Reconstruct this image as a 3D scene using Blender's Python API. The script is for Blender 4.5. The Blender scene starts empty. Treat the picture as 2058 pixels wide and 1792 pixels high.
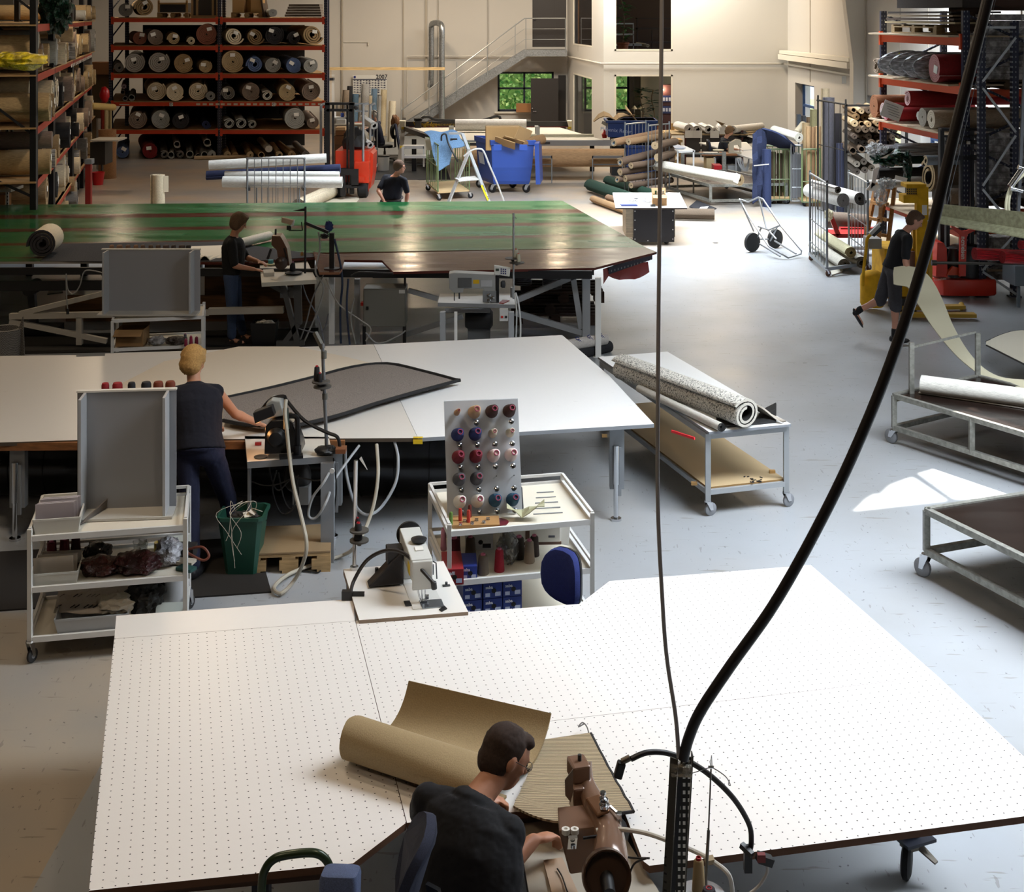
import bpy,bmesh,math,random
from mathutils import Vector,Matrix,noise as mnoise
V=Vector
R=random.Random(7)
SC=bpy.context.scene
COL=SC.collection
# ---------------------------------------------------------------- camera (level view camera with shifted lens)
F,CX,YH,H=2750.0,1029.0,28.0,4.2
cam=bpy.data.cameras.new('camera');camo=bpy.data.objects.new('camera',cam);COL.objects.link(camo)
camo.location=(0,0,H);camo.rotation_euler=(math.pi/2,0,0)
cam.sensor_fit='HORIZONTAL';cam.sensor_width=36;cam.lens=36*F/2058;cam.shift_y=-(896-YH)/2058
cam.clip_start=.1;cam.clip_end=300
SC.camera=camo
# ---------------------------------------------------------------- world, sun, lamps, exposure
w=bpy.data.worlds.new('sky');SC.world=w;w.use_nodes=True
bg=w.node_tree.nodes['Background'];bg.inputs[0].default_value=(.62,.76,1,1);bg.inputs[1].default_value=1.6
SUN_DIR=V((-.45,-.25,-1)).normalized()
def lamp(kind,name,loc,energy,col,d=None,**kw):
 l=bpy.data.lights.new(name,kind);l.energy=energy;l.color=col
 for k,v in kw.items():setattr(l,k,v)
 o=bpy.data.objects.new(name,l);COL.objects.link(o);o.location=loc
 if d is not None:o.rotation_euler=V(d).to_track_quat('-Z','Y').to_euler()
 return o
lamp('SUN','sun',(0,0,20),14,(1,.95,.86),SUN_DIR,angle=.008)
COOL=(.86,.93,1.0);WARM=(1,.78,.54)
lamp('AREA','skylight',(3.4,9,6.85),1300,COOL,(-.12,0,-1),shape='RECTANGLE',size=2.6,size_y=14,spread=math.radians(120))
lamp('AREA','skylight',(3.2,26,6.85),1950,COOL,(-.02,.0,-1),shape='RECTANGLE',size=2.6,size_y=16,spread=math.radians(125))
lamp('AREA','skylight',(1.5,40,6.85),850,(1,.93,.82),(0,.35,-1),shape='RECTANGLE',size=9,size_y=2)
for X,Y,e in((-12.3,43,55),(-7.6,42,55),(-3.3,44,90),(1.5,44,80),(5.8,37,110),(-9,30,70),(-4.5,20,70),(-8,15,50),(-3,8.5,60),(-4,3,40),(.4,4.2,30)):
 lamp('AREA','hall_lamp',(X,Y,6.3),e,WARM,(0,0,-1),shape='DISK',size=.5)
vs=SC.view_settings;vs.view_transform='Standard';vs.look='None';vs.gamma=1;vs.use_curve_mapping=False;vs.exposure=0.55
SC.cycles.max_bounces=6;SC.cycles.diffuse_bounces=3;SC.cycles.glossy_bounces=3;SC.cycles.transmission_bounces=4
SC.cycles.transparent_max_bounces=8;SC.cycles.caustics_reflective=False;SC.cycles.caustics_refractive=False
SC.cycles.use_denoising=True
try:SC.cycles.denoiser='OPENIMAGEDENOISE'
except Exception:pass
SC.cycles.sample_clamp_indirect=4
# ---------------------------------------------------------------- helpers
def G(x,y,z=0.0):
 D=F*(H-z)/(y-YH);return V(((x-CX)*D/F,D,z))
def Q(x,y,D):return V(((x-CX)*D/F,D,H-(y-YH)*D/F))
def lin(c):return c/12.92 if c<=.04045 else((c+.055)/1.055)**2.4
def rgb(h):
 h=h.lstrip('#');return tuple(lin(int(h[i:i+2],16)/255)for i in(0,2,4))
MC={}
def M(h,rough=.6,metal=0.0,kind=None,**k):
 key=(h,rough,metal,kind,tuple(sorted(k.items())))
 if key in MC:return MC[key]
 m=bpy.data.materials.new(f'{kind or "paint"}_{h.strip("#")}');m.use_nodes=True;MC[key]=m
 nt=m.node_tree;N=nt.nodes;L=nt.links;b=N['Principled BSDF']
 c=(*rgb(h),1);b.inputs['Base Color'].default_value=c
 b.inputs['Roughness'].default_value=rough;b.inputs['Metallic'].default_value=metal
 def nd(t,**kw):
  n=N.new(t)
  for a,v in kw.items():
   if a in n.inputs:n.inputs[a].default_value=v
   else:setattr(n,a,v)
  return n
 def coords(sc=(1,1,1)):
  tc=nd('ShaderNodeTexCoord');mp=nd('ShaderNodeMapping');mp.inputs['Scale'].default_value=sc
  L.new(tc.outputs['Object'],mp.inputs['Vector']);return mp.outputs[0]
 def noise(sc,vec,det=2.0):
  n=nd('ShaderNodeTexNoise');n.inputs['Scale'].default_value=sc;n.inputs['Detail'].default_value=det
  L.new(vec,n.inputs['Vector']);return n.outputs['Fac']
 def ramp(fac,*st):
  r=nd('ShaderNodeValToRGB');L.new(fac,r.inputs[0]);el=r.color_ramp.elements
  while len(el)<len(st):el.new(.5)
  for e,(p,col)in zip(el,st):e.position=p;e.color=(*col,1)if len(col)==3 else col
  return r.outputs[0]
 def mul(f):return tuple(min(1,x*f)for x in c[:3])
 def bump(fac,s,d=.01):
  n=nd('ShaderNodeBump');n.inputs['Strength'].default_value=s;n.inputs['Distance'].default_value=d
  L.new(fac,n.inputs['Height']);L.new(n.outputs[0],b.inputs['Normal'])
 B=b.inputs['Base Color']
 if kind=='carpet':
  v=coords();f=noise(k.get('sc',60),v,3)
  c_=k.get('c',1);L.new(ramp(f,(.3,mul(1-.28*c_)),(.7,mul(1+.25*c_))),B);bump(f,.5*c_,.01);b.inputs['Roughness'].default_value=.95
 elif kind=='wood':
  v=coords((k.get('sx',1),k.get('sy',12),12));f=noise(3,v,5)
  L.new(ramp(f,(.35,mul(.72)),(.65,mul(1.15))),B)
 elif kind=='galv':
  v=coords();f=noise(25,v,4)
  L.new(ramp(f,(.35,mul(.75)),(.65,mul(1.15))),B)
 elif kind=='wrap':
  v=coords((1,.4,1));f=noise(k.get('sc',9),v,6);bump(f,.9,.12)
  L.new(ramp(f,(.38,mul(.6)),(.5,mul(1.0)),(.62,mul(1.9))),B);b.inputs['Roughness'].default_value=.22
 elif kind=='cloth':
  v=coords();f=noise(k.get('sc',250),v,2);g=noise(6,v,3)
  L.new(ramp(f,(.3,mul(.75)),(.7,mul(1.3))),B);bump(g,.35,.03);b.inputs['Roughness'].default_value=.9
 elif kind=='weave':
  v=coords(k.get('s3',(1,1,1)));n=nd('ShaderNodeTexChecker');n.inputs['Scale'].default_value=k.get('sc',60);L.new(v,n.inputs['Vector'])
  n.inputs[1].default_value=c;n.inputs[2].default_value=(*rgb(k['h2']),1);L.new(n.outputs[0],B)
 elif kind=='rows':
  v=coords();n=nd('ShaderNodeTexWave');n.inputs['Scale'].default_value=k.get('sc',18);n.inputs['Distortion'].default_value=.6
  n.bands_direction=k.get('ax','Y');L.new(v,n.inputs['Vector']);g=noise(240,v,1)
  mx=nd('ShaderNodeMix',data_type='RGBA');L.new(g,mx.inputs[0]);L.new(ramp(n.outputs['Fac'],(.25,mul(.35)),(.6,c[:3])),mx.inputs[6])
  L.new(ramp(n.outputs['Fac'],(.2,mul(.55)),(.7,mul(1.25))),mx.inputs[7]);L.new(mx.outputs[2],B);bump(n.outputs['Fac'],.5,.004)
 elif kind=='scribble':
  v=coords((1,14,1));f=noise(9,v,8);v2=coords((16,480,16));g=noise(1.6,v2,4)
  mm=nd('ShaderNodeMath',operation='MULTIPLY');L.new(f,mm.inputs[0]);L.new(g,mm.inputs[1])
  L.new(ramp(mm.outputs[0],(.19,(.04,.04,.04)),(.25,c[:3])),B)
 elif kind=='varnish':
  v=coords((.35,9,1));f=noise(2.2,v,4);g=noise(1.2,coords((.5,2.5,1)),3)
  L.new(ramp(f,(.3,mul(.8)),(.7,mul(1.2))),B)
  L.new(ramp(g,(.35,(.12,)*3),(.7,(.3,)*3)),b.inputs['Roughness']);b.inputs['Specular IOR Level'].default_value=.45
 elif kind=='perf':
  v=coords();
  se=nd('ShaderNodeSeparateXYZ');L.new(v,se.inputs[0])
  def fr(o,p):
   a=nd('ShaderNodeMath',operation='MULTIPLY');a.inputs[1].default_value=1/p;L.new(o,a.inputs[0])
   d=nd('ShaderNodeMath',operation='FRACT');L.new(a.outputs[0],d.inputs[0]);return d.outputs[0]
  a=fr(se.outputs['Z'],k.get('p',.08));t=nd('ShaderNodeMath',operation='COMPARE');t.inputs[1].default_value=.5;t.inputs[2].default_value=k.get('wz',.18);L.new(a,t.inputs[0])
  e=fr(se.outputs['X'],k.get('px',.1));t2=nd('ShaderNodeMath',operation='COMPARE');t2.inputs[1].default_value=.5;t2.inputs[2].default_value=k.get('wx',.12);L.new(e,t2.inputs[0])
  p=nd('ShaderNodeMath',operation='MULTIPLY');L.new(t.outputs[0],p.inputs[0]);L.new(t2.outputs[0],p.inputs[1])
  L.new(ramp(p.outputs[0],(.4,c[:3]),(.6,rgb(k.get('h2','8a8d92')))),B)
 elif kind=='glass':
  b.inputs['Transmission Weight'].default_value=1;b.inputs['Roughness'].default_value=.0;b.inputs['IOR'].default_value=1.1
 elif kind=='film':
  b.inputs['Alpha'].default_value=k.get('a',.35);v=coords();f=noise(k.get('sc',14),v,5);bump(f,1,.1)
  L.new(ramp(f,(.45,(k.get('a',.35)*.4,)*3),(.65,(.9,)*3)),b.inputs['Alpha']);b.inputs['Roughness'].default_value=.2
 return m
class MB:
 def __init__(s):s.v=[];s.f=[];s.mi=[];s.m=0
 def add(s,vs,fs):
  o=len(s.v);s.v+=[tuple(v)for v in vs];s.f+=[tuple(i+o for i in f)for f in fs];s.mi+=[s.m]*len(fs);return s
 def bx(s,x0,x1,y0,y1,z0,z1,mx=None):
  p=[V((x,y,z))for z in(z0,z1)for y in(y0,y1)for x in(x0,x1)]
  if mx is not None:p=[mx@q for q in p]
  return s.add(p,[(0,2,3,1),(4,5,7,6),(0,1,5,4),(2,6,7,3),(0,4,6,2),(1,3,7,5)])
 def box(s,c,sz,rz=0,rx=0,ry=0):
  mx=Matrix.Translation(V(c))@Matrix.Rotation(rz,4,'Z')@Matrix.Rotation(ry,4,'Y')@Matrix.Rotation(rx,4,'X')
  a,b,d=(q/2 for q in sz);return s.bx(-a,a,-b,b,-d,d,mx)
 def bar(s,p,q,w,h=None,up=(0,0,1)):
  p=V(p);q=V(q);h=h or w;d=(q-p);L=d.length;d.normalize()
  u=V(up)
  if abs(d.dot(u))>.98:u=V((0,1,0))
  x=d.cross(u).normalized();z=x.cross(d)
  mx=Matrix((x,d,z)).transposed().to_4x4();mx.translation=p
  return s.bx(-w/2,w/2,0,L,-h/2,h/2,mx)
 def ring(s,c,d,r,n,ry=None,u=None):
  d=V(d).normalized();a=u or(V((0,0,1))if abs(d.z)<.9 else V((1,0,0)))
  x=d.cross(a).normalized();y=x.cross(d)
  return[V(c)+x*(math.cos(t)*r)+y*(math.sin(t)*(ry or r))for t in(2*math.pi*i/n for i in range(n))]
 def loft(s,rings,cap=True,close=True):
  n=len(rings[0]);o=[p for r in rings for p in r];fs=[]
  for k in range(len(rings)-1):
   for i in range(n if close else n-1):
    j=(i+1)%n;fs.append((k*n+i,k*n+j,(k+1)*n+j,(k+1)*n+i))
  if cap:fs+=[tuple(range(n))[::-1],tuple((len(rings)-1)*n+i for i in range(n))]
  return s.add(o,fs)
 def cyl(s,p,q,r,r2=None,n=16,cap=True):
  p=V(p);q=V(q);d=q-p;return s.loft([s.ring(p,d,r,n),s.ring(q,d,r if r2 is None else r2,n)],cap)
 def tube(s,pts,r,n=8,cap=True):
  pts=[V(p)for p in pts];rs=[];k=len(pts);x=None
  for i,p in enumerate(pts):
   d=(pts[min(i+1,k-1)]-pts[max(i-1,0)]).normalized()
   if x is None:
    a=V((0,0,1))if abs(d.z)<.9 else V((1,0,0));x=d.cross(a).normalized()
   x=(x-d*x.dot(d)).normalized();y=x.cross(d);rr=r[i]if isinstance(r,(list,tuple))else r
   rs.append([p+x*(math.cos(t)*rr)+y*(math.sin(t)*rr)for t in(2*math.pi*j/n for j in range(n))])
  return s.loft(rs,cap)
 def lathe(s,c,prof,n=20,ax=(0,0,1)):
  c=V(c);ax=V(ax).normalized()
  return s.loft([s.ring(c+ax*z,ax,max(r,1e-4),n)for r,z in prof])
 def prism(s,pts,dz,side=None):
  n=len(pts);p=[V(q)for q in pts];a=sum(p[i].x*p[(i+1)%n].y-p[(i+1)%n].x*p[i].y for i in range(n))
  if a<0:p=p[::-1]
  s.add(p+[q-V((0,0,dz))for q in p],[tuple(range(n)),tuple(range(n,2*n))[::-1]])
  m=s.m
  if side is not None:s.m=side
  o=len(s.v)-2*n
  for i in range(n):
   j=(i+1)%n;s.f.append((o+i,o+n+i,o+n+j,o+j));s.mi.append(s.m)
  s.m=m;return s
 def ext(s,pts,dv):
  n=len(pts);p=[V(q)for q in pts];dv=V(dv)
  return s.add(p+[q+dv for q in p],[tuple(range(n))[::-1],tuple(range(n,2*n))]+[(i,(i+1)%n,n+(i+1)%n,n+i)for i in range(n)])
 def sheet(s,grid,t):
  a=len(grid);b=len(grid[0]);top=[];bot=[]
  for i in range(a):
   for j in range(b):
    du=grid[min(i+1,a-1)][j]-grid[max(i-1,0)][j];dv=grid[i][min(j+1,b-1)]-grid[i][max(j-1,0)]
    n=du.cross(dv);n=n.normalized()if n.length>1e-9 else V((0,0,1))
    top.append(grid[i][j]+n*t/2);bot.append(grid[i][j]-n*t/2)
  o=a*b;fs=[];ix=lambda i,j:i*b+j
  for i in range(a-1):
   for j in range(b-1):
    q=(ix(i,j),ix(i+1,j),ix(i+1,j+1),ix(i,j+1));fs+=[q,tuple(x+o for x in q[::-1])]
  for i in range(a-1):
   fs+=[(ix(i,0),ix(i,0)+o,ix(i+1,0)+o,ix(i+1,0)),(ix(i+1,b-1),ix(i+1,b-1)+o,ix(i,b-1)+o,ix(i,b-1))]
  for j in range(b-1):
   fs+=[(ix(0,j+1),ix(0,j+1)+o,ix(0,j)+o,ix(0,j)),(ix(a-1,j),ix(a-1,j)+o,ix(a-1,j+1)+o,ix(a-1,j+1))]
  return s.add(top+bot,fs)
def spl(pts,n=6):
 p=[V(q)for q in pts];out=[]
 for i in range(len(p)-1):
  a,b,c,d=p[max(i-1,0)],p[i],p[i+1],p[min(i+2,len(p)-1)]
  for k in range(n):
   t=k/n;out.append(.5*((2*b)+(c-a)*t+(2*a-5*b+4*c-d)*t*t+(3*b-a-3*c+d)*t**3))
 return out+[p[-1]]
INV={}
def tag(o,label=None,cat=None,group=None,kind=None):
 if label:o['label']=label
 if cat:o['category']=cat
 if group:o['group']=group
 if kind:o['kind']=kind
 return o
def thing(name,label,cat,loc=(0,0,0),group=None):
 o=bpy.data.objects.new(name,None);COL.objects.link(o);o.location=loc;o.empty_display_size=.1
 INV[o.name]=V(loc);return tag(o,label,cat,group)
def part(name,mb,mats,parent=None,smooth=False,label=None,base=None):
 if not isinstance(mats,(list,tuple)):mats=[mats]
 off=INV.get(parent.name,V((0,0,0)))if parent else(V(base)if base is not None else V((0,0,0)))
 me=bpy.data.meshes.new(name);me.from_pydata([V(v)-off for v in mb.v],[],mb.f)
 for m in mats:me.materials.append(m)
 me.polygons.foreach_set('material_index',mb.mi)
 bm=bmesh.new();bm.from_mesh(me);bmesh.ops.recalc_face_normals(bm,faces=bm.faces);bm.to_mesh(me);bm.free()
 if smooth:
  me.polygons.foreach_set('use_smooth',[True]*len(me.polygons))
  try:me.set_sharp_from_angle(angle=math.radians(38))
  except Exception:pass
 me.update();o=bpy.data.objects.new(name,me);COL.objects.link(o)
 if parent:o.parent=parent
 elif base is not None:o.location=base
 INV[o.name]=off
 if label:o['label']=label
 return o
def solo(name,mb,mats,label,cat,group=None,smooth=False,kind=None):
 xs=[v[0]for v in mb.v];ys=[v[1]for v in mb.v];zs=[v[2]for v in mb.v]
 b=V(((min(xs)+max(xs))/2,(min(ys)+max(ys))/2,min(zs)))
 return tag(part(name,mb,mats,None,smooth,base=b),label,cat,group,kind)
def struct(name,mb,mats,smooth=False):return tag(part(name,mb,mats,None,smooth),kind='structure')
def dup(src,loc,rz=0,label=None,group=None,scale=None):
 r=src.copy();COL.objects.link(r);r.location=loc;r.rotation_euler=(0,0,rz)
 if scale:r.scale=scale
 if label:r['label']=label
 if group:r['group']=group
 for ch in list(src.children):
  c=ch.copy();COL.objects.link(c);c.parent=r
  for g in list(ch.children):
   d=g.copy();COL.objects.link(d);d.parent=c
 return r
def text(s,size,mx,mat,parent,name='lettering',depth=.001,bold=False,align='CENTER'):
 cu=bpy.data.curves.new('t','FONT');cu.body=s;cu.size=size;cu.extrude=depth;cu.align_x=align;cu.align_y='CENTER';cu.resolution_u=2
 if bold:cu.offset=size*.02
 t=bpy.data.objects.new('t',cu);COL.objects.link(t);dg=bpy.context.evaluated_depsgraph_get();dg.update()
 me=bpy.data.meshes.new_from_object(t.evaluated_get(dg));bpy.data.objects.remove(t);bpy.data.curves.remove(cu)
 me.transform(Matrix.Translation(-INV.get(parent.name,V((0,0,0))))@mx);me.materials.clear();me.materials.append(mat);me.name=name
 o=bpy.data.objects.new(name,me);COL.objects.link(o);o.parent=parent;INV[o.name]=INV.get(parent.name,V((0,0,0)));return o
def frame_mx(o,x,y):
 x=V(x).normalized();z=x.cross(V(y)).normalized();y=z.cross(x)
 m=Matrix((x,y,z)).transposed().to_4x4();m.translation=V(o);return m
_T=['first','second','third','fourth','fifth','sixth','seventh','eighth','ninth','tenth','eleventh','twelfth','thirteenth','fourteenth','fifteenth','sixteenth','seventeenth','eighteenth','nineteenth','twentieth']
def ordn(i):return _T[i]if i<20 else 'twenty-'+_T[i-20]if i<29 else 'thirtieth' if i==29 else 'thirty-'+_T[i-30]
# common materials
STEEL=M('9b9d9f',.38,.85,'galv');CHROME=M('d8dade',.15,1);ALU=M('c9ccd0',.42,.35);WHT=M('e9e9e6',.35);OFFW=M('dcdad4',.5)
BLACK=M('121214',.45);RUB=M('1c1c1e',.85);DGREY=M('3a3c40',.6);GREY=M('85898f',.55);PAPER=M('eceae4',.8);TAG=M('f4f3ee',.7)
CARD=M('b08a5e',.85);PLY=M('c7a878',.7,0,'wood');DPLY=M('35211b',.3,0,'varnish');EDGEW=M('5a3a25',.7);ORANGE=M('c8401f',.5);NAVY=M('1b2038',.55,0,'perf',p=.075,px=.05);REDP=M('c0281c',.4)
YEL=M('d9a81a',.5);WHEELG=M('7d7f84',.6);CORD=M('c9c6bd',.6)
def caster(parent,p,r=.06,h=None,fm=None,wm=None,ang=.5,name='caster'):
 p=V(p);h=h or 2.3*r;d=V((math.cos(ang),math.sin(ang),0));s=V((-d.y,d.x,0));c=V((p.x,p.y,r))+d*r*.5;w=r*.28
 f=MB();f.cyl(V((p.x,p.y,h-.012)),V((p.x,p.y,h)),r*.55,n=10)
 for k in(-1,1):f.ext([V((p.x,p.y,h-.012))-d*r*.45+s*w*k*1.25,V((p.x,p.y,h-.012))+d*r*.55+s*w*k*1.25,c+d*r*.25+s*w*k*1.25+V((0,0,-r*.1)),c-d*r*.25+s*w*k*1.25+V((0,0,-r*.1))],s*.004*k)
 fo=part(name,f,fm or CHROME,parent)
 m=MB();m.lathe(c-s*w,[(r*.8,0),(r,w*.4),(r,w*1.6),(r*.8,w*2)],20,s);m.m=1;m.lathe(c-s*w*1.06,[(r*.42,0),(r*.42,w*2.12)],12,s)
 part('wheel',m,[wm or WHEELG,GREY],fo,True);return fo
# ---- carpet rolls: unit meshes, radius 1, running along +Y from 0 to 1
def roll_mesh(turns,core,gap,n=18,tail=.0,oval=None,seed=0):
 me_b=MB();N=int(turns*n);pitch=(1-core)/turns;th=pitch*(1-gap);rr=random.Random(seed)
 io=[];oo=[];ph=rr.uniform(0,6)
 for i in range(N+1):
  t=2*math.pi*i/n;r=core+pitch*i/n;wob=1+.02*math.sin(t*2.3+ph)*gap*3
  if oval:wob*=1+oval*math.cos(2*t+ph)*(1-i/N*.6)
  a=t+ph;x,z=math.cos(a),math.sin(a);ri=max(r-th,.01)*wob;ro=r*wob
  if tail and i>N-n*.12:ro+=tail*(i-(N-n*.12))/(n*.12);ri=ro-th
  io.append((x*ri,z*ri));oo.append((x*ro,z*ro))
 vs=[]
 for y in(0,1):
  vs+=[(a,y,b)for a,b in oo];vs+=[(a,y,b)for a,b in io]
 K=N+1;fo=[];fi=[];fe=[]
 for i in range(N):
  fo.append((i,i+1,2*K+i+1,2*K+i));fi.append((K+i,3*K+i,3*K+i+1,K+i+1));fe+=[(i,K+i,K+i+1,i+1),(2*K+i,2*K+i+1,3*K+i+1,3*K+i)]
 fe+=[(0,2*K,3*K,K),(N,K+N,3*K+N,2*K+N)]
 me_b.add(vs,fo);me_b.m=1;me_b.f+=fe;me_b.mi+=[1]*len(fe);me_b.f+=fi;me_b.mi+=[2]*len(fi)
 me=bpy.data.meshes.new('carpet_roll');me.from_pydata(me_b.v,[],me_b.f)
 d=M('888888');[me.materials.append(d)for _ in range(3)]
 me.polygons.foreach_set('material_index',me_b.mi);bm=bmesh.new();bm.from_mesh(me);bmesh.ops.recalc_face_normals(bm,faces=bm.faces);bm.to_mesh(me);bm.free()
 me.polygons.foreach_set('use_smooth',[i in(0,2)for i in me_b.mi]);
 me.update();return me
RM={'tight':roll_mesh(5,.17,.16,18,.02,None,1),'tight2':roll_mesh(6,.13,.12,18,.03,.02,2),'mid':roll_mesh(3.3,.3,.22,20,.05,.03,3),'loose':roll_mesh(2.2,.45,.35,22,.12,.08,4),'tube':roll_mesh(1.35,.72,.2,24,.02,.02,5),'flat':roll_mesh(3.2,.3,.25,20,.1,.12,6)}
_tm=MB();_tm.bx(-.5,.5,-.5,.5,-.5,.5)
TAGME=None
def roll(p,q,r,kind='tight',h='b5a58c',label='',h2=None,h3=None,group=None,mat=None,tg=None,sz=1.0,name='carpet_roll',cat='carpet roll',tagc=None,flat=None):
 global TAGME
 p=V(p);q=V(q);d=q-p;L=d.length;d.normalize();me=RM[kind]
 o=bpy.data.objects.new(name,me);COL.objects.link(o)
 u=V((0,0,1))if abs(d.z)<.9 else V((0,1,0));x=d.cross(u).normalized();z=x.cross(d)
 mx=Matrix((x,d,z)).transposed().to_4x4();mx.translation=p;o.matrix_world=mx
 o.location=p;o.rotation_euler=mx.to_euler();o.scale=(r,L,r*sz)
 a=mat or M(h,.9,0,'carpet',sc=40);e=M(h2 or h,.9,0,'carpet',sc=30)
 for i,m in enumerate((a,e,M(h3,.9)if h3 else e)):
  o.material_slots[i].link='OBJECT';o.material_slots[i].material=m
 tag(o,label,cat,group)
 if tg:
  if TAGME is None:
   TAGME=bpy.data.meshes.new('paper_tag');TAGME.from_pydata(_tm.v,[],_tm.f);TAGME.materials.append(TAG)
  t=bpy.data.objects.new('paper_tag',TAGME);COL.objects.link(t);t.parent=o
  tx,tz,tw,thh,ta=tg;t.location=(tx,-.012/L,tz);t.rotation_euler=(0,ta,0);t.scale=(tw/r,.006/L,thh/r)
  if tagc:t.material_slots[0].link='OBJECT';t.material_slots[0].material=M(tagc,.7)
 return o
# == the hall
def floor_mat():
 m=M('9a9a98',.33);nt=m.node_tree;N=nt.nodes;L=nt.links;b=N['Principled BSDF']
 tc=N.new('ShaderNodeTexCoord');se=N.new('ShaderNodeSeparateXYZ');L.new(tc.outputs['Object'],se.inputs[0])
 def mth(op,a,c,u=None):
  n=N.new('ShaderNodeMath');n.operation=op;L.new(a,n.inputs[0])
  if u is None:n.inputs[1].default_value=c
  else:L.new(u,n.inputs[1])
  return n.outputs[0]
 def nz(sc,det,scale=(1,1,1),rot=0):
  mp=N.new('ShaderNodeMapping');mp.inputs['Scale'].default_value=scale;mp.inputs['Rotation'].default_value=(0,0,rot);L.new(tc.outputs['Object'],mp.inputs[0])
  n=N.new('ShaderNodeTexNoise');n.inputs['Scale'].default_value=sc;n.inputs['Detail'].default_value=det;L.new(mp.outputs[0],n.inputs[0]);return n.outputs['Fac']
 def mix(f,a,c):
  n=N.new('ShaderNodeMix');n.data_type='RGBA';L.new(f,n.inputs[0])
  for i,q in((6,a),(7,c)):
   if isinstance(q,tuple):n.inputs[i].default_value=(*q,1)
   else:L.new(q,n.inputs[i])
  return n.outputs[2]
 def ramp(f,a,c):
  r=N.new('ShaderNodeValToRGB');L.new(f,r.inputs[0]);r.color_ramp.elements[0].position=a;r.color_ramp.elements[1].position=c;return r.outputs[0]
 far=mth('MULTIPLY',mth('GREATER_THAN',se.outputs['Y'],24.55),1,mth('LESS_THAN',se.outputs['X'],5.45))
 near=mth('LESS_THAN',se.outputs['Y'],9.6);near=mth('MULTIPLY',near,1,mth('LESS_THAN',se.outputs['X'],-2.3))  # near left corner: warm light put into the floor colour
 base=mix(far,rgb('9da1a6'),rgb('b09c86'));base=mix(near,base,rgb('a89b8a'))
 cl=nz(.7,5);base=mix(ramp(cl,.35,.75),base,rgb('8f9090'));
 mx=N.new('ShaderNodeMix');mx.data_type='RGBA'
 sp=ramp(nz(9,3,(.35,2.4,1),.2),.655,.69);base=mix(mth('MULTIPLY',sp,.55),base,rgb('6f6a5c'))
 s2=ramp(nz(14,2,(2.2,.5,1),.9),.69,.71);base=mix(mth('MULTIPLY',s2,.45),base,rgb('5e5a50'))
 s3=ramp(nz(30,1),.74,.76);base=mix(mth('MULTIPLY',s3,.7),base,rgb('333230'))
 L.new(base,b.inputs['Base Color'])
 r=N.new('ShaderNodeMapRange');L.new(nz(1.6,4),r.inputs[0]);r.inputs[3].default_value=.22;r.inputs[4].default_value=.42;L.new(r.outputs[0],b.inputs['Roughness'])
 return m
fl=MB();fl.bx(-18,12,-6,49,-.1,0);struct('floor',fl,floor_mat())
WALL=M('c9c5be',.9);WALLW=M('d6d4ce',.9)
def wall_seg(name,A,B,holes,z1=7.0,t=.3,mat=WALL,side=1):
 A=V((*A,0));B=V((*B,0));d=(B-A);L=d.length;d.normalize();n=V((-d.y,d.x,0))*side
 us=sorted({0,L}|{h[0]for h in holes}|{h[1]for h in holes});zs=sorted({0,z1}|{h[2]for h in holes}|{h[3]for h in holes})
 mb=MB()
 for i in range(len(us)-1):
  for j in range(len(zs)-1):
   cu=(us[i]+us[i+1])/2;cz=(zs[j]+zs[j+1])/2
   if any(h[0]<cu<h[1]and h[2]<cz<h[3]for h in holes):continue
   p=[A+d*us[i],A+d*us[i+1],A+d*us[i+1]+n*t,A+d*us[i]+n*t]
   mb.ext([q+V((0,0,zs[j]))for q in p],(0,0,zs[j+1]-zs[j]))
 return struct(name,mb,mat)
# back wall (D=48), recess wall, front wall of the offices (D=40.8), right wall
dr=lambda px,D=48:(px-CX)*D/F
wall_seg('wall_back',(-17.5,48),(9.2,48),[(dr(1000)+17.5,dr(1113)+17.5,.78,2.17),(dr(1070)+17.5,dr(1138)+17.5,3.04,5.2),(2.55+17.5,4.12+17.5,.78,2.2)])
wall_seg('wall_recess',(1.94,48),(2.73,40.8),[(1.35,5.2,0.08,2.2),(1.35,5.2,3.15,5.4)],side=1,t=.12)
OFW=[(dr(1235,40.8)-2.73,dr(1352,40.8)-2.73,.02,2.39),(dr(1235,40.8)-2.73,dr(1352,40.8)-2.73,3.1,5.4)]
wall_seg('wall_office',(2.73,40.8),(8.25,40.8),OFW,mat=WALLW)
def rwx(D):return 9.974-.043*D
RW=lambda D:(41-D)*math.hypot(1,.043)
wall_seg('wall_right',(rwx(41),41),(rwx(-6),-6),[(RW(39.9),RW(37.8),.9,2.2),(RW(33),RW(30.5),.9,2.25),(RW(29.2),RW(27.2),.9,2.2)],t=.45)
for nm,A,B in(('wall_left',(-17.5,-6),(-17.5,48)),('wall_front',(12,-6),(-17.5,-6))):
 wall_seg(nm,A,B,[],t=.2,mat=M('6b655c',.9))
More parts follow.
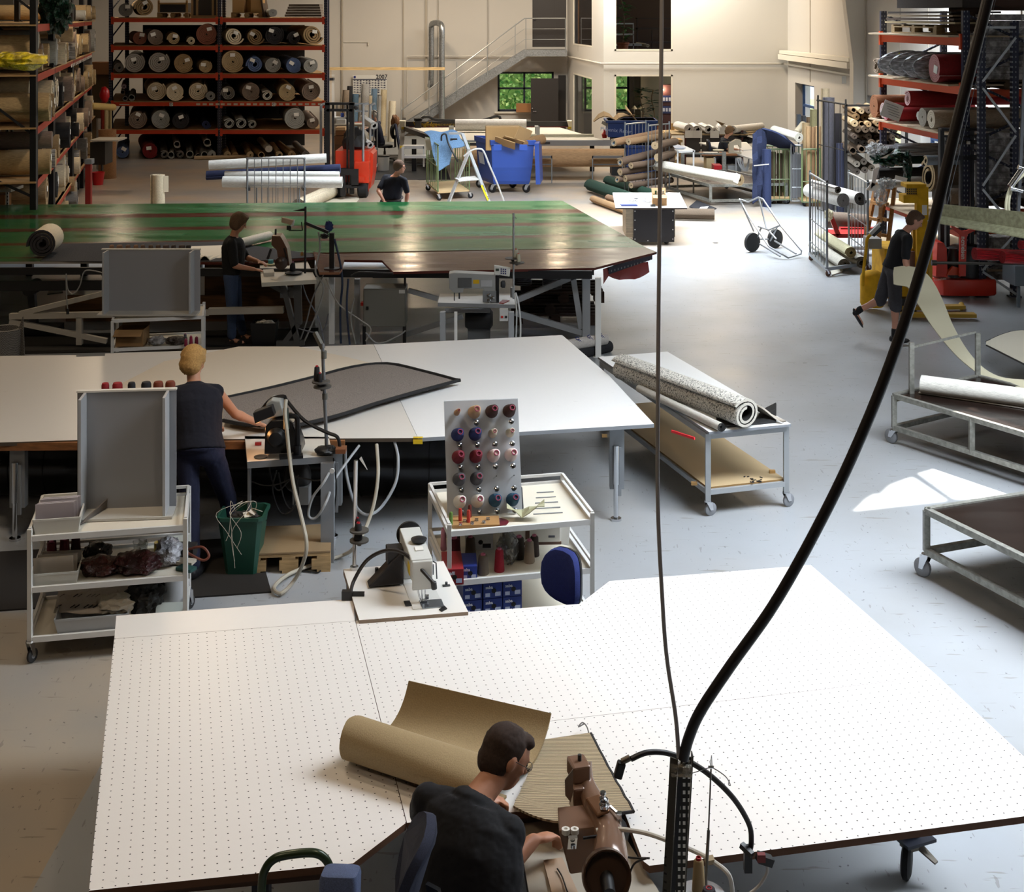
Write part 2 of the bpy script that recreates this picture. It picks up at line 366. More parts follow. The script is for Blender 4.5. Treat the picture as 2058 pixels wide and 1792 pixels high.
# ceiling with a skylight cut through it
cu=bpy.data.curves.new('ceiling','CURVE');cu.dimensions='2D';cu.fill_mode='BOTH';cu.extrude=.04
def cspl(pts):
 s=cu.splines.new('POLY');s.points.add(len(pts)-1);s.use_cyclic_u=True
 for a,p in zip(s.points,pts):a.co=(p[0],p[1],0,1)
cspl([(-18,-6.2),(10.4,-6.2),(10.4,49),(-18,49)])
def hole(px):
 cspl([(q.x,q.y)for q in(G(x,y)-SUN_DIR*(7.0/abs(SUN_DIR.z))for x,y in px)])
hole([(1713,1028),(1738,1003),(1760,990),(1768,993),(1786,975),(1835,957),(1905,1003),(1900,1007)])
hole([(1843,952),(1900,935),(1990,962),(2075,998),(1990,1004),(1915,1004)])
hole([(1900,931),(1922,928),(1944,947)]);hole([(1943,936),(1990,948),(2050,978)])
tmp=bpy.data.objects.new('t',cu);COL.objects.link(tmp);dg=bpy.context.evaluated_depsgraph_get()
me=bpy.data.meshes.new_from_object(tmp.evaluated_get(dg));bpy.data.objects.remove(tmp);me.materials.clear();me.materials.append(M('837e76',.9))
co=bpy.data.objects.new('ceiling',me);COL.objects.link(co);co.location=(0,0,7.0);co['kind']='structure'
# hedge outside
HEDGE=M('4f7f35',.8,0,'cloth',sc=7)
def hedge(name,x0,x1,y0,y1,z1):
 mb=MB();rr=random.Random(4)
 mb.bx(x0,x1,y0+.3,y1,0,z1)
 if x1-x0>y1-y0:
  P=lambda:(V((rr.uniform(x0,x1),y0+rr.uniform(0,.3),rr.uniform(.2,z1))))
 else:P=lambda:(V((x0+rr.uniform(-.2,.1),rr.uniform(y0,y1),rr.uniform(.2,z1))))
 for _ in range(5200):
  c=P();a=V((rr.uniform(-1,1),rr.uniform(-1,1),rr.uniform(-1,1))).normalized()*.09;b=a.cross(V((rr.uniform(-1,1),rr.uniform(-1,1),rr.uniform(-1,1)))).normalized()*.06
  mb.m=rr.choice((0,0,1,2));o=len(mb.v);mb.v+=[tuple(c+a),tuple(c+b),tuple(c-a),tuple(c-b)];mb.f.append((o,o+1,o+2,o+3));mb.mi.append(mb.m)
 return tag(part(name,mb,[M('84b262',.7),M('bfdc92',.7),M('3f7a34',.8)]),'clipped green hedge outside the back windows' if x0<5 else 'sunlit green hedge outside the right-hand windows','hedge',kind='stuff')
hedge('hedge',-4,9,50.2,51,3.2);hedge('hedge',13.5,14.2,24,46,3.4)
gr=MB();gr.bx(-30,30,49,70,-.3,-.15);gr.bx(11.5,30,-6,49,-.3,-.15);struct('ground',gr,M('6f7f4c',.9))
# windows
WF=M('1d2733',.5);WFB=M('2d4a78',.5)
def window(name,A,B,z0,z1,n,mat,uc=(.5,),zc=(.58,),w=.07,off=.12,glass=True):
 A=V((*A,0));B=V((*B,0));d=(B-A).normalized();nn=V(n);L=(B-A).length;f=MB()
 o=A+nn*off
 for u in(w/2,L-w/2)+tuple(L*u for u in uc):f.bar(o+d*u+V((0,0,z0)),o+d*u+V((0,0,z1)),w)
 for z in(z0+w/2,z1-w/2)+tuple(z0+(z1-z0)*q for q in zc):f.bar(o+V((0,0,z)),o+d*L+V((0,0,z)),w)
 r=struct(name,f,mat)
 if glass:
  g=MB();g.ext([o+V((0,0,z0)),o+d*L+V((0,0,z0)),o+d*L+V((0,0,z1)),o+V((0,0,z1))],nn*.01);part('pane',g,M('ffffff',0,0,'glass'),r)
 return r
window('window_1',(dr(1000),48),(dr(1113),48),.78,2.17,(0,1,0),WF,uc=(.475,))
window('window_2',(2.55,48),(4.12,48),.78,2.2,(0,1,0),WF,uc=())
window('window_3',(rwx(39.9),39.9),(rwx(37.8),37.8),.9,2.2,(1,.04,0),WFB,uc=(.62,),zc=(.5,),off=.25)
window('window_4',(rwx(33),33),(rwx(30.5),30.5),.9,2.25,(1,.04,0),WFB,zc=(.5,),off=.25)
window('window_5',(rwx(29.2),29.2),(rwx(27.2),27.2),.9,2.2,(1,.04,0),WFB,zc=(.5,),off=.25)
TRW=M('e6e0d2',.5)
window('window_6',(dr(1235,40.8),40.8),(dr(1352,40.8),40.8),.02,2.39,(0,1,0),TRW,uc=(),zc=(),w=.05,off=.02)
window('window_7',(dr(1235,40.8),40.8),(dr(1352,40.8),40.8),3.1,5.4,(0,1,0),TRW,uc=(),zc=(),w=.05,off=.02)
rd=V((.79,-7.2,0)).normalized()
ra=V((1.94,48,0))+rd*1.35;rb=V((1.94,48,0))+rd*5.2
window('window_8',ra.xy,rb.xy,.08,2.2,(1,.1,0),TRW,uc=(),zc=(),w=.05,off=.02)
window('window_9',ra.xy,rb.xy,3.15,5.4,(1,.1,0),TRW,uc=(),zc=(),w=.05,off=.02)
mb=MB();mb.bx(dr(994),dr(1070),47.9,48.12,.72,.78);mb.bx(2.5,4.2,47.9,48.1,.72,.78);struct('trim_1',mb,TRW)
# office interior: floor between the storeys, side walls
mb=MB();mb.prism([V((2.15,47.9,2.95)),V((8.2,47.9,2.95)),V((8.2,41.2,2.95)),V((2.86,41.2,2.95))],.3);struct('office_floor',mb,M('5a4636',.8)).name='trim_2'
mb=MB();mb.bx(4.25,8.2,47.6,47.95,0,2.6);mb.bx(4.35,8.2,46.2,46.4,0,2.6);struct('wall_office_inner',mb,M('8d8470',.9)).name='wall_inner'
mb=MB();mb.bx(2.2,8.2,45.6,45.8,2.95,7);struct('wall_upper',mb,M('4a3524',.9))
lamp('POINT','desk_lamp',(5.0,45.2,1.7),10,WARM,shadow_soft_size=.02)
lamp('AREA','office_lamp',(5.4,43.6,2.5),22,(1,.85,.66),(0,0,-1),size=1.2)
lamp('AREA','office_lamp',(5.2,43,6.6),10,WARM,(0,0,-1),size=1)
# doors
DB=M('2b2420',.5)
d1=MB();d1.bx(dr(1070),dr(1118),48.05,48.1,3.04,5.15);d1.bx(dr(1116),dr(1138),48.02,48.1,3.04,5.15);o=struct('door_1',d1,DB)
h=MB();h.cyl((dr(1073),48.04,4.0),(dr(1073),47.98,4.0),.02,n=8);h.bar((dr(1073),47.98,4.0),(dr(1077),47.98,4.0),.02);part('handle',h,CHROME,o)
a=G(1067,268.0);d2=MB();d2.bx(dr(1067,47.2),dr(1122,47.2),47.15,47.2,.02,1.98);o=struct('door_2',d2,M('2e2a28',.5))
h=MB();h.bar((dr(1071,47.1),47.1,.85),(dr(1078,47.1),47.1,.85),.025);h.cyl((dr(1070,47),47.15,.95),(dr(1070,47),47.08,.95),.025,n=8);part('handle',h,CHROME,o)
mb=MB();mb.bx(dr(1122),dr(1137),47.9,47.99,0,2.05);struct('door_3',mb,M('26211e',.6))
# column, trunking, pipes and wall seams
mb=MB();cx=rwx(33.4)
mb.ext([V((cx+.1,33.15,0)),V((8.27,33.15,0)),V((8.27,33.15,3)),V((8.07,33.15,4.6)),V((6.6,33.15,7)),V((cx+.1,33.15,7))],(0,.35,0));struct('column',mb,M('d9d2c6',.85))
mb=MB();mb.bar((rwx(40.9)-.16,40.7,2.93),(rwx(33.6)-.16,33.6,2.93),.3,.15);mb.bar((rwx(40.9)-.14,40.7,3.07),(rwx(33.6)-.14,33.6,3.07),.26,.1);struct('trim_3',mb,TRW)
mb=MB();zp=2.72
mb.tube([(dr(818,47.8),47.85,1.1),(dr(818,47.8),47.85,zp),(1.9,47.85,zp)],.025);mb.tube([(1.9,47.85,zp),(2.66,40.73,zp),(8.1,40.73,zp),(rwx(34)-.06,34,zp-.05)],.03)
solo('wall_pipe',mb,M('cfcac0',.5),'thin white pipe running along the back and office walls','pipe',smooth=True)
mb=MB()
for px,z0,z1,w_ in((688,0,7,.05),(811,.6,7,.03),(881,0,7,.015),(981,2.2,7,.012),(857,1.2,7,.07)):mb.bx(dr(px)-w_/2,dr(px)+w_/2,47.93,47.99,z0,z1)
for D in(38.2,30.5,28.7,24):mb.bx(rwx(D)-.02,rwx(D),D-.01,D+.01,2.3,7)
mb.bx(rwx(33)-.03,rwx(33),32.95,33.05,0,7)
struct('trim_4',mb,M('b3ab9d',.8))
mb=MB();mb.bx(dr(740),dr(741.5),47.9,47.98,3.1,3.2);mb.bx(dr(692),dr(741),47.96,47.98,3.2,3.215);solo('wall_socket',mb,M('d8d3c8',.5),'small white socket with thin conduit on the back wall','socket')
# grey platform and black rubber mat beside the cutter
mb=MB();mb.prism([G(742,316),G(885,316),G(885,272),G(742,272)],-.0);mb=MB();p=[G(740,314),G(890,314),G(885,276),G(770,276)];mb.prism([q+V((0,0,.05))for q in p],.05);struct('platform',mb,M('76797a',.5)).name='floor_platform'
mb=MB();p=[G(752,361),G(905,361),G(890,315),G(752,315)];mb.prism([q+V((0,0,.012))for q in p],.012);solo('rubber_mat',mb,M('2a2a2c',.8),'black rubber floor mat between forklift and cutter table','mat')
# == cutting tables
def peg_mat(h,ax,ox,on=True,x0=-9,x1=9,y0=-9,y1=9):
 m=bpy.data.materials.new('white_laminate');m.use_nodes=True;nt=m.node_tree;N=nt.nodes;L=nt.links;b=N['Principled BSDF']
 b.inputs['Roughness'].default_value=.32
 tc=N.new('ShaderNodeTexCoord');mp=N.new('ShaderNodeMapping');mp.vector_type='POINT';mp.inputs['Rotation'].default_value=(0,0,ax);L.new(tc.outputs['Object'],mp.inputs[0])
 se=N.new('ShaderNodeSeparateXYZ');L.new(mp.outputs[0],se.inputs[0])
 def mth(op,a,c=None,u=None):
  n=N.new('ShaderNodeMath');n.operation=op;L.new(a,n.inputs[0])
  if u is not None:L.new(u,n.inputs[1])
  elif c is not None:n.inputs[1].default_value=c
  return n.outputs[0]
 P=.0487
 def cell(o):return mth('MULTIPLY',mth('SUBTRACT',mth('FRACT',mth('MULTIPLY',o,1/P)),.5),P)
 X,Y=se.outputs['X'],se.outputs['Y'];a=cell(X);c=cell(Y)
 d=mth('SQRT',mth('ADD',mth('MULTIPLY',a,u=a),u=mth('MULTIPLY',c,u=c)))
 dot=mth('LESS_THAN',d,.0034)
 for o,lo,hi in((X,x0,x1),(Y,y0,y1)):dot=mth('MULTIPLY',dot,u=mth('MULTIPLY',mth('GREATER_THAN',o,lo),u=mth('LESS_THAN',o,hi)))
 n=N.new('ShaderNodeTexNoise');n.inputs['Scale'].default_value=16;n.inputs['Detail'].default_value=2
 m2=N.new('ShaderNodeMapping');m2.inputs['Scale'].default_value=(.5,5,1);m2.inputs['Rotation'].default_value=(0,0,.8);L.new(tc.outputs['Object'],m2.inputs[0]);L.new(m2.outputs[0],n.inputs['Vector'])
 g=N.new('ShaderNodeTexNoise');g.inputs['Scale'].default_value=.9;L.new(tc.outputs['Object'],g.inputs['Vector'])
 sc=mth('MULTIPLY',mth('GREATER_THAN',n.outputs['Fac'],.745),u=mth('MULTIPLY',mth('GREATER_THAN',g.outputs['Fac'],.56),.35))
 def mix(f,A,B):
  q=N.new('ShaderNodeMix');q.data_type='RGBA';L.new(f,q.inputs[0])
  if isinstance(A,tuple):q.inputs[6].default_value=(*A,1)
  else:L.new(A,q.inputs[6])
  q.inputs[7].default_value=(*B,1);return q.outputs[2]
 col=mix(sc,rgb(h),rgb('55504a'))
 if on:col=mix(dot,col,rgb('16130f'))
 L.new(col,b.inputs['Base Color']);return m
YAW=math.atan(.2436)
z1=.8
def T(*pp,z=z1):return[G(x,y,z)for x,y in pp]
PA=peg_mat('e4e0dc',-YAW,0);PN=peg_mat('e4e0dc',0,0,False)
t1=thing('cutting_table','large white laminate table full of pin holes, nearest the camera','table',G(900,1800))
def slab(pts,mats,nm,par,t=.03,ins=0):
 mb=MB();c=sum((p for p in pts),V((0,0,0)))/len(pts)
 mb.prism([p+(c-p).normalized()*.002 for p in pts],t,side=1);return part(nm,mb,mats,par)
PB=peg_mat('e4e0dc',-YAW,0,True,-9,9,-9,9)
slab(T((229,1283),(714,1247),(817,1653),(710,1735),(178,1790)),[PA,EDGEW],'tabletop',t1)
slab(T((233,1237),(711,1203),(714,1247),(229,1283)),[PN,EDGEW],'tabletop',t1)
slab(T((714,1247),(940,1229),(1165,1213),(1225,1167),(1630,1135),(1885,1358),(775,1487)),[PB,EDGEW],'tabletop',t1)
slab(T((775,1487),(1885,1358),(2172,1625),(1305,1740),(1292,1730),(1246,1610),(1030,1632),(817,1653)),[PB,EDGEW],'tabletop',t1)
# frame under the front table
mb=MB()
for a,b in(((240,1330),(700,1290)),((250,1752),(690,1712)),((820,1640),(1230,1590)),((1350,1660),(2080,1570)),((260,1330),(240,1740)),((1150,1240),(1600,1170)),((1600,1170),(2080,1600)),((1100,1300),(1230,1600))):
 A,B=G(*a,.8),G(*b,.8);mb.bar(A-V((0,0,.06)),B-V((0,0,.06)),.04,.06)
part('frame',mb,M('4a2f20',.7),t1)
NB=M('141a2c',.5)
for x,y in((1838,1452),(520,1700),(1580,1190),(300,1330),(1290,1420)):
 A=G(x,y,.77);mb=MB();mb.bx(A.x-.035,A.x+.035,A.y+.03,A.y+.1,.2,.77);mb.box((A.x,A.y+.06,.19),(.17,.17,.015),.4);l=part('leg',mb,NB,t1)
 f=MB();c=V((A.x-.05,A.y+.04,.08));f.box((A.x,A.y+.06,.16),(.08,.07,.06),.4);f.ext([V((A.x+.02,A.y,.15)),V((A.x+.09,A.y-.03,.1)),V((A.x+.11,A.y-.01,.1)),V((A.x+.05,A.y+.05,.15))],(0,0,.008));part('caster',f,M('5d564c',.5,.4),l)
 f=MB();f.lathe(c,[(.06,0),(.08,.01),(.08,.035),(.06,.045)],20,(.92,-.4,0));part('wheel',f,RUB,l,True)
# middle table
t2=thing('cutting_table','long white laminate table behind the thread board, extending to the left edge','table',G(700,1000))
slab(T((-60,716),(153,713),(153,717),(211,715),(211,710),(751,692),(840,880),(160,884),(-60,891)),[peg_mat('e2ddd6',-.1,0,False),M('4d4236',.6)],'tabletop',t2)
slab(T((751,692),(1130,673),(1225,755),(1315,852),(840,880)),[peg_mat('eeeeee',0,0,False),GREY],'tabletop',t2)
mb=MB()
mb.bar(G(-60,905,.76)+V((0,.1,0)),G(690,900,.76)+V((0,.1,0)),.04,.06);part('apron',mb,M('8a5a33',.6,0,'wood',sx=3,sy=1),t2)
for x,y in((1238,1045),(30,1085),(668,1080)):
 A=G(x,y);mb=MB();mb.bx(A.x-.05,A.x+.07,A.y+.02,A.y+.1,.25,.77);mb.bx(A.x-.015,A.x+.045,A.y-.0,A.y+.02,.2,.6);l=part('leg',mb,M('8b8f94',.45,.3),t2)
 mb=MB();mb.cyl((A.x,A.y,.02),(A.x,A.y,.3),.02,n=10);mb.cyl((A.x,A.y,0),(A.x,A.y,.02),.045,n=14);mb.cyl((A.x,A.y,.3),(A.x,A.y,.62),.028,n=10);part('foot',mb,CHROME,l,True)
mb=MB();A=G(838,880,.8);mb.bx(A.x-.03,A.x+.045,A.y-.012,A.y-.002,.755,.79);mb.bx(A.x-.03,A.x+.045,A.y-.01,A.y+.03,.801,.803);part('tape',mb,M('d8b61e',.5),t2,label='strip of yellow tape')
# long green and brown table
zg=1.0
t3=thing('cutting_table','very long dark table with green and brown varnished strips','table',G(600,700))
rows=[(412,403.2),(433,420),(441,428),(461,446),(467,452),(490,470),(495,475),(519,497)]
def yline(l,r,x):return l+(r-l)*x/1130 if x<1130 else r
edge=lambda y:1130+(y-403)*1.787
GRN=M('235c34',.2,0,'varnish');BRN=M('4a251c',.2,0,'varnish')
mb=MB();prev=None
xl=-70
for i in range(7):
 (a,b),(c,d)=rows[i],rows[i+1]
 e1=edge(b)if i else 1130;e2=edge(d)
 mb.m=i%2;mb.prism([G(xl,a,zg),G(e1,b,zg),G(e2,d,zg),G(xl,c,zg)],.03,side=2)
part('tabletop',mb,[GRN,BRN,M('6b4a36',.6)],t3)
mb=MB();p=T((205,519.5),(1297.5,497),(1320,506),(1195,538),(790,546),(768,523),(692,522),(688,535),(632,517),(500,527),(205,527),z=zg);mb.prism(p,.03,side=1);part('tabletop',mb,[M('4c2b20',.15,0,'varnish'),M('5a1f14',.5)],t3)
mb=MB();mb.prism(T((xl,518.5),(205,519),(205,525),(xl,526),z=zg),.03,side=1);part('tabletop',mb,[GRN,M('9a948c',.5)],t3)
mb=MB();mb.bar(G(xl,545,.93),G(205,544,.93),.05,.09);mb.bar(G(xl,575,.7),G(205,573,.7),.06,.12);mb.bar(G(205,545,.93),G(1190,552,.93),.05,.1);mb.bar(G(xl,440,.93),G(1120,430,.93),.05,.12);mb.bar(G(1120,430,.93),G(1190,545,.93),.05,.1)
part('frame',mb,M('151517',.5),t3)
LG=M('9fa2a5',.5)
def beamq(mb,a,b,D1,D2,w):mb.bar(Q(*a,D1),Q(*b,D2),w,w)
mb=MB()
for a,b,w_ in(((20,635),(420,628),.07),((40,630),(205,590),.06),((20,645),(215,685),.06),((160,637),(160,692),.07),((420,625),(570,622),.08)):beamq(mb,a,b,17.1,17.1,w_)
part('trestle',mb,M('a39d92',.55),t3)
mb=MB()
for a,b,w_ in(((1035,604),(1170,548),.07),((1035,628),(1170,668),.07),((820,583),(880,600),.06),((815,672),(930,635),.06),((718,560),(718,690),.07),((1150,545),(1168,660),.07)):mb=MB();beamq(mb,a,b,17.5,17.5,w_);part('trestle',mb,LG,t3)
for(x,yt,yb,w_,c)in((1178,540,688,.1,LG),(1202,533,717,.07,WHT),(667,545,690,.07,WHT)):
 D=11550/(yb-28);mb=MB();top=Q(x,yt,D).z;A=Q(x,yb,D);mb.bx(A.x-w_/2,A.x+w_/2,D-w_/2,D+w_/2,0,min(top,.97))
 if yb>700:mb.bx(A.x-.06,A.x+.07,D-.04,D+.04,0,.006)
 part('leg',mb,c,t3)
for x in(60,170,300,400):
 A=G(x,470,0);A.y=22;mb=MB();mb.bx((x-CX)*22/F-.05,(x-CX)*22/F+.05,21.95,22.05,0,.95);part('leg',mb,BLACK,t3)
# motor drum under the left part and its cable with pear switch
mb=MB();c=Q(66,577,18.0);mb.lathe(c-V((0,.15,0)),[(.05,0),(.09,0),(.09,.3),(.04,.3)],20,(0,1,0));mb.bar(c+V((-.02,0,0)),(c.x+.02,c.y,.1),.09);mb.bx(c.x-.3,c.x+.35,c.y-.2,c.y+.2,0.02,.1);solo('electric_motor',mb,M('131314',.5),'black drum motor on a stand under the left end of the green table','motor')
mb=MB();mb.tube(spl([Q(206,548,17),Q(180,543,17),Q(168,548,17),Q(160,575,17),Q(147,590,17),Q(136,580,17),Q(133,550,17),Q(134,600,17),Q(136,622,17)]),.008)
mb.m=1;mb.cyl(Q(136,620,17),Q(136,631,17),.018,n=10);solo('pendant_cable',mb,[M('8a8a88',.5),BLACK],'looped grey cable with hanging pear switch under the green table','cable',smooth=True)
mb=MB();mb.prism([G(95,592)+V((0,0,.01)),G(127,588)+V((0,0,.01)),G(125,581)+V((0,0,.01)),G(98,585)+V((0,0,.01))],.008);solo('paper_strip',mb,M('8e8d8a',.7),'crumpled printed wrapper lying on the floor beneath the green table','wrapper')
mb=MB();mb.prism([G(20,712)+V((0,0,.012)),G(640,700)+V((0,0,.012)),G(640,660)+V((0,0,.012)),G(30,676)+V((0,0,.012))],.012);solo('rubber_mat',mb,M('17130f',.9),'dark mat on the floor where the woman in sandals stands','mat')
mb=MB();q=[G(430,640)+V((0,1.0,0)),G(600,640)+V((0,1.0,0))];mb.bx(-4.2,-2.7,18.7,18.75,.0,.85);mb.bx(-6.1,-4.2,18.7,18.75,.0,.35);solo('plywood_panel',mb,M('6d4a28',.7,0,'wood'),'brown plywood sheet standing under the green table behind the woman in sandals','panel')
# ---- dark cloth and rolls on the green table
mb=MB();p=T((205,526),(80,525),(125,490),(450,486),(640,512),(632,517),(500,526),z=zg);mb.prism([q+V((0,0,.006))for q in p],.006);solo('carpet_piece',mb,M('2f2f33',.95,0,'carpet'),'flat dark grey carpet unrolled along the front of the green table','carpet')
A=G(84,521,zg);roll(A+V((0,0,.2)),A+V((-.07,.55,.2)),.195,'mid','e2d6c0','cream carpet roll with black core lying on the left of the green table',h2='37353a',h3='1c1b1d',name='carpet_roll')
A=G(470,503,zg);B=G(542,484,zg);roll(A+V((0,0,.07)),B+V((0,0,.07)),.07,'loose','e2ddd2','narrow cream roll on the green table in front of the woman in sandals',h2='3c3a3c')
mb=MB();g=[]
for i in range(9):
 t=i/8;x=385+t*85;g.append([G(x,497-t*3,zg)+V((0,0,.012)),G(x-8+t*20,515,zg)+V((0,0,.02+.0*t)),G(402+t*36,524,zg)+V((0,-.0,.012+.05*math.sin(t*6)))])
mb.sheet(g,.008);solo('carpet_sample',mb,M('ddd6c8',.9),'flat cream end of the narrow roll spread on the green table','carpet')
# == large carpet being turned on the middle table
mb=MB();g=[]
def tp(x,y,dz=.012):return G(x,y,.8)+V((0,0,dz))
L_=[(235,778),(300,742),(390,712),(500,694),(590,692)]
top=[(230,782),(330,730),(480,700),(600,700),(700,722),(790,745),(905,773)]
bot=[(232,786),(330,800),(470,806),(560,786),(640,764),(760,745),(905,774)]
for i in range(25):
 u=i/24*(len(top)-1);k=min(int(u),len(top)-2);f=u-k
 lerp=lambda A,j:V((A[j][0]*(1-f)+A[j+1][0]*f,A[j][1]*(1-f)+A[j+1][1]*f))
 a=lerp(top,k);b=lerp(bot,k);row=[]
 for j in range(9):
  t=j/8;p=a*(1-t)+b*t;row.append(tp(p.x,p.y,.015+.05*math.sin(t*3.1)*math.sin(i/24*3.1)))
 g.append(row)
mb.sheet(g,.01)
cp=solo('carpet_sheet',mb,M('ddd0bd',.9),'large cream carpet sheet swung across the middle table by the blonde woman','carpet',smooth=True)
mb=MB();g=[]
top=[(452,812),(560,788),(660,762),(752,737),(830,752),(915,775)];bot=[(448,858),(520,872),(600,868),(680,848),(780,815),(917,777)]
for i in range(25):
 u=i/24*(len(top)-1);k=min(int(u),len(top)-2);f=u-k
 a=V((top[k][0]*(1-f)+top[k+1][0]*f,top[k][1]*(1-f)+top[k+1][1]*f));b=V((bot[k][0]*(1-f)+bot[k+1][0]*f,bot[k][1]*(1-f)+bot[k+1][1]*f))
 g.append([tp(*(a*(1-j/8)+b*(j/8)),.045+.05*math.sin(j/8*3.1)*(1-i/24))for j in range(9)])
mb.sheet(g,.012);e=MB();fe=spl([g[i][8]+V((0,0,.008))for i in range(0,25,3)]+[g[i][0]+V((0,0,.01))for i in range(24,-1,-4)],3);e.tube(fe,.016,6)
o=solo('carpet_sheet',mb,M('857c76',.95,0,'carpet',sc=120),'grey carpet underside with black bound edges on the middle table','carpet',smooth=True)
ed=part('black_binding',e,M('141416',.8),None,True);ed.parent=o;ed.location=-o.location
# == helpers for soft shapes
def blob(c,s,seed=0,amp=.25,fr=2.0,sub=3,flat=None):
 bm=bmesh.new();bmesh.ops.create_icosphere(bm,subdivisions=sub,radius=1);mb=MB();off=V((seed*7.3,seed*3.1,seed))
 vs=[]
 for v in bm.verts:
  n=v.co.normalized();d=1+amp*mnoise.noise(n*fr+off)+amp*.5*mnoise.noise(n*fr*3+off);p=V((n.x*s[0]*d,n.y*s[1]*d,n.z*s[2]*d))
  if flat is not None and p.z<-s[2]*flat:p.z=-s[2]*flat
  vs.append(V(c)+p)
 mb.add(vs,[tuple(v.index for v in f.verts)for f in bm.faces]);bm.free();return mb
def carton(name,c,sz,rz,label,cat='box',h='b08a5e',open_=False,group=None,mat=None):
 t=.006;mb=MB();mx=Matrix.Translation(V(c))@Matrix.Rotation(rz,4,'Z');a,b,z=sz[0]/2,sz[1]/2,sz[2]
 if open_:
  for q in((-a,a,-b,-b+t,0,z),(-a,a,b-t,b,0,z),(-a,-a+t,-b+t,b-t,0,z),(a-t,a,-b+t,b-t,0,z),(-a,a,-b,b,0,t)):mb.bx(*q,mx)
  o=part(name,mb,mat or M(h,.85),None,base=c);f=MB()
  f.ext([mx@V(p)for p in((-a,-b,z),(a,-b,z),(a,-b-.1,z-.05),(-a,-b-.1,z-.05))],(0,0,.004));f.ext([mx@V(p)for p in((-a,b,z),(a,b,z),(a,b+.06,z+.1),(-a,b+.06,z+.1))],(0,.004,0))
  fl_=part('flap',f,mat or M(h,.85),None);fl_.parent=o;fl_.location=-V(c)
 else:
  mb.bx(-a,a,-b,b,0,z,mx);mb.m=1;mb.bx(-a-.001,a+.001,-.025,.025,z*.8,z+.001,mx);o=part(name,mb,[mat or M(h,.85),M('c9a878',.4)],None,base=c)
 return tag(o,label,cat,group)
def rollN(*a,**k):return roll(*a,**k)
# == pallet rack on the back wall
DR=39.8;sx=DR/F
def QX(x,D=DR):return(x-CX)*D/F
def ZY(y,D=DR):return H-(y-YH)*D/F
def uprights(mb,X,Y,z1,w_=.1):
 mb.bx(X-w_/2,X+w_/2,Y-w_/2,Y+w_/2,0,z1)
rk=thing('pallet_rack','tall rack of red-orange beams and navy posts with carpet rolls, against the back wall','rack',(QX(440),DR,0))
ux=[QX(223),QX(441.5),QX(655)]
for i,X in enumerate(ux):
 mb=MB();uprights(mb,X,DR,5.2);uprights(mb,X+(.16 if i==0 else-.1),DR+1.1,5.2)
 for k in range(6):mb.bar((X,DR,.3+k*.8),(X+(.16 if i==0 else-.1),DR+1.1,.9+k*.8),.03)
 part('upright',mb,NAVY,rk)
SH=[37,93,149,205,261]
for y in SH:
 z=ZY(y)
 for a,b in((0,1),(1,2)):
  mb=MB();mb.bx(ux[a]+.03,ux[b]-.03,DR-.09,DR-.04,z-.11,z);mb.bx(ux[a]+.03,ux[a]+.1,DR-.1,DR-.05,z-.17,z+.05);mb.bx(ux[b]-.1,ux[b]-.03,DR-.1,DR-.05,z-.17,z+.05);part('beam',mb,ORANGE,rk)
  mb=MB();mb.prism([V((ux[a],DR-.06,z+.03)),V((ux[b],DR-.06,z+.03)),V((ux[b]-1.0,DR+3.9,z+.03)),V((ux[a]-1.0,DR+3.9,z+.03))],.03);part('shelf_board',mb,M('b08d62',.8,0,'wood'),rk)
mb=MB();mb.bar((QX(262)-.7,DR+3.95,1.9),(QX(640)-1.0,DR+3.95,1.9),.03,3.9);part('back_or_shade_panel',mb,M('15110d',.95),rk)  # dark sheet added in place of the shade deep in the shelves
mb=MB()
for x in list(range(396,438,13))+list(range(445,645,13)):mb.bx(QX(x),QX(x+8),DR-.105,DR-.1,ZY(205)-.085,ZY(205)-.03)
mb.bx(QX(242),QX(262),DR-.105,DR-.1,ZY(205)-.08,ZY(205)-.05)
part('label_strip',mb,M('c9c2b0',.6),rk)
for s,x in(('D',346),('C',551)):
 mb=MB();mb.bx(QX(x-3.5),QX(x+3.5),DR-.106,DR-.1,ZY(205)-.11,ZY(205)-.01);part('bay_sign',mb,M('e8e6e0',.6),rk)
 text(s,.1,frame_mx((QX(x),DR-.108,ZY(205)-.06),(1,0,0),(0,0,1)),M('151515'),rk,bold=True)
CN={'b':'beige','g':'grey','k':'black','c':'cream','r':'red-brown','t':'tan','u':'blue','m':'dark red','w':'white','o':'taupe','l':'light grey','n':'navy','s':'shrink-wrapped grey','e':'dark green'}
CH={'b':'b59e78','g':'7d7a76','k':'1b1a1c','c':'d8c9ac','r':'8f5a48','t':'a08560','u':'5a6f9c','m':'7a1c20','w':'dcd9d2','o':'87766a','l':'a3a5a2','n':'23294a','s':'9a948c','e':'1f3d2b'}
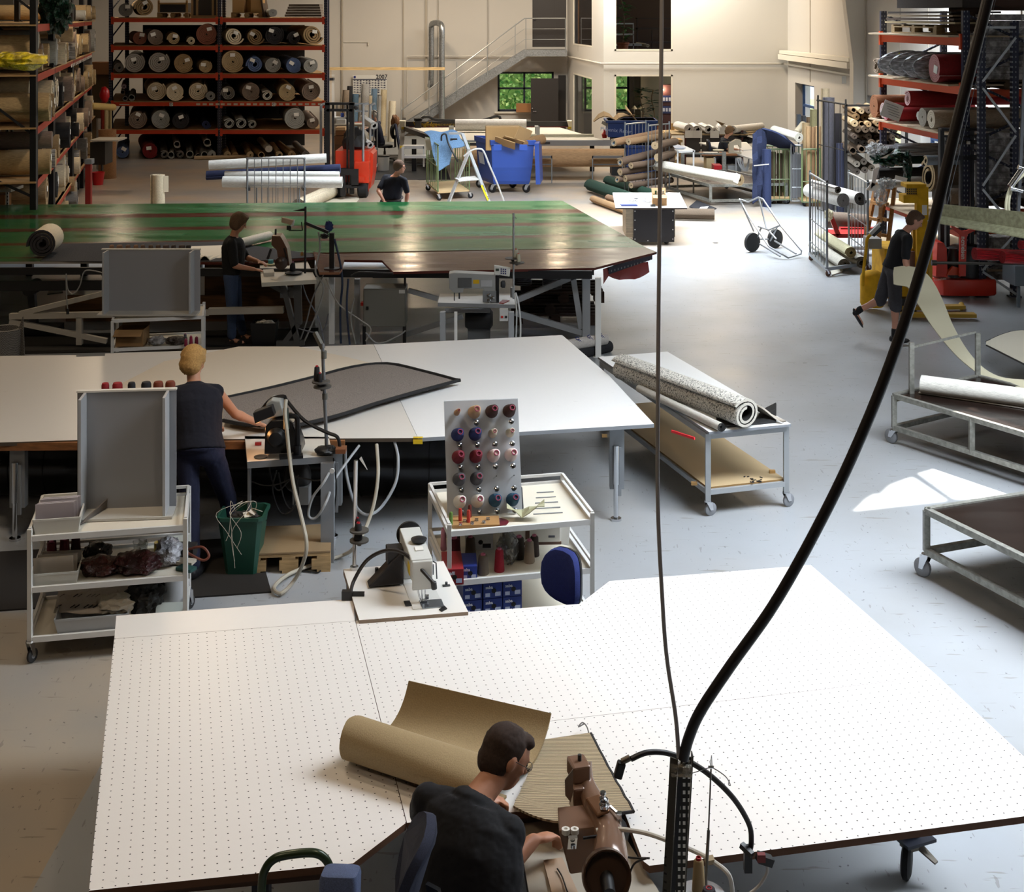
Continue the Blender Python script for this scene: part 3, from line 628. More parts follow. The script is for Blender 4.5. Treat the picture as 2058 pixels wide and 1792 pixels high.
BR=[('top',37,[(254,15,'g','tight'),(292,19.5,'t','mid'),(549,9,'l','tight')]),('second',93,[(281.5,14.2,'r','tight'),(315,16.5,'o','tight2'),(351,13,'b','mid'),(386,8.5,'c','mid'),(416,22,'r','tight2'),(473,18,'c','flat'),(514,17,'t','flat'),(553,20,'k','tight'),(592,14,'k','mid'),(630,20.5,'t','flat')]),('third',149,[(241,10.5,'g','mid'),(273,21,'s','tight'),(321.5,22,'s','tight'),(372,20,'t','tight2'),(415,13.5,'b','tight'),(470,23.5,'b','tight2'),(513.5,17,'u','mid'),(549,16.5,'l','tight'),(592,16,'u','tight2'),(625.5,15,'l','tight')]),('fourth',205,[(255,5.5,'g','tube'),(266,7,'l','tube'),(315,20,'c','tight'),(355,18.5,'c','tight2'),(398,19.5,'c','tight'),(426,10,'g','mid'),(459,15,'g','mid'),(505.5,19,'o','tight2'),(538,11,'w','loose'),(579,18,'b','tight2'),(625,19.5,'o','tight')]),('fifth',261,[(279,19,'o','tight'),(325,19.5,'l','tight2'),(365.5,17.5,'k','tight'),(416,9,'n','flat'),(463,11,'l','loose'),(486.5,11.5,'l','loose'),(508,9,'l','loose'),(594.5,22,'l','tight2'),(629,12.5,'o','tight')]),('floor',318,[(247,13,'u','tight'),(304,16,'m','tight2'),(333,8.5,'g','loose'),(346,7.5,'l','tube'),(363,8,'g','loose'),(383.5,8.5,'l','tube'),(401,6,'g','tube'),(414,8,'l','tube'),(428.5,8.5,'l','mid'),(459,7.5,'b','mid'),(474,6.5,'t','mid'),(505,7.5,'b','mid'),(528,7.5,'t','tube'),(563,7.5,'b','loose'),(588,8.5,'t','flat'),(616,8,'g','mid')])]
rr=random.Random(11)
RD=V((-.27,1,0)).normalized()
for sn,y,L_ in BR:
 zs=ZY(y)+.03 if sn!='floor' else 0.0
 for i,(x,r,c,k)in enumerate(L_):
  rad=r*sx;d=RD.copy();d.x+=rr.uniform(-.06,.06);d.normalize();p=V((QX(x),DR-.12+rr.uniform(-.06,.08),zs+rad*1.03))
  tg=(rr.uniform(-.35,.35),rr.uniform(.25,.55),.14,.1,rr.uniform(-.6,.6))if r>12 else None
  w_='on the '+sn+' shelf' if sn!='floor' else 'on the floor'
  roll(p,p+d*(rr.uniform(3.0,3.7)),rad,k,CH[c],f'{CN[c]} carpet roll, {ordn(i)} from left {w_} of the back rack',group='carpet rolls in the back rack',tg=tg,h2={'k':'2b292b','s':'a8a29a','n':'2a3358'}.get(c),mat=M('a7a29b',.3,0,'wrap')if c=='s' else None,h3='2c2824' if r>12 and k!='loose' else None)
for i,(x,y,r,k)in enumerate([(249,174,5.5,'mid'),(247,185,5,'tube'),(356,290,7.5,'tube'),(417,286.5,8.5,'tube'),(540,299,7.5,'tight'),(343,302-12,0,'')][:5]):
 p=Q(x,y,DR-.05);roll(p,p+RD*3,r*sx,k,['7d6a74','5d5148','a7a5a2','a2a09c','e2e0dc'][i],['thin mauve roll on top of the small bundle, fourth back-rack shelf','thin brown roll in the small bundle, fourth back-rack shelf','grey roll lying on top of the left heap under the back rack','grey roll lying on top of the heap beside the centre post','white-wrapped roll lying above the others under the right bay'][i],group='carpet rolls in the back rack')
# goods on the top shelf
zt=ZY(37)+.03
def pallet(c,sx_,sy_,label,rz=0,h='9c7c52',n=5,group=None):
 th=thing('wooden_pallet',label,'pallet',c,group);mx=Matrix.Translation(V(c))@Matrix.Rotation(rz,4,'Z');m=M(h,.85,0,'wood',sx=2,sy=9)
 mb=MB()
 for i in range(n):
  y=-sy_/2+(sy_-.1)*i/(n-1)+.05;mb.bx(-sx_/2,sx_/2,y-.048,y+.048,.122,.144,mx)
 part('deck_board',mb,m,th)
 for x in(-sx_/2+.05,0,sx_/2-.05):part('runner',MB().bx(x-.05,x+.05,-sy_/2,sy_/2,.1,.122,mx),m,th);part('runner',MB().bx(x-.05,x+.05,-sy_/2,sy_/2,0,.022,mx),m,th)
 for x in(-sx_/2+.07,0,sx_/2-.07):
  for y in(-sy_/2+.07,0,sy_/2-.07):part('block',MB().bx(x-.07,x+.07,y-.07,y+.07,.022,.1,mx),m,th)
 return th
pallet((QX(345),DR+.5,zt),.9,.8,'wooden pallet under the dark framed crate on the top back shelf')
mb=MB();X0=QX(317);X1=QX(375);mb.bx(X0,X1,DR+.1,DR+.9,zt+.15,zt+.42);m2=MB();m2.bx(X0-.02,X0+.04,DR+.06,DR+.1,zt+.15,zt+.5);m2.bx(X1-.04,X1+.02,DR+.06,DR+.1,zt+.15,zt+.5);m2.bx(X0,X1,DR+.06,DR+.1,zt+.38,zt+.43)
o=solo('crate',mb,M('171418',.5),'black crate with wooden frame on a pallet, top back shelf','crate');pp=part('frame',m2,M('a98455',.8),None);pp.parent=o;pp.location=-o.location
mb=MB();mb.bx(QX(381),QX(434),DR+.3,DR+.36,zt,zt+.6);m2=MB()
for x in(382,392,424,433):m2.bx(QX(x)-.03,QX(x)+.03,DR+.24,DR+.3,zt,zt+.6)
m2.bx(QX(382),QX(434),DR+.22,DR+.3,zt,zt+.06);o=solo('framed_panel',mb,M('3b3632',.25),'dark glass panel in a pale timber frame on the top back shelf','panel');pp=part('frame',m2,M('9f815a',.8),None);pp.parent=o;pp.location=-o.location
pallet((QX(494),DR+.5,zt),.9,.8,'wooden pallet under two cartons on the top back shelf')
for i,(a,b,w)in enumerate(((463,487,'left'),(500,525,'right'),(470,520,'rear'))):carton('carton',((QX(a)+QX(b))/2,DR+.45+.35*(i==2),zt+.144),(QX(b)-QX(a),.3 if i==2 else.35,.5),0,f'{w} brown cardboard carton on the pallet of the top back shelf',h='c39a63')
for i in range(5):
 mb=MB();mb.bx(QX(571+i*2),QX(645-i),DR+.1,DR+.8,zt+.02+i*.075,zt+.085+i*.075);solo('wooden_plank',mb,M('6e6258',.8,0,'wood',sx=.6,sy=8),f'weathered wooden plank, {ordn(i)} from the bottom of the stack on the top back shelf','plank',group='weathered planks on the top shelf')
mb=MB();mb.ext([V((QX(526),DR+.2,zt)),V((QX(530),DR+.2,zt)),V((QX(521),DR+.2,zt+.75)),V((QX(518),DR+.2,zt+.75))],(0,.8,0));solo('leaning_panel',mb,M('4c3a2a',.7),'thin dark board leaning beside the cartons on the top back shelf','board')
# == left rack running towards the back
e=V((-.2436,1,0));rk=thing('pallet_rack','long dark rack along the left side stacked with carpet rolls end-on to the aisle','rack',(-8,25,0))
fx=lambda D:-2.34-.2436*D
axn=V((-1,-.2436,0)).normalized()
for D in(22.1,25.2,29.7,33.0,36.0):
 zf=1.04 if D<23 else 0;mb=MB();a=V((fx(D),D,zf));b=a+axn*1.1
 for q in(a,b):mb.bar(q,q+V((0,0,5.2-zf)),.1)
 for k in range(4):mb.bar(a+V((0,0,.2+k)),b+V((0,0,1.1+k))if k%2 else a+axn*1.1+V((0,0,.75+k)),.04)
 part('upright',mb,M('0f1118',.5),rk)
LZ=[4.03,3.22,2.37,1.5,.63]
for z in LZ:
 for a,b in((22.1,25.2),(25.2,29.7),(29.7,33),(33,36)):
  if z<1 and a<23:a=23.8
  mb=MB();mb.bar((fx(a)+.03,a,z-.06),(fx(b)+.03,b,z-.06),.05,.12);part('beam',mb,M('b03a20',.5),rk)
 mb=MB();d0=22.0 if z>1 else 23.8;A=V((fx(d0),d0,z));B=V((fx(36.3),36.3,z));mb.prism([A-axn*.04,B-axn*.12,B+axn*1.6,A+axn*1.6],.025);part('shelf_board',mb,M('b59468',.8),rk)
for k in range(16):
 D=29+k*.45;p=V((fx(D)+.06,D,3.1));part('price_label',MB().bar(p,p+e*.22,.004,.07),PAPER,rk)
lev=['top','second','third','fourth','lowest','floor']
rr=random.Random(23);pal=['b','o','b','t','g','c','o','l','k','b','c']
for li,z in enumerate(LZ+[0.0]):
 D=36.0;i=0
 while D>(22.6 if z>1 else 24.6)and i<39:
  r=rr.uniform(.17,.33)if li not in(5,)else rr.uniform(.12,.24)
  if li==0:r=rr.uniform(.12,.2)
  c=rr.choice(pal);D-=r*1.05
  if li==0 and D<31.5:break
  if li==1 and i>4:c='b' if c in 'kg' else c
  k=rr.choice(['tight','tight2','mid','flat']);pr=rr.uniform(-.18,.22)
  if li==2 and abs(D-25)<.5:r=.33;c='c';pr=.05
  p=V((fx(D),D,z+.02+r))-axn*pr
  roll(p,p+axn*rr.uniform(2.6,3.4),r,k,CH[c],f'{CN[c]} carpet roll, {ordn(i)} from far end, {lev[li]} level of the left rack',group='carpet rolls in the left rack',tg=(rr.uniform(-.3,.3),.3,.13,.1,.2)if rr.random()<.5 else None,mat=M('a8a6a4',.3,0,'wrap')if rr.random()<.1 else None,h3='2a2522')
  if z<4 and r<.2 and rr.random()<.6:
   p2=p+V((0,-r*1.0,r*1.85));c2=rr.choice(pal);roll(p2,p2+axn*3,r*.9,k,CH[c2],f'{CN[c2]} roll on top of the {ordn(i)} from far end, {lev[li]} level of left rack',group='carpet rolls in the left rack')
  D-=r*1.02;i+=1
mb=blob(Q(40,122,19.6),(.35,.5,.13),3,.3,2,3);solo('plastic_bundle',mb,M('b8a81c',.25,0,'wrap'),'bundle wrapped in yellow plastic on the second shelf of the left rack','bundle',smooth=True)
mb=blob(Q(112,18,24.5),(.26,.3,.42),5,.5,3,4);solo('green_plastic_bundle',mb,M('0f2a1e',.25,0,'wrap'),'dark green crinkled plastic bundle hanging from the top of the left rack','bundle',smooth=False)
# == right rack
fr=lambda D:6.51+.106*(24-D);nr=V((.994,.105,0)).normalized()
rk=thing('pallet_rack','orange-beamed navy rack on the right holding wrapped and red carpet rolls','rack',(7,22,0))
for D in(24,20.7):
 mb=MB();a=V((fr(D),D,0));b=a+nr*1.1
 for q in(a,b):mb.bar(q,q+V((0,0,4.25)),.1)
 for k in range(4):mb.bar(a+V((0,0,.2+k)),b+V((0,0,.7+k)),.035);mb.bar(b+V((0,0,.7+k)),a+V((0,0,1.2+k)),.035)
 part('upright',mb,NAVY,rk)
RZ=[3.86,3.12,2.37,.95,.3]
OB=M('d4512a',.45)
for z in RZ:
 mb=MB();mb.bar((fr(23.95)-.03,23.95,z-.08),(fr(20.75)-.03,20.75,z-.08),.05,.13);mb.bar((fr(20.76)-.05,20.76,z-.08),(fr(20.7)-.05,20.7,z-.08),.06,.24);mb.bar((fr(24.0)-.05,24.0,z-.08),(fr(23.94)-.05,23.94,z-.08),.06,.24);part('beam',mb,OB,rk)
 mb=MB();A=V((fr(24.05),24.05,z+.01));B=V((fr(20.75),20.75,z+.01));mb.prism([A-nr*.25,B-nr*.25,B+nr*1.3,A+nr*1.3],.025);part('shelf_board',mb,M('b9a58a',.8),rk)
def rr_roll(px,z,r,k,h,label,dz=0,L=1.6,pr=.15,**kw):
 D=24899/(px-738);p=V((fr(D),D,z+r+.02+dz))-nr*pr;return roll(p,p+nr*L,r,k,h,label,group='rolls in the right rack',**kw)
SW=M('b9bbbf',.28,0,'wrap',sc=11)
for i,px in enumerate((1817,1841,1867,1889)):
 o=rr_roll(px,3.12,.225,'tight','a8a8ac',f'silver plastic-wrapped roll, {ordn(i)} from left on the right rack with yellow sticker',pr=.0,mat=M('85878b',.35,0,'carpet',sc=14,c=.7),h2='a0a0a4',tg=(.1*(-1)**i,(.6,-.62,.5,-.7)[i],.13,.12,.3),tagc='d9d01e')
 o.children[0].location.y=-.11/1.6;mb=MB();mb.lathe(o.location-nr*.07,[(.02,.045),(.05,.02),(.1,0),(.17,.01),(.215,.05),(.225,.1)],24,nr);q=part('gathered_end',mb,M('b9bbbf',.28,0,'wrap',sc=34),None,True,base=o.location);q.parent=o;q.location=(0,0,0);q.rotation_euler=(0,0,0);q.matrix_parent_inverse=Matrix.Identity(4)
 w_=o.matrix_basis.inverted();q.matrix_basis=w_@Matrix.Translation(o.location)
rr_roll(1785,3.12,.15,'loose','8f7e6c','small taupe carpet roll at the left end of the silver wrapped rolls',L=1.2,pr=.22)
rr_roll(1916,3.12,.23,'tight2','7c1418','large red roll in ribbed wrap beside the silver wrapped rolls',h2='c08a8a',tg=(.3,-.1,.13,.12,.2),pr=.3)
rr_roll(1779,2.37,.21,'tight2','8a5634','brown kraft roll end at the left of the red rolls on the right rack',h2='8f5b38',h3='3a2a20',pr=.2)
rr_roll(1800,2.37,.15,'mid','9a1a20','red roll in clear plastic next to the brown kraft roll',h2='b9a4a0',pr=.22)
rr_roll(1815,2.37,.11,'loose','a31a22','small red roll with pink edge under the handwritten sheet',h2='d08a90',pr=.3)
rr_roll(1829,2.37,.13,'mid','a01c22','red roll whose end is hidden by the handwritten sheet',h2='c66a70',pr=.25)
rr_roll(1838,2.37,.14,'loose','8c161c','long red carpet roll, lower of the two stacked on the right rack',h2='d4b0b0',dz=.27,pr=.12,L=2)
rr_roll(1840,2.37,.15,'mid','7d1218','long red carpet roll, topmost on the right rack middle shelf',h2='d0a8a8',dz=.56,pr=.05,L=2)
rr_roll(1864,2.37,.08,'mid','c9c6c0','small white roll between the sheet and the speckled grey roll',dz=.08)
rr_roll(1878,2.37,.17,'tight','7c7468','speckled grey-brown roll with white core at the right rack',h2='9c958a',pr=.2,L=2)
rr_roll(1903,2.37,.16,'mid','b5a690','beige roll in clear plastic near the right post of the right rack',pr=.25,h2='cfc4b0')
mb=MB();A=Q(1846,222,22.4)-nr*.45;mb.box(A,(.34,.006,.27),.1,0,.35);o=solo('handwritten_sheet',mb,PAPER,'large white sheet with handwriting stuck on the red rolls','paper')
mb=MB()
for k in range(5):mb.box(A+V((-.0+.01*k,-.012,.09-.045*k)),(.22-.02*(k%2),.003,.006),.1,0,.35)
t=part('handwriting',mb,M('55555c',.8),None);t.parent=o;t.location=-o.location
# goods on the top shelf of the right rack
pallet((fr(22.6)+.35,22.6,3.875),.8,1.9,'pale pallet on the top shelf of the right rack',.1,h='a08a68')
for i in range(4):
 mb=MB();mb.box((fr(22.4)+.35,22.4,4.06+i*.055),(.8,2.9-.1*i,.03),.1);solo('chipboard_sheet',mb,M(['a89878','4a3a30','8d7c64','2f2723'][i],.8),f'board sheet, {ordn(i)} from the bottom of the pile on the top right shelf','board',group='boards piled on the right rack')
mb=MB();mb.box((fr(22)+.3,22.0,4.4),(.7,2.6,.2),.1);solo('dark_timber_stack',mb,M('2c231e',.8,0,'wood'),'dark timber bundle on top of the right rack','timber')
mb=MB();mb.box((fr(21.2)+.3,21.3,4.18),(.4,.55,.5),.1);solo('wooden_crate',mb,M('4a3526',.8,0,'wood'),'brown wooden crate at the right end of the top right shelf','crate')
# second rack with shrink-wrapped pallets
rk=thing('pallet_rack','navy rack with silver diagonal bracing at the right edge, holding wrapped pallets','rack',(7.4,20.5,0))
P1=V((6.98,20.35,0));P2=V((7.47,20.35,0))
for a in(P1,P2):
 mb=MB();mb.bar(a,a+V((0,0,4.1)),.1);mb.bx(a.x-.09,a.x+.09,a.y-.07,a.y+.07,0,.012);part('upright',mb,NAVY,rk)
mb=MB();zz=[4.05,3.35,2.45,1.75,1.1,.5,.1]
mb.bar(P1+V((0,-.05,4.0)),P2+V((0,-.05,4.0)),.035)
for i,(za,zb)in enumerate(((3.2,3.85),(3.1,2.45),(1.65,2.4),(1.6,1.0),(.4,.95),(.38,.05))):mb.bar(P1+V((0,-.05,za)),P2+V((0,-.05,zb)),.035)
part('brace',mb,M('a9adb2',.35,.8),rk)
for z in(3.05,1.2,.95):
 mb=MB();mb.bar((6.95,20.9,z-.06),(9.0,21.3,z-.06),.05,.12);part('beam',mb,OB,rk)
SG=M('8f8c8c',.3,0,'wrap',sc=7)
for i,(x,y,z,w_,h_)in enumerate(((7.55,21.2,3.2,.85,1.0),(8.35,21.0,3.2,.6,1.0),(7.5,21.15,1.4,.85,1.0),(8.25,20.8,1.4,.6,.85),(7.6,21.2,.15,.9,.65),(8.3,20.9,.15,.7,.6))):
 mb=MB();n_=10
 for k in range(n_):j=.012*math.sin(k*2.7+i);mb.bx(x-w_/2+j,x+w_/2+j,y-.35,y+.35,z+h_*k/n_,z+h_*(k+.94)/n_)
 solo('wrapped_pallet_load',mb,SG,['grey stack in shrink film, upper level beside the silver brace','grey stack in shrink film, upper level at the picture edge','grey stack in shrink film, middle level beside the silver brace','grey stack in shrink film with white note, middle level at the edge','flat grey stack in film, floor level behind the red truck','flat grey stack in film, floor level at the right edge'][i],'load',group='shrink-wrapped loads on the right rack')
 if i in(0,2):pallet((x,y,z-.15),w_,.8,['wooden pallet under the upper wrapped load','','wooden pallet under the middle wrapped load'][i],h='4c3b2a')
mb=MB();mb.cyl((7.2,20.9,4.45),(8.75,20.7,4.45),.2,n=20);solo('cardboard_roll',mb,M('3a2418',.8),'dark brown roll lying on top of the right-edge rack','roll',smooth=True)
# == trolleys and carts
def tube_frame(th,pts,segs,w_,mat,name='frame'):
 mb=MB()
 for a,b in segs:mb.bar(pts[a],pts[b],w_)
 return part(name,mb,mat,th)
# white-topped trolley
th=thing('trolley','grey steel trolley with white top and chipboard shelf, right of the middle table','trolley',G(1420,1000))
zt_=.72
A,B,C_=G(1425,868,zt_),G(1590,852,zt_),G(1203,722,zt_)
Dv=B+(C_-A);top=[A,B,Dv+V((0,.1,0)),C_+V((0,.1,0))]
def inset(ps,k):c=sum(ps,V((0,0,0)))/4;return[p+(c-p).normalized()*k for p in ps]
mb=MB();mb.prism(top,.02,side=1);part('top_board',mb,[M('e9ebec',.35),GREY],th)
cs=[p.copy()for p in inset(top,.06)]
SG2=M('9fa3a6',.45,.25)
mb=MB()
for i in range(4):
 a,b=cs[i].copy(),cs[(i+1)%4].copy();a.z=b.z=zt_-.05;mb.bar(a,b,.04,.045);a.z=b.z=.2;mb.bar(a,b,.035,.04)
part('frame',mb,SG2,th)
for p in cs:
 mb=MB();mb.bx(p.x-.022,p.x+.022,p.y-.022,p.y+.022,.12,zt_-.03);part('leg',mb,SG2,th);caster(th,(p.x,p.y,0),.055,.13)
mb=MB();mb.prism([V((p.x,p.y,.235))for p in inset(top,.075)],.016,side=1)
part('shelf_board',mb,[M('b39c78',.75),M('8a6b3f',.8)],th)
mb=MB()
for(x,y)in((1345,806),(1215,878),(1395,974),(1552,950)):q=G(x,y,.235);mb.bx(q.x-.025,q.x+.025,q.y-.015,q.y+.015,.235,.26)
part('stop_block',mb,M('b08a55',.7),th)
mb=MB();mb.bar(G(1350,866,.665),G(1396,881,.665),.012,.02);part('red_bar',mb,M('e0303a',.5),th,label='short red bar under the top')
mb=MB();rq=random.Random(2)
for k in range(14):q=G(1495+rq.uniform(0,36),957+rq.uniform(0,12),.24);mb.box(q,(rq.uniform(.01,.035),.008,.006),rq.uniform(0,3))
solo('screws',mb,M('1a1a1c',.5),'scattered black screws on the chipboard shelf of the white-topped trolley','screws',kind='stuff')
SCR=M('d6d2c8',.8,0,'scribble')
P=lambda x,y,r,z=zt_:G(x,y,z+r)
a=G(1500,832,.85);b=G(1250,738,.85)
roll(a,b,.135,'loose','d6d2c8','thick cream roll with black scribble print on the white-topped trolley',h2='c9c4b8',h3='171615',mat=SCR)
mb=MB();g=[]
for i in range(13):
 t=i/12;w_=math.sin(t*math.pi);q=G(1492+t*88,838+t*16,zt_);g.append([q+V((0,0,.03+.11*math.sin(t*3.6+.25)*(1-t)**.5+.004)),q+V((-.2,.45,.03+.1*math.sin(t*3.4+.3)*(1-t)**.5))])
mb.sheet(g,.014);solo('carpet_flap',mb,M('bdb6aa',.9),'curled end flap of the scribble-print carpet on the trolley','carpet')
a=G(1450,858,zt_+.045);b=G(1285,780,zt_+.045);roll(a,b,.042,'flat','cfcbc2','thin pale roll with black underside lying in front of the scribble-print roll',h2='161616',h3='161616')
mb=MB();g=[[G(1440+i*20,862-i*2+j*-9,zt_)+V((0,0,.012+.03*math.sin(i*1.3)*j*.5))for j in range(4)]for i in range(7)];mb.sheet(g,.014);solo('carpet_piece',mb,M('19191a',.7),'folded black rubber-backed carpet under the roll ends on the white-topped trolley','carpet')
# steel frame trolleys on the right
SFR=M('8f8f88',.45,.4,'galv')
def ftrolley(label,near,dxr,dyr,zt,boards,casters,posts=(),W=.045,mids=(),base=None,top_open=True,lowz=.2):
 A=near[0];th=thing('frame_trolley',label,'trolley',V((A.x,A.y,0)));c=[p.copy()for p in near]
 mb=MB()
 for i in range(4):
  a,b=c[i].copy(),c[(i+1)%4].copy();a.z=b.z=zt;mb.bar(a,b,W);a.z=b.z=lowz;mb.bar(a,b,W)
 for p in c+[V(q)for q in mids]:mb.bar(V((p.x,p.y,lowz)),V((p.x,p.y,zt)),W)
 part('frame',mb,SFR,th)
 mb=MB();mb.prism([V((p.x,p.y,zt+.01))for p in inset(c,.02)],.018);part('deck_board',mb,boards,th)
 for(i,hh)in posts:
  p=c[i];mb=MB();mb.bar(V((p.x,p.y,zt)),V((p.x,p.y,hh)),W);part('post',mb,SFR,th)
 if len(posts)==2:
  p,q=c[posts[0][0]],c[posts[1][0]];mb=MB();mb.cyl(V((p.x,p.y,posts[0][1]-.05)),V((q.x,q.y,posts[0][1]-.05)),.014,n=10);part('handle_bar',mb,M('a39c88',.5),th)
 for i in casters:p=c[i];caster(th,(p.x,p.y,0),.07,lowz-.02,ang=2.2)
 return th
DK=M('1e1512',.22,0,'varnish')
A=G(1797,795,.47);dirR=G(2058,872,.47)-A;B=G(1965,757,.47)-A
A2=A+dirR.normalized()*3.0
ftrolley('steel frame trolley with dark deck and upright handle, at the right edge',[A,A2,A2+B,A+B],0,0,.47,DK,(0,1),posts=((0,.47),(3,.92)),mids=[A+dirR*.62],lowz=.16)
th=[o for o in bpy.data.objects if o.name=='frame_trolley'][0]
p=G(1832,792,.47);q=G(1960,757,.47)
mb=MB();mb.bar(V((p.x,p.y,.47)),V((p.x,p.y,.98)),.045);mb.bar(p+V((0,0,.46)),V((q.x,q.y,.93)),.02);part('post',mb,SFR,th)
a=G(1852,772,.575);b=G(2062,800,.575);d=(b-a).normalized();roll(a,a+d*2.2,.095,'mid','e6e4dc','white carpet roll lying on the dark deck of the right-hand trolley',h2='c9c6bf',h3='242424')
mb=MB();q=[G(1846,790,.485),G(2062,822,.485),G(2080,812,.485),G(1856,778,.485)];mb.prism([p+V((0,0,.008))for p in q],.008);solo('carpet_piece',mb,M('d4d0c6',.8),'flat cream carpet edge under the white roll on the right-hand trolley','carpet')
A=G(1862,1026,.5);Rr=(G(2058,1122,.5)-A).normalized();Bk=G(2058,995,.5)-A
A2=A+Rr*2.2
ftrolley('low steel frame trolley with dark deck, lower right corner of the hall',[A,A2,A2+Bk.normalized()*1.4,A+Bk.normalized()*1.4],0,0,.5,DK,(0,),lowz=.2)
# cream carpet piece lying at the right edge
mb=MB();g=[]
for i in range(13):
 t=i/12;x=1982+t*120;g.append([G(x,690-22*math.sin(t*2.6)-4,.3)+V((0,0,0)),G(x,690+t*60,.3)+V((0,-.0,-.02))])
mb.sheet(g,.01);o=solo('carpet_sheet',mb,M('d7d1bf',.9),'cream carpet piece with dark edge curling in at the right edge','carpet')
e=MB();e.tube([r[1]+V((0,-.01,0))for r in g],.01,6);e.tube([r[0]for r in g],.007,6);pp=part('edge_binding',e,BLACK,None,True);pp.parent=o;pp.location=-o.location
# ---- white tubular carts
WT=M('d4d4d2',.4)
def cart(name,label,x0,x1,D0,D1,levels,zleg=.14,w_=.028,lip=.06,casters=True,rz=0,cen=None,fr_mat=None,extra=0):
 th=thing(name,label,'trolley',((x0+x1)/2,D0,0));c=V((x0,D0,0));rot=Matrix.Translation(c)@Matrix.Rotation(rz,4,'Z')@Matrix.Translation(-c);P_=lambda x,y,z:rot@V((x,y,z));fm=fr_mat or WT
 for x in(x0,x1):
  for y in(D0,D1):mb=MB();mb.bar(P_(x,y,zleg),P_(x,y,levels[-1]+lip+(extra if y==D1 else 0)),w_);part('post',mb,fm,th)
 for z in levels:
  mb=MB()
  for a,b in(((x0,D0),(x1,D0)),((x0,D1),(x1,D1)),((x0,D0),(x0,D1)),((x1,D0),(x1,D1))):mb.bar(P_(*a,z),P_(*b,z),.022,.035)
  for a,b in(((x0,D1),(x1,D1)),((x0,D0),(x0,D1)),((x1,D0),(x1,D1))):mb.bar(P_(*a,z+lip),P_(*b,z+lip),.018)
  part('rail',mb,fm,th)
  mb=MB();q=[P_(x0+.01,D0+.01,z),P_(x1-.01,D0+.01,z),P_(x1-.01,D1-.01,z),P_(x0+.01,D1-.01,z)];mb.prism(q,.014);part('shelf',mb,M('d9d2c2',.5),th)
 if casters:
  for x in(x0,x1):
   for y in(D0,D1):q=P_(x,y,0);caster(th,(q.x,q.y,0),.045,zleg+.01,wm=M('2a2a2c',.7),ang=1.2)
 return th,P_
# cart left (with tall open board)
D0=8.85
cx0=QX(60,D0);cx1=cx0+.98
rz1=.2
cl,PL=cart('shelf_cart','white three-tier cart with trays and yarn bags, left of the nearest table',cx0,cx1,D0,D0+.62,[.155,ZY(1185,D0),ZY(1082,D0)],rz=rz1)
zL=[.155,ZY(1185,D0),ZY(1082,D0)]
# tall grey spool boxes (open-front panels seen from behind)
PG=M('8e9095',.55);PGL=M('a9abae',.5)
def spool_board(label,x0,x1,y,z0,z1,rz,side,tops,cols,group,nm='thread_spool',lean=.0,n=0,r=.028):
 th=thing('thread_board',label,'board',((x0+x1)/2,y,z0));c=V(((x0+x1)/2,y,0));rot=Matrix.Translation(c)@Matrix.Rotation(rz,4,'Z')@Matrix.Translation(-c)
 def bx_(a,b,c_,d,e_,f_,nm_,m):mb=MB();mb.bx(a,b,c_,d,e_,f_,rot);part(nm_,mb,m,th)
 bx_(x0,x1,y,y+.016,z0,z1,'back_or_shade_panel',PG);bx_(x0+side,x0+side+.018,y-.19,y,z0,z1,'side_panel',PGL);bx_(x1-side-.018,x1-side,y-.19,y,z0,z1,'side_panel',PGL)
 bx_(x0,x1,y-.2,y,z0-.016,z0,'base_board',M('b4b2ac',.5));bx_(x0-.004,x1+.004,y-.01,y+.03,z1,z1+.012,'top_edge',OFFW)
 bx_(x0+.02,x1-.02,y+.016,y+.13,z1-.072,z1-.064,'spool_shelf',PG)
 for i,px in enumerate(tops):
  q=V((px,y+.085,z1-.012));q=rot@q;rr_=r*(1.25 if cols[i][1]else.95)
  mb=MB();mb.lathe(q,[(rr_*.9,-.05),(rr_,0),(rr_*.98,.035),(rr_*.8,.05),(.01,.053)],16);solo(nm,mb,M(cols[i][0],.7),cols[i][2],'spool',group=group,smooth=True)
 return th
zb=zL[2]+.02;DB_=D0+.5;xb0,xb1=QX(158,DB_),QX(352,DB_)
spool_board('tall grey three-sided board standing on the left cart, seen from behind',xb0,xb1,DB_,zb,ZY(786,DB_),.1,.045,[QX(x,DB_)for x in(208,232,260,289,313,337)],[('8c1620',0,'dark red spool top, leftmost above the tall grey board'),('8c1620',1,'dark red spool top, second above the tall grey board'),('1c1c24',0,'small black spool top with white core above the tall grey board'),('14161e',1,'large black spool top above the tall grey board'),('6e2f18',1,'rust brown spool top left of another, above the tall grey board'),('6e2f18',1,'rust brown spool top at the right end above the tall grey board')],'spools on the tall grey board')
# second cart further back
D2=14.7
c2,P2_=cart('shelf_cart','white cart with carton and bagged bits beneath the wide grey board',QX(226,D2),QX(226,D2)+.947,D2,D2+.6,[ZY(703,D2),ZY(645,D2)],zleg=.0,lip=.0,casters=False,extra=.04,rz=.2)
z2=ZY(640,D2)
names=['first','second','third','fourth','fifth','sixth','seventh','eighth','ninth','tenth','eleventh']
spool_board('wide grey three-sided board standing on the cart behind the middle table',QX(205,D2+.3),QX(402,D2+.3),D2+.3,z2+.02,ZY(502,D2+.3),0,.06,[QX(x,D2+.3)for x in(220,236,253,269,283,299,314,330,345,362,375)],[(['8d6a50','80604a','6e5240','8d6a50','6a5142','5c4638','5a4436','50403a','3c312c','45362f','2c2624'][i],i in(1,7,9),f'brown spool top, {names[i]} from left above the wide grey board')for i in range(11)],'spools on the wide grey board')
carton('carton',(QX(256,D2),D2+.2,ZY(700,D2)),(.3,.26,.18),0,'open brown carton with a hand hole on the cart under the wide grey board',h='8a6a44',open_=True)
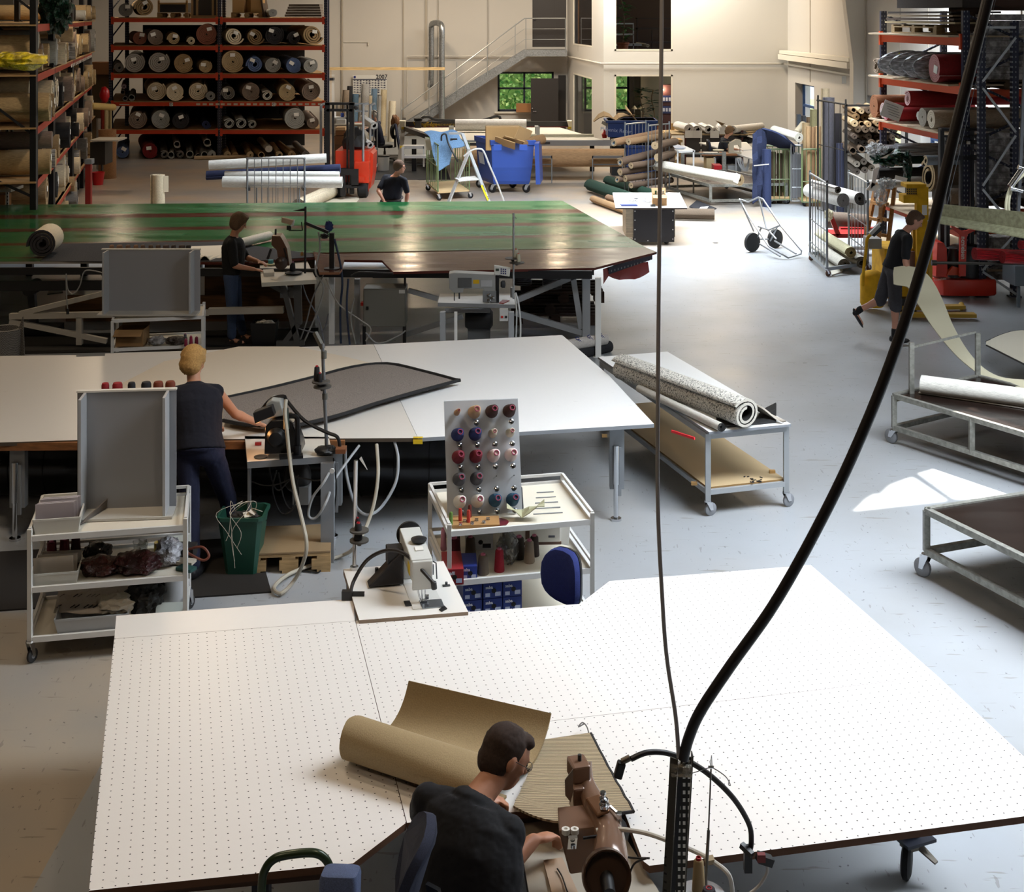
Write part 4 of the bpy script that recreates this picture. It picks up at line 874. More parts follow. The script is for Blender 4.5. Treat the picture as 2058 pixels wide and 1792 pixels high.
mb=blob((QX(305,D2),D2+.2,ZY(700,D2)+.04),(.1,.1,.045),3,.4,3,3);solo('plastic_bag',mb,M('8b8a8c',.3,0,'wrap'),'clear bag of scraps beside the carton on the cart','bag',smooth=True)
mb=blob((QX(345,D2),D2+.22,ZY(700,D2)+.035),(.12,.12,.04),6,.4,3,3);solo('plastic_bag',mb,M('3f3734',.3,0,'wrap'),'dark bag of yarn ends in the middle of the cart','bag',smooth=True)
# cone spools
def cone(c,r,h,col,label,group,core='b56a84',tilt=None,name='thread_spool',nt=.75):
 ax=V(tilt)if tilt else V((0,0,1));th_=MB();th_.lathe(c,[(r*.92,0),(r,h*.05),(r*nt*1.02,h*.9),(r*nt*.8,h*.95),(.2*r,h*.96)],18,ax)
 o=solo(name,th_,M(col,.85),label,'spool',group,True);k=MB();k.lathe(V(c),[(r*.42,h*.93),(r*.4,h*1.03),(r*.3,h*1.03),(r*.28,h*.95)],12,ax);q=part('core',k,M(core,.6),None,True);q.parent=o;q.location=-o.location;return o
for i,(x,y,h)in enumerate(((378,677,'7d1c38'),(386,682,'8a2440'),(395,672,'6e1a30'),(370,690,'4c4a52'))):cone(V((QX(x,D2+.2),D2+.1+.05*i,ZY(700,D2))),.02,.08+.02*(i%2),h,['dark pink spool at the back of the group, cart under the wide grey board','brighter pink spool, cart under the wide grey board','wine red spool next to the right post of the cart behind','grey spool among the pink ones on the cart behind'][i],'spools on the cart behind')
# trays, papers and bags on the left cart
def tray(name,c,sz,rz,label,h='c9c8c2',cat='basket',z=.09,kind='perf'):
 mb=MB();mx=Matrix.Translation(V(c))@Matrix.Rotation(rz,4,'Z');a,b=sz[0]/2,sz[1]/2;t=.004;k=.9
 def wall(p,q):
  P0,P1=mx@V((p[0]*k,p[1]*k,0)),mx@V((q[0]*k,q[1]*k,0));P2,P3=mx@V((q[0],q[1],z)),mx@V((p[0],p[1],z));n=(P1-P0).cross(P3-P0).normalized()*t;mb.ext([P0,P1,P2,P3],n)
 cs_=[(-a,-b),(a,-b),(a,b),(-a,b)]
 for i in range(4):wall(cs_[i],cs_[(i+1)%4])
 mb.bx(-a*k,a*k,-b*k,b*k,0,t,mx)
 for i in range(4):p,q=cs_[i],cs_[(i+1)%4];mb.bar(mx@V((*p,z)),mx@V((*q,z)),.01,.012)
 return tag(part(name,mb,M(h,.5),None,base=c),label,cat)
q=PL(cx0+.16,D0+.16,zL[2]);tray('paper_basket',q,(.29,.25,0),rz1,'white plastic basket full of pale cards at the left of the top tier',z=.1)
for i in range(6):mb=MB();mb.box(q+V((-.0,-.08+.03*i,.12)),(.24,.004,.15-.01*(i%3)),rz1,.15);solo('order_card',mb,M('d4cdd2' if i%2 else 'bdb4bb',.7),f'pale lilac order card, {ordn(i)} from the front in the top basket','card',group='cards in the top basket')
mb=MB();q=PL(cx0+.36,D0+.52,zL[2]+.06);mb.box(q,(.13,.03,.02),.2);mb.m=1;mb.box(q+V((.09,.02,0)),(.06,.02,.006),.2);solo('knife',mb,[BLACK,CHROME],'black-handled cutter knife lying across the top rail of the left cart','knife')
mb=MB();q=PL(cx0+.33,D0+.3,zL[2]+.0);mb.ext([q+V((-.04,-.2,.0)),q+V((.12,.25,.0)),q+V((.14,.27,.12)),q+V((.0,-.18,.02))],V((.003,0,0)));solo('grey_card',mb,M('6c6660',.7),'thin grey board leaning between basket and tall board on the left cart','board')
q=PL(cx0+.15,D0+.15,zL[1]);tray('paper_basket',q,(.29,.24,0),rz1,'white plastic basket with folded papers on the middle tier',z=.08)
for i in range(3):mb=MB();mb.box(q+V((-.01+.01*i,-.04+.05*i,.1)),(.25,.006,.13),rz1+.05*i,.2,.03*i);solo('paper_sheet',mb,M('c8c0b6',.8),f'folded greyish paper, {ordn(i)} from the front in the middle basket','paper',group='papers in the middle basket')
for i,(dx,dy)in enumerate(((.08,.42),(.16,.45),(.07,.52),(.15,.56),(.23,.5))):cone(PL(cx0+dx,D0+dy,zL[1]),.036,.15,'3c141c' if i>1 else '5a1c26',f'dark wine thread cone, {ordn(i)} counted from the left front of the middle tier','wine cones on the left cart',core='a04a70')
for i,(dx,dy,s,h)in enumerate(((.42,.18,(.14,.11,.06),'3a1a18'),(.66,.17,(.16,.12,.07),'35181a'),(.38,.45,(.09,.08,.06),'151214'),(.86,.27,(.09,.12,.09),'9a9aa0'))):
 mb=blob(PL(cx0+dx,D0+dy,zL[1]+s[2]*.85),s,i+1,.28,2,4);solo('yarn_bag',mb,M(h,.22,0,'wrap'),['left brown yarn in clear plastic bag on the middle tier','right brown yarn in clear plastic bag on the middle tier','black plastic bag behind the brown yarn bags','crumpled clear plastic bag near the right post of the left cart'][i],'bag',smooth=True)
mb=MB();q=PL(cx0+.66,D0+.5,zL[1]);mb.lathe(q,[(.045,0),(.052,.07),(.054,.075),(.049,.075),(.043,.006)],18);o=solo('screw_tub',mb,M('b7b8ae',.2,0,'film',a=.5),'clear round tub of small screws on the middle tier','tub',smooth=True)
mb=MB();mb.lathe(PL(cx0+.79,D0+.5,zL[1]),[(.04,0),(.04,.06),(.022,.06),(.022,0)],18);solo('tape_roll',mb,M('8a7420',.35),'brown-yellow tape roll on the middle tier','tape',smooth=True)
for i,(dx,dy,dz,h,sz)in enumerate(((.92,.5,.05,'b9bbb4',(.15,.12,.05)),(.96,.36,.04,'1c1b1c',(.15,.14,.07)),(.97,.22,.02,'b9b0a2',(.13,.08,.02)),(.98,.12,.012,'1f4a48',(.12,.07,.02)))):
 mb=MB();mb.box(PL(cx0+dx,D0+dy,zL[1]+dz),sz,.2-.2*i);solo('folder' if i else 'envelope_box',mb,M(h,.6),['pale grey envelope box at the back right of the middle tier','black folder at the right end of the middle tier','beige card lying over the right end of the middle tier','dark teal notebook at the front right of the middle tier'][i],'stationery')
mb=MB();q=PL(cx1,D0+.3,zL[1]+.05);mb.tube(spl([q+V((-.05,0,0)),q+V((.1,-.03,.05)),q+V((.16,-.05,.0)),q+V((.12,-.06,-.03)),q+V((.0,-.02,.01))]),.009);solo('leather_strap',mb,M('6b3626',.6),'brown leather strap loop hanging off the right end of the left cart','strap',smooth=True)
q=PL(cx0+.38,D0+.14,zL[0]);tray('grey_tray',q,(.46,.24,0),rz1,'grey plastic tray with crumpled printed tissue on the bottom tier',h='a8a9aa',cat='tray',z=.1)
TIS=M('cfc6bd',.8)
for i in range(3):
 mb=MB();s0=q+V((-.14+.12*i,.02,.05));g=[[s0+V((-.13+.09*a,.05*b,.02+.09*b*.5+.03*mnoise.noise(V((a*.9,b*.8,i)))))for b in range(4)]for a in range(4)];mb.sheet(g,.003);o=solo('tissue_sheet',mb,TIS,f'cream tissue sheet with small repeated print, {ordn(i)} from left in the grey tray','paper',group='tissue sheets in the grey tray')
 m2=MB()
 for a in range(3):
  for b in range(2):c_=s0+V((-.1+.09*a,.03+.06*b-.006,.055+.045*b));m2.box(c_,(.035,.002,.012),.3,.9,-.5)
 pp=part('print',m2,M('3c3a44',.7),None);pp.parent=o;pp.location=-o.location
mb=blob(q+V((.14,.05,.12)),(.12,.1,.06),4,.4,3,3);solo('crumpled_tissue',mb,M('c9c2b4',.8),'crumpled cream tissue heap at the right of the grey tray','paper')
mb=blob(PL(cx0+.7,D0+.25,zL[0]+.13),(.13,.12,.13),9,.35,3,4,.9);solo('black_bag',mb,M('070708',.5),'black plastic bag with spiky folds on the bottom tier','bag')
mb=MB();mb.lathe(PL(cx0+.88,D0+.4,zL[0]),[(.09,0),(.09,.24),(.02,.24),(.02,0)],24);solo('film_roll',mb,M('b5b6b8',.3),'standing roll of clear film at the right of the bottom tier','roll',smooth=True)
mb=MB();mb.box(PL(cx0+.88,D0+.17,zL[0]+.04),(.2,.02,.1),.1,-.7);solo('clipboard',mb,M('b4bcb8',.4),'pale green clipboard leaning in front of the film roll','clipboard')
# ---- cart with the spool pegboard
D3=8.85;D3b=D3+.78
cc,P3=cart('shelf_cart','white cart carrying the peg board of thread cones and blue thread boxes',QX(903,D3),QX(903,D3)+.96,D3,D3b,[.17,ZY(1172,D3),ZY(1072,D3)],zleg=.0,casters=False,rz=.22,extra=.0)
zC=[.17,ZY(1172,D3),ZY(1072,D3)]
PBd=M('b9bdc2',.5)
yb=D3+.3;bx0,bx1=QX(899,yb),QX(1050,yb);zbt=ZY(808,yb+.12);zbb=zC[2]
bd=thing('peg_board','tall pale board with pegs of coloured thread cones on the white cart','board',((bx0+bx1)/2,yb,zbb))
lean=.12
BT=lambda u,v:V((bx0+(bx1-bx0)*u-.03*v,yb+.02+lean*v+.06*u,zbb+(zbt-zbb)*v))
mb=MB();mb.ext([BT(0,0),BT(1,0),BT(1,1),BT(0,1)],(0,.016,0));part('panel',mb,PBd,bd)
mb=MB();mb.ext([BT(.2,0)+V((0,.02,0)),BT(.2,.8)+V((0,.02,0)),BT(.2,0)+V((0,.3,0))],(.016,0,0));mb.ext([BT(.8,0)+V((0,.02,0)),BT(.8,.8)+V((0,.02,0)),BT(.8,0)+V((0,.3,0))],(.016,0,0));part('support',mb,PBd,bd)
nb=(BT(1,0)-BT(0,0)).cross(BT(0,1)-BT(0,0)).normalized();nb=(nb+V((.12,0,.35))).normalized()
CC=[['b9906c','a98c6e','3a2320','3c2420'],['1f2b5c','1f2b5c','c9c2ac','c9c2b0'],['6e1c28','6e1c28','dccac6','dccac6'],['4b4c52','4b4c52',None,None],['d4cfc8','d4cfc8','1c4560','1c4560']]
CNm=[['thin pinkish beige','beige','dark brown','dark brown'],['navy blue','navy blue','small cream','small cream'],['wine red','wine red','pale pink','pale pink'],['grey','grey','',''],['off-white','off-white','teal blue','teal blue']]
for r_ in range(5):
 for c_ in range(4):
  u=.16+c_*.235;v=.89-r_*.195;q=BT(u,v);mb=MB();mb.cyl(q,q+nb*(.1 if CC[r_][c_]is None else.05),.004,n=8);part('peg',mb,CHROME,bd)
  if CC[r_][c_]:
   small=(r_==0 and c_==0)or(r_==1 and c_>1);R_=.02 if(r_==0 and c_==0)else.03 if r_==1 and c_>1 else.044
   cone(q+nb*.012,R_,.1 if small else.12,CC[r_][c_],f'{CNm[r_][c_]} thread cone, {ordn(r_)} row from top, {ordn(c_)} from left on the peg board','thread cones on the peg board',core='8c2f4a',tilt=nb,nt=.62)
  if not(r_==0 and c_ in(0,2)):
   w_=BT(u+.02,v-.1)+nb*.03;mb=MB();mb.lathe(w_,[(.017,0),(.019,.003),(.01,.005),(.01,.009),(.019,.011),(.017,.014),(.004,.018)],14,nb);part('tension_disc',mb,CHROME,bd,True)
mb=MB();mb.box(P3(QX(965,D3),D3+.13,zC[2]+.012),(.31,.16,.02),.045);solo('bobbin_tray',mb,M('a07a4c',.6),'wooden bobbin tray at the foot of the peg board','tray')
for i,(x,dy,h)in enumerate(((912,.1,'5a7a35'),(934,.15,'b03024'),(949,.11,'b03426'),(957,.2,'5c2018'))):
 mb=MB();mb.lathe(P3(QX(x,D3),D3+dy,zC[2]+.022),[(.012,0),(.012,.07),(.009,.08)],12);solo('bobbin',mb,M(h,.6),['green bobbin','left orange-red bobbin','right orange-red bobbin','dark brown bobbin behind the red ones'][i]+' standing on the wooden bobbin tray','bobbin',group='bobbins on the tray',smooth=True)
for i in range(6):mb=MB();q=P3(QX(930+i*12,D3),D3+.07+.05*(i%2),zC[2]+.022);mb.lathe(q,[(.013,0),(.013,.004),(.006,.004),(.006,.01),(.013,.01),(.013,.014)],12);solo('metal_bobbin',mb,CHROME,f'small steel bobbin, {ordn(i)} from left on the wooden bobbin tray','bobbin',group='steel bobbins on the tray',smooth=True)
cone(P3(QX(1067,D3+.3),D3+.33,zC[2]),.038,.16,'26262c','black thread cone standing alone on top of the white cart','cones',core='9a4a70')
mb=MB();mb.lathe(P3(QX(1010,D3),D3+.1,zC[2]),[(.06,0),(.07,.012),(.06,.014),(.0,.006)],20);solo('red_dish',mb,M('5a1420',.4),'dark red dish of pins beside the bobbin tray','dish',smooth=True)
mb=MB();q=P3(QX(1062,D3),D3+.13,zC[2]+.02);g=[[q+V((-.1+.05*a,-.04+.03*b,.02+.04*abs(a-2)*.6+.015*math.sin(a*2+b)))for b in range(4)]for a in range(6)];mb.sheet(g,.006);solo('chamois_cloth',mb,M('a8a78a',.9),'crumpled greenish cloth at the front edge of the white cart','cloth')
for i in range(5):mb=MB();q=P3(QX(1120+i*6,D3+.3),D3+.2+.1*i,zC[2]+.004);mb.box(q,(.2-.02*i,.01,.004),.15);solo('needle_strip',mb,M('8d9096',.5,.3),f'thin needle strip, {ordn(i)} from the front on the white cart top','needles',group='needle strips')
# boxes and cones on lower tiers
def tbox(c,sz,rz,h,label,txt=None,group=None,cat='box'):
 mb=MB();mx=Matrix.Translation(V(c))@Matrix.Rotation(rz,4,'Z');mb.bx(-sz[0]/2,sz[0]/2,-sz[1]/2,sz[1]/2,0,sz[2],mx);o=solo('thread_box',mb,M(h,.5),label,cat,group)
 m2=MB();m2.bx(sz[0]*.12,sz[0]*.42,-sz[1]/2-.001,-sz[1]/2,sz[2]*.12,sz[2]*.4,mx);m2.bx(-sz[0]*.4,-sz[0]*.15,-sz[1]/2-.001,-sz[1]/2,sz[2]*.1,sz[2]*.35,mx)
 pp=part('printed_label',m2,M('b9c4e0' if h!='e0e0de' else '30303a',.6),None);pp.parent=o;pp.location=-o.location
 m3=MB();m3.lathe(mx@V((sz[0]*.05,-sz[1]/2-.0015,sz[2]*.5)),[(.016,0),(.016,.001)],12,(-math.sin(-rz),-math.cos(rz),0));pp=part('hole',m3,BLACK,None);pp.parent=o;pp.location=-o.location
 if txt:INV[o.name]=o.location.copy();text(txt,sz[2]*.3,mx@Matrix.Translation(V((-sz[0]*.2,-sz[1]/2-.0025,sz[2]*.75)))@Matrix.Rotation(math.pi/2,4,'X'),M('dfe4f2'),o,bold=True)
 return o
for i,x in enumerate((953,995,1036)):
 for k in range(3):tbox(P3(QX(x,D3-.0),D3+.16,.18+.1*k),(.125,.24,.095),.22,'22357c',f'blue thread box, {ordn(i)} from left, {["bottom", "middle", "top"][k]} of its pile on the low shelf','saba','blue thread boxes on the low shelf')
tbox(P3(QX(917,D3+.1),D3+.12,zC[1]),(.13,.3,.1),.1,'8c1c26','red thread box with cream band on the middle shelf','serafil')
tbox(P3(QX(951,D3),D3+.13,zC[1]),(.1,.22,.09),.06,'2a3f96','blue thread box on the middle shelf beside the red box','saba')
for k in range(2):tbox(P3(QX(1002,D3+.5),D3+.6,zC[1]+.11*k),(.19,.2,.105),.05,'e0e0de',['lower','upper'][k]+' white cardboard thread box at the back of the middle shelf',None,'white thread boxes')
for i,(x,dy,r,h,c_,lb)in enumerate(((927,.55,.022,.15,'c58aa0','slim pink thread cone standing tall'),(939,.4,.05,.14,'4f121e','big wine red bottle-shaped cone'),(950,.5,.03,.15,'2a1618','black-brown thread cone'),(974,.42,.038,.13,'5a5046','olive brown cone at the back'),(979,.1,.04,.13,'6a6054','olive brown thread cone at the front'),(1014,.12,.035,.15,'93182c','bright red thread cone'),(1067,.3,.042,.15,'3e3832','dark brown thread cone at the right'),(1083,.22,.038,.15,'8f8072','beige-brown thread cone'),(1100,.32,.036,.14,'3a2f2c','dark cone beside the chair back'),(1053,.5,.035,.13,'55503f','mossy green cone behind the plastic'))):
 cone(P3(QX(x,D3+dy),D3+dy,zC[1]),r,h,c_,lb+' on the middle shelf of the white cart','cones on the middle shelf',core='c06a86')
mb=blob(P3(QX(1040,D3),D3+.25,zC[1]+.1),(.07,.08,.11),8,.3,2.5,4);solo('plastic_bag',mb,M('a7a8a8',.25,0,'film',a=.6),'crumpled clear plastic bag between the red and brown cones','bag',smooth=True)
mb=MB();mx=Matrix.Translation(P3(QX(1115,D3+.6),D3+.6,zC[1]))@Matrix.Rotation(.05,4,'Z');mb.bx(-.18,.18,-.1,.1,.02,.17,mx);mb.m=1
for a in(-.13,-.02,.1):
 for z in(.05,.12):mb.bx(a,a+.045,-.102,-.1,z,z+.015,mx)
mb.m=2;mb.bx(-.06,-.03,-.102,-.1,.04,.1,mx);mb.bx(-.19,.19,-.1,.11,0,.02,mx)
solo('tissue_pack',mb,[M('dfdcd6',.5),M('4a4c58',.6),M('5a3f34',.6)],'white pack of paper tissues printed with small grey logos on the middle shelf','pack')
mb=MB();mb.box(P3(QX(1165,D3+.5),D3+.5,zC[1]+.06),(.14,.004,.2),-.4,-.3);solo('paper_sheet',mb,PAPER,'white paper sheet leaning at the right end of the middle shelf','paper')
# ---- office chair with blue back behind the nearest table
def office_chair(label,c,rz,cloth,backh,seatz,bw=.42,bh=.42):
 th=thing('office_chair',label,'chair',(c[0],c[1],0));mx=Matrix.Translation(V(c))@Matrix.Rotation(rz,4,'Z');T_=lambda*p:mx@V(p)
 mb=MB();mb.lathe(T_(0,0,seatz-.06),[(.12,0),(.22,.01),(.24,.04),(.22,.07),(.0,.075)],28);part('seat',mb,cloth,th,True)
 mb=MB();g=[]
 n=20
 ring=lambda dy,s:[T_(math.copysign(abs(math.cos(t))**.75,math.cos(t))*bw/2*s,.24+dy+.05*math.cos(t)**2*-1,backh+math.copysign(abs(math.sin(t))**.75,math.sin(t))*bh/2*s)for t in(2*math.pi*i/n for i in range(n))]
 mb.loft([ring(-.03,.8),ring(-.02,.96),ring(0,1),ring(.02,1),ring(.03,.92)]);part('backrest',mb,cloth,th,True)
 mb=MB();mb.loft([ring(.025,1.01),ring(.045,.98),ring(.05,.6)]);part('back_shell',mb,BLACK,th,True)
 mb=MB();mb.bar(T_(0,.1,seatz-.07),T_(0,.3,seatz-.05),.06,.015);mb.bar(T_(0,.3,seatz-.05),T_(0,.29,backh-.1),.06,.015);part('back_support',mb,BLACK,th)
 mb=MB();mb.cyl(T_(0,0,.1),T_(0,0,seatz-.05),.025,n=12);mb.cyl(T_(0,0,.1),T_(0,0,.3),.035,n=12);part('column',mb,BLACK,th,True)
 for k in range(5):
  a=k*1.2566+.3;mb=MB();mb.bar(T_(0,0,.11),T_(.27*math.cos(a),.27*math.sin(a),.075),.045,.03);l=part('leg',mb,BLACK,th)
  mb=MB();q=T_(.27*math.cos(a),.27*math.sin(a),.028);mb.lathe(q-V((0,.02,0)),[(.026,0),(.028,.04)],12,(0,1,0));part('wheel',mb,RUB,l)
 return th
BLU=M('1d2a66',.9,0,'cloth')
q=Q(1137,1165,9.0);office_chair('blue office chair behind the nearest table beside the white cart',(.16,8.37,0),-.8,BLU,ZY(1163,8.5),.46,.31,.34)
# == sewing stations
MW=M('c9cac6',.35);MBR=M('5e4232',.28,.1);MBD=M('3a2a22',.3,.1)
def stand(th,base,top,rp=.012,mat=None,nm='pole'):
 mb=MB();mb.cyl(base,top,rp,n=10);mb.cyl(base,V(base)+V((0,0,.02)),rp*2,n=10);part(nm,mb,mat or CHROME,th,True)
def disc(th,c,r,mat=None,nm='spool_plate'):mb=MB();mb.lathe(c,[(r*.2,-.03),(r*.3,-.008),(r,-.004),(r,.006),(r*.2,.008)],24);part(nm,mb,mat or M('4a4743',.6),th,True)
# ---- machine on the white table next to the nearest table
ZT=.82
th=thing('sewing_machine','white sewing machine on a white inset table with gooseneck lamp, middle of picture','sewing machine',G(830,1190,ZT))
mb=MB();mb.prism([G(690,1143,ZT),G(891,1127,ZT),G(941,1229,ZT),G(722,1246,ZT)],.035,side=1);part('tabletop',mb,[M('dedbd6',.35),M('8d7a68',.6)],th)
for x,y in((705,1155),(880,1140),(730,1235),(925,1222)):q=G(x,y,ZT);mb=MB();mb.bx(q.x-.025,q.x+.025,q.y-.025,q.y+.025,0,ZT-.035);part('leg',mb,GREY,th)
mb=MB();mb.prism([G(811,1172,ZT+.003),G(868,1168,ZT+.003),G(893,1219,ZT+.003),G(830,1224,ZT+.003)],.003);part('bed_plate',mb,M('cfccc6',.3),th)
mb=MB();mb.prism([G(842,1206,ZT+.006),G(887,1203,ZT+.006),G(893,1218,ZT+.006),G(849,1222,ZT+.006)],.003);part('needle_plate',mb,M('a9b0bb',.2,.9),th)
for pts in(((770,1165),(792,1163),(796,1170),(774,1172)),((811,1207),(823,1206),(828,1216),(815,1217)),((882,1224),(893,1216),(899,1222),(888,1228))):
 mb=MB();mb.prism([G(x,y,ZT+.005)for x,y in pts],.004);part('hinge_recess',mb,BLACK,th)
hx=QX(838,8.0);ax_=V((-.22,1,0)).normalized();sx_=V((ax_.y,-ax_.x,0));o_=V((QX(848,7.86),7.86,ZT))
def LB(mb,a,b,c,d,e,f):
 mx=Matrix((sx_,ax_,V((0,0,1)))).transposed().to_4x4();mx.translation=o_;mb.bx(a,b,c,d,e,f,mx);return mb
mb=MB();LB(mb,-.062,.062,0,.5,.13,.25);LB(mb,-.062,.062,.34,.5,0,.13);part('arm',mb,MW,th)
mb=MB();LB(mb,-.058,.06,-.02,.0,.08,.245);part('face_plate',mb,MW,th)
mb=MB();LB(mb,-.02,.03,.12,.18,.25,.256);part('top_cover',mb,OFFW,th)
P_=lambda u,v,w:o_+sx_*u+ax_*v+V((0,0,w))
mb=MB();mb.lathe(P_(.02,.25,.25),[(.02,0),(.045,.012),(.048,.022),(.03,.03),(.01,.032)],24);part('thread_disc',mb,BLACK,th,True)
mb=MB();mb.lathe(P_(-.0,.5,.2),[(.05,0),(.078,.01),(.078,.03),(.05,.04)],28,ax_);part('handwheel',mb,BLACK,th,True)
mb=MB();LB(mb,-.16,-.065,.3,.4,.1,.2);mb.ext([P_(-.07,.3,.19),P_(-.28,.25,.01),P_(-.07,.25,.01)],ax_*.09);part('motor_housing',mb,M('1d1a1c',.5),th)
mb=MB();mb.cyl(P_(.0,.0,.09),P_(.0,.0,.004),.004,n=8);mb.cyl(P_(.018,.0,.09),P_(.018,.0,.02),.004,n=8);mb.box(P_(.01,.0,.012),(.04,.03,.006));mb.cyl(P_(-.03,-.01,.09),P_(-.01,-.01,.02),.005,n=8);mb.box(P_(.03,.0,.03),(.02,.02,.02));part('needle_bar',mb,CHROME,th)
mb=MB();mb.tube([P_(.065,.1,.2),P_(.09,.05,.2),P_(.09,.02,.12)],.004);mb.box(P_(.068,.06,.16),(.02,.03,.05));mb.box(P_(.066,.12,.2),(.03,.04,.03));part('thread_guide',mb,DGREY,th)
mb=MB();LB(mb,-.066,-.062,.05,.12,.14,.2);part('warning_label',mb,M('d8b82a',.5),th)
q=G(708,1197,ZT);zz_=lambda x,y,D:Q(x,y,D)
mb=MB();pts=spl([V((q.x-.01,q.y,ZT+.02)),Q(712,1165,8.05),Q(738,1125,8.05),Q(776,1106,8.0),Q(812,1112,7.95),Q(845,1142,7.85),Q(872,1172,7.8)],6);mb.tube(pts,.011,8);part('gooseneck',mb,M('241f1d',.5),th,True)
mb=MB();mb.cyl(Q(871,1168,7.8),Q(873,1184,7.8),.017,n=12);part('lamp_head',mb,BLACK,th,True)
mb=MB();mb.bx(q.x-.06,q.x+.0,q.y-.02,q.y+.02,ZT-.04,ZT+.03);mb.bx(q.x-.02,q.x+.07,q.y-.01,q.y+.015,ZT,ZT+.02);part('lamp_clamp',mb,BLACK,th)
b=G(712,1144,ZT);stand(th,b,V((b.x+.01,b.y,ZY(925,b.y))),.013,nm='thread_stand')
for(x,y)in((722,1066),(722,1086)):disc(th,Q(x,y,b.y-.02),.058)
mb=MB();mb.ext([Q(722,922,b.y),Q(726,918,b.y),Q(738,944,b.y)],(0,.01,0));part('thread_hook',mb,CHROME,th)
cone(Q(720,1083,b.y-.03),.026,.1,'17161a','black thread cone with red core on the lower plate of the thread stand','thread cones on chrome stand',core='b01c28');cone(Q(719,1063,b.y),.018,.07,'17161a','black thread cone with red core on the upper plate of the chrome stand','thread cones on chrome stand',core='b01c28')
mb=MB();c=G(757,1166,ZT);mb.cyl(c,c+V((0,0,.075)),.011,n=10);part('black_pin',mb,BLACK,th,True)
mb=MB();mb.box(G(897,1176,ZT+.004),(.045,.022,.004),.2);mb.cyl(G(897,1176,ZT),G(897,1176,ZT)+V((0,0,.02)),.008,n=8);part('bobbin_winder',mb,DGREY,th)
# ---- station at the middle table: blonde woman's machine
ZT=.8
th=thing('sewing_machine','black and grey sewing machine where the blonde woman in the sleeveless top works','sewing machine',G(580,920,ZT))
mb=MB();mb.prism([G(497,928,ZT),G(669,916,ZT),G(661,878,ZT),G(492,876,ZT)],.05,side=1);part('tabletop',mb,[M('d2ccc2',.4),M('77797c',.5)],th)
for x in(500,655):q=G(x,921,ZT);mb=MB();mb.bx(q.x-.01+(x>600)*-.03,q.x+.01+(x>600)*.05,q.y,q.y+.05,0 if x>600 else.38,ZT-.04);part('leg',mb,GREY,th)
yb=10.45;BX=lambda x0,x1,y0,y1,d0,d1,nm,m:part(nm,MB().bx(QX(x0,d0),QX(x1,d0),d0,d1,ZY(y1,d0),ZY(y0,d0)),m,th)
mb=MB();mb.ext([Q(531,913,yb),Q(606,909,yb),Q(604,895,yb),Q(588,852,yb),Q(578,843,yb),Q(545,845,yb),Q(533,858,yb)],(0,.2,0));part('machine_body',mb,M('0b0a0c',.25),th)
mb=MB();mb.lathe(Q(556,878,yb),[(.07,0),(.075,.01),(.05,.05),(.02,.06)],24,(0,-1,0));part('handwheel',mb,BLACK,th,True)
mb=MB();mb.ext([Q(535,842,yb+.05),Q(572,836,yb+.05),Q(563,806,yb+.05),Q(545,804,yb+.05),Q(534,812,yb+.05)],(0,.16,0));part('head',mb,M('9c9f9c',.35),th)
mb=MB();mb.ext([Q(508,830,yb-.02),Q(546,816,yb-.02),Q(552,835,yb-.02),Q(512,852,yb-.02)],(0,.09,0));part('lamp_head',mb,M('1a191b',.4),th)
mb=MB();mb.tube(spl([Q(527,822,yb+.15),Q(545,802,yb+.15),Q(570,796,yb+.15),Q(577,806,yb+.15),Q(612,845,yb+.12),Q(655,868,yb+.1),Q(678,878,yb+.08),Q(683,900,yb+.08)],4),.014);part('lamp_arm',mb,M('131214',.4),th,True)
mb=MB();mb.bx(QX(674,yb),QX(694,yb),yb,yb+.1,ZY(912,yb),ZY(903,yb));part('clamp_block',mb,M('7a4a2c',.6),th)
mb=MB();mb.tube(spl([Q(570,838,yb-.04),Q(592,836,yb-.04),Q(598,846,yb-.04),Q(598,880,yb-.04),Q(598,905,yb-.04)],4),.02);mb.cyl(Q(598,894,yb-.04),Q(598,912,yb-.04),.03,n=10);mb.box(Q(572,917,yb-.06),(.08,.08,.02),.2);mb.box(Q(598,916,yb-.06),(.08,.08,.02),.2);part('air_pipe',mb,M('0d0d0f',.35),th,True)
mb=MB();q=G(524,919,ZT);mb.lathe(q,[(.05,0),(.052,.008),(.0,.01)],20);part('round_pad',mb,BLACK,th,True)
mb=MB();mb.box(G(519,891,ZT+.015),(.05,.03,.02),.1);part('red_lever',mb,M('8e1c20',.4),th)
b=G(657,911,ZT);stand(th,b,V((QX(648,b.y),b.y,ZY(690,b.y))),.014,M('77787a',.4,.5))
for(x,y)in((639,767),(642,777)):disc(th,Q(x+6,y,b.y-.03),.07)
mb=MB();mb.bar(Q(649,700,b.y),Q(633,668,b.y+.05),.03);mb.cyl(Q(651,705,b.y),Q(651,720,b.y),.022,n=10);mb.cyl(Q(653,790,b.y),Q(653,802,b.y),.022,n=10);part('stand_head',mb,M('58564f',.5),th)
cone(Q(637,764,b.y-.03),.026,.11,'141317','black cone with red core on the upper plate of the tall grey thread pole','thread cones on grey pole',core='b01c28');cone(Q(643,775,b.y-.06),.02,.1,'141317','black cone with red core on the lower plate of the tall grey thread pole','thread cones on grey pole',core='b01c28')
mb=blob(Q(598,957,10.75),(.11,.1,.13),2,.15,2,3);part('motor',mb,M('0e0d0e',.5),th,True)
mb=MB();mb.bx(QX(590,10.7),QX(622,10.7),10.65,10.8,ZY(1010,10.7),ZY(975,10.7));part('control_box',mb,M('77797b',.5),th)
mb=MB();mb.lathe(Q(668,945,10.35),[(.018,0),(.02,.01),(.018,.02)],16,(0,-1,0));part('pressure_gauge',mb,M('c9cac8',.4),th,True)
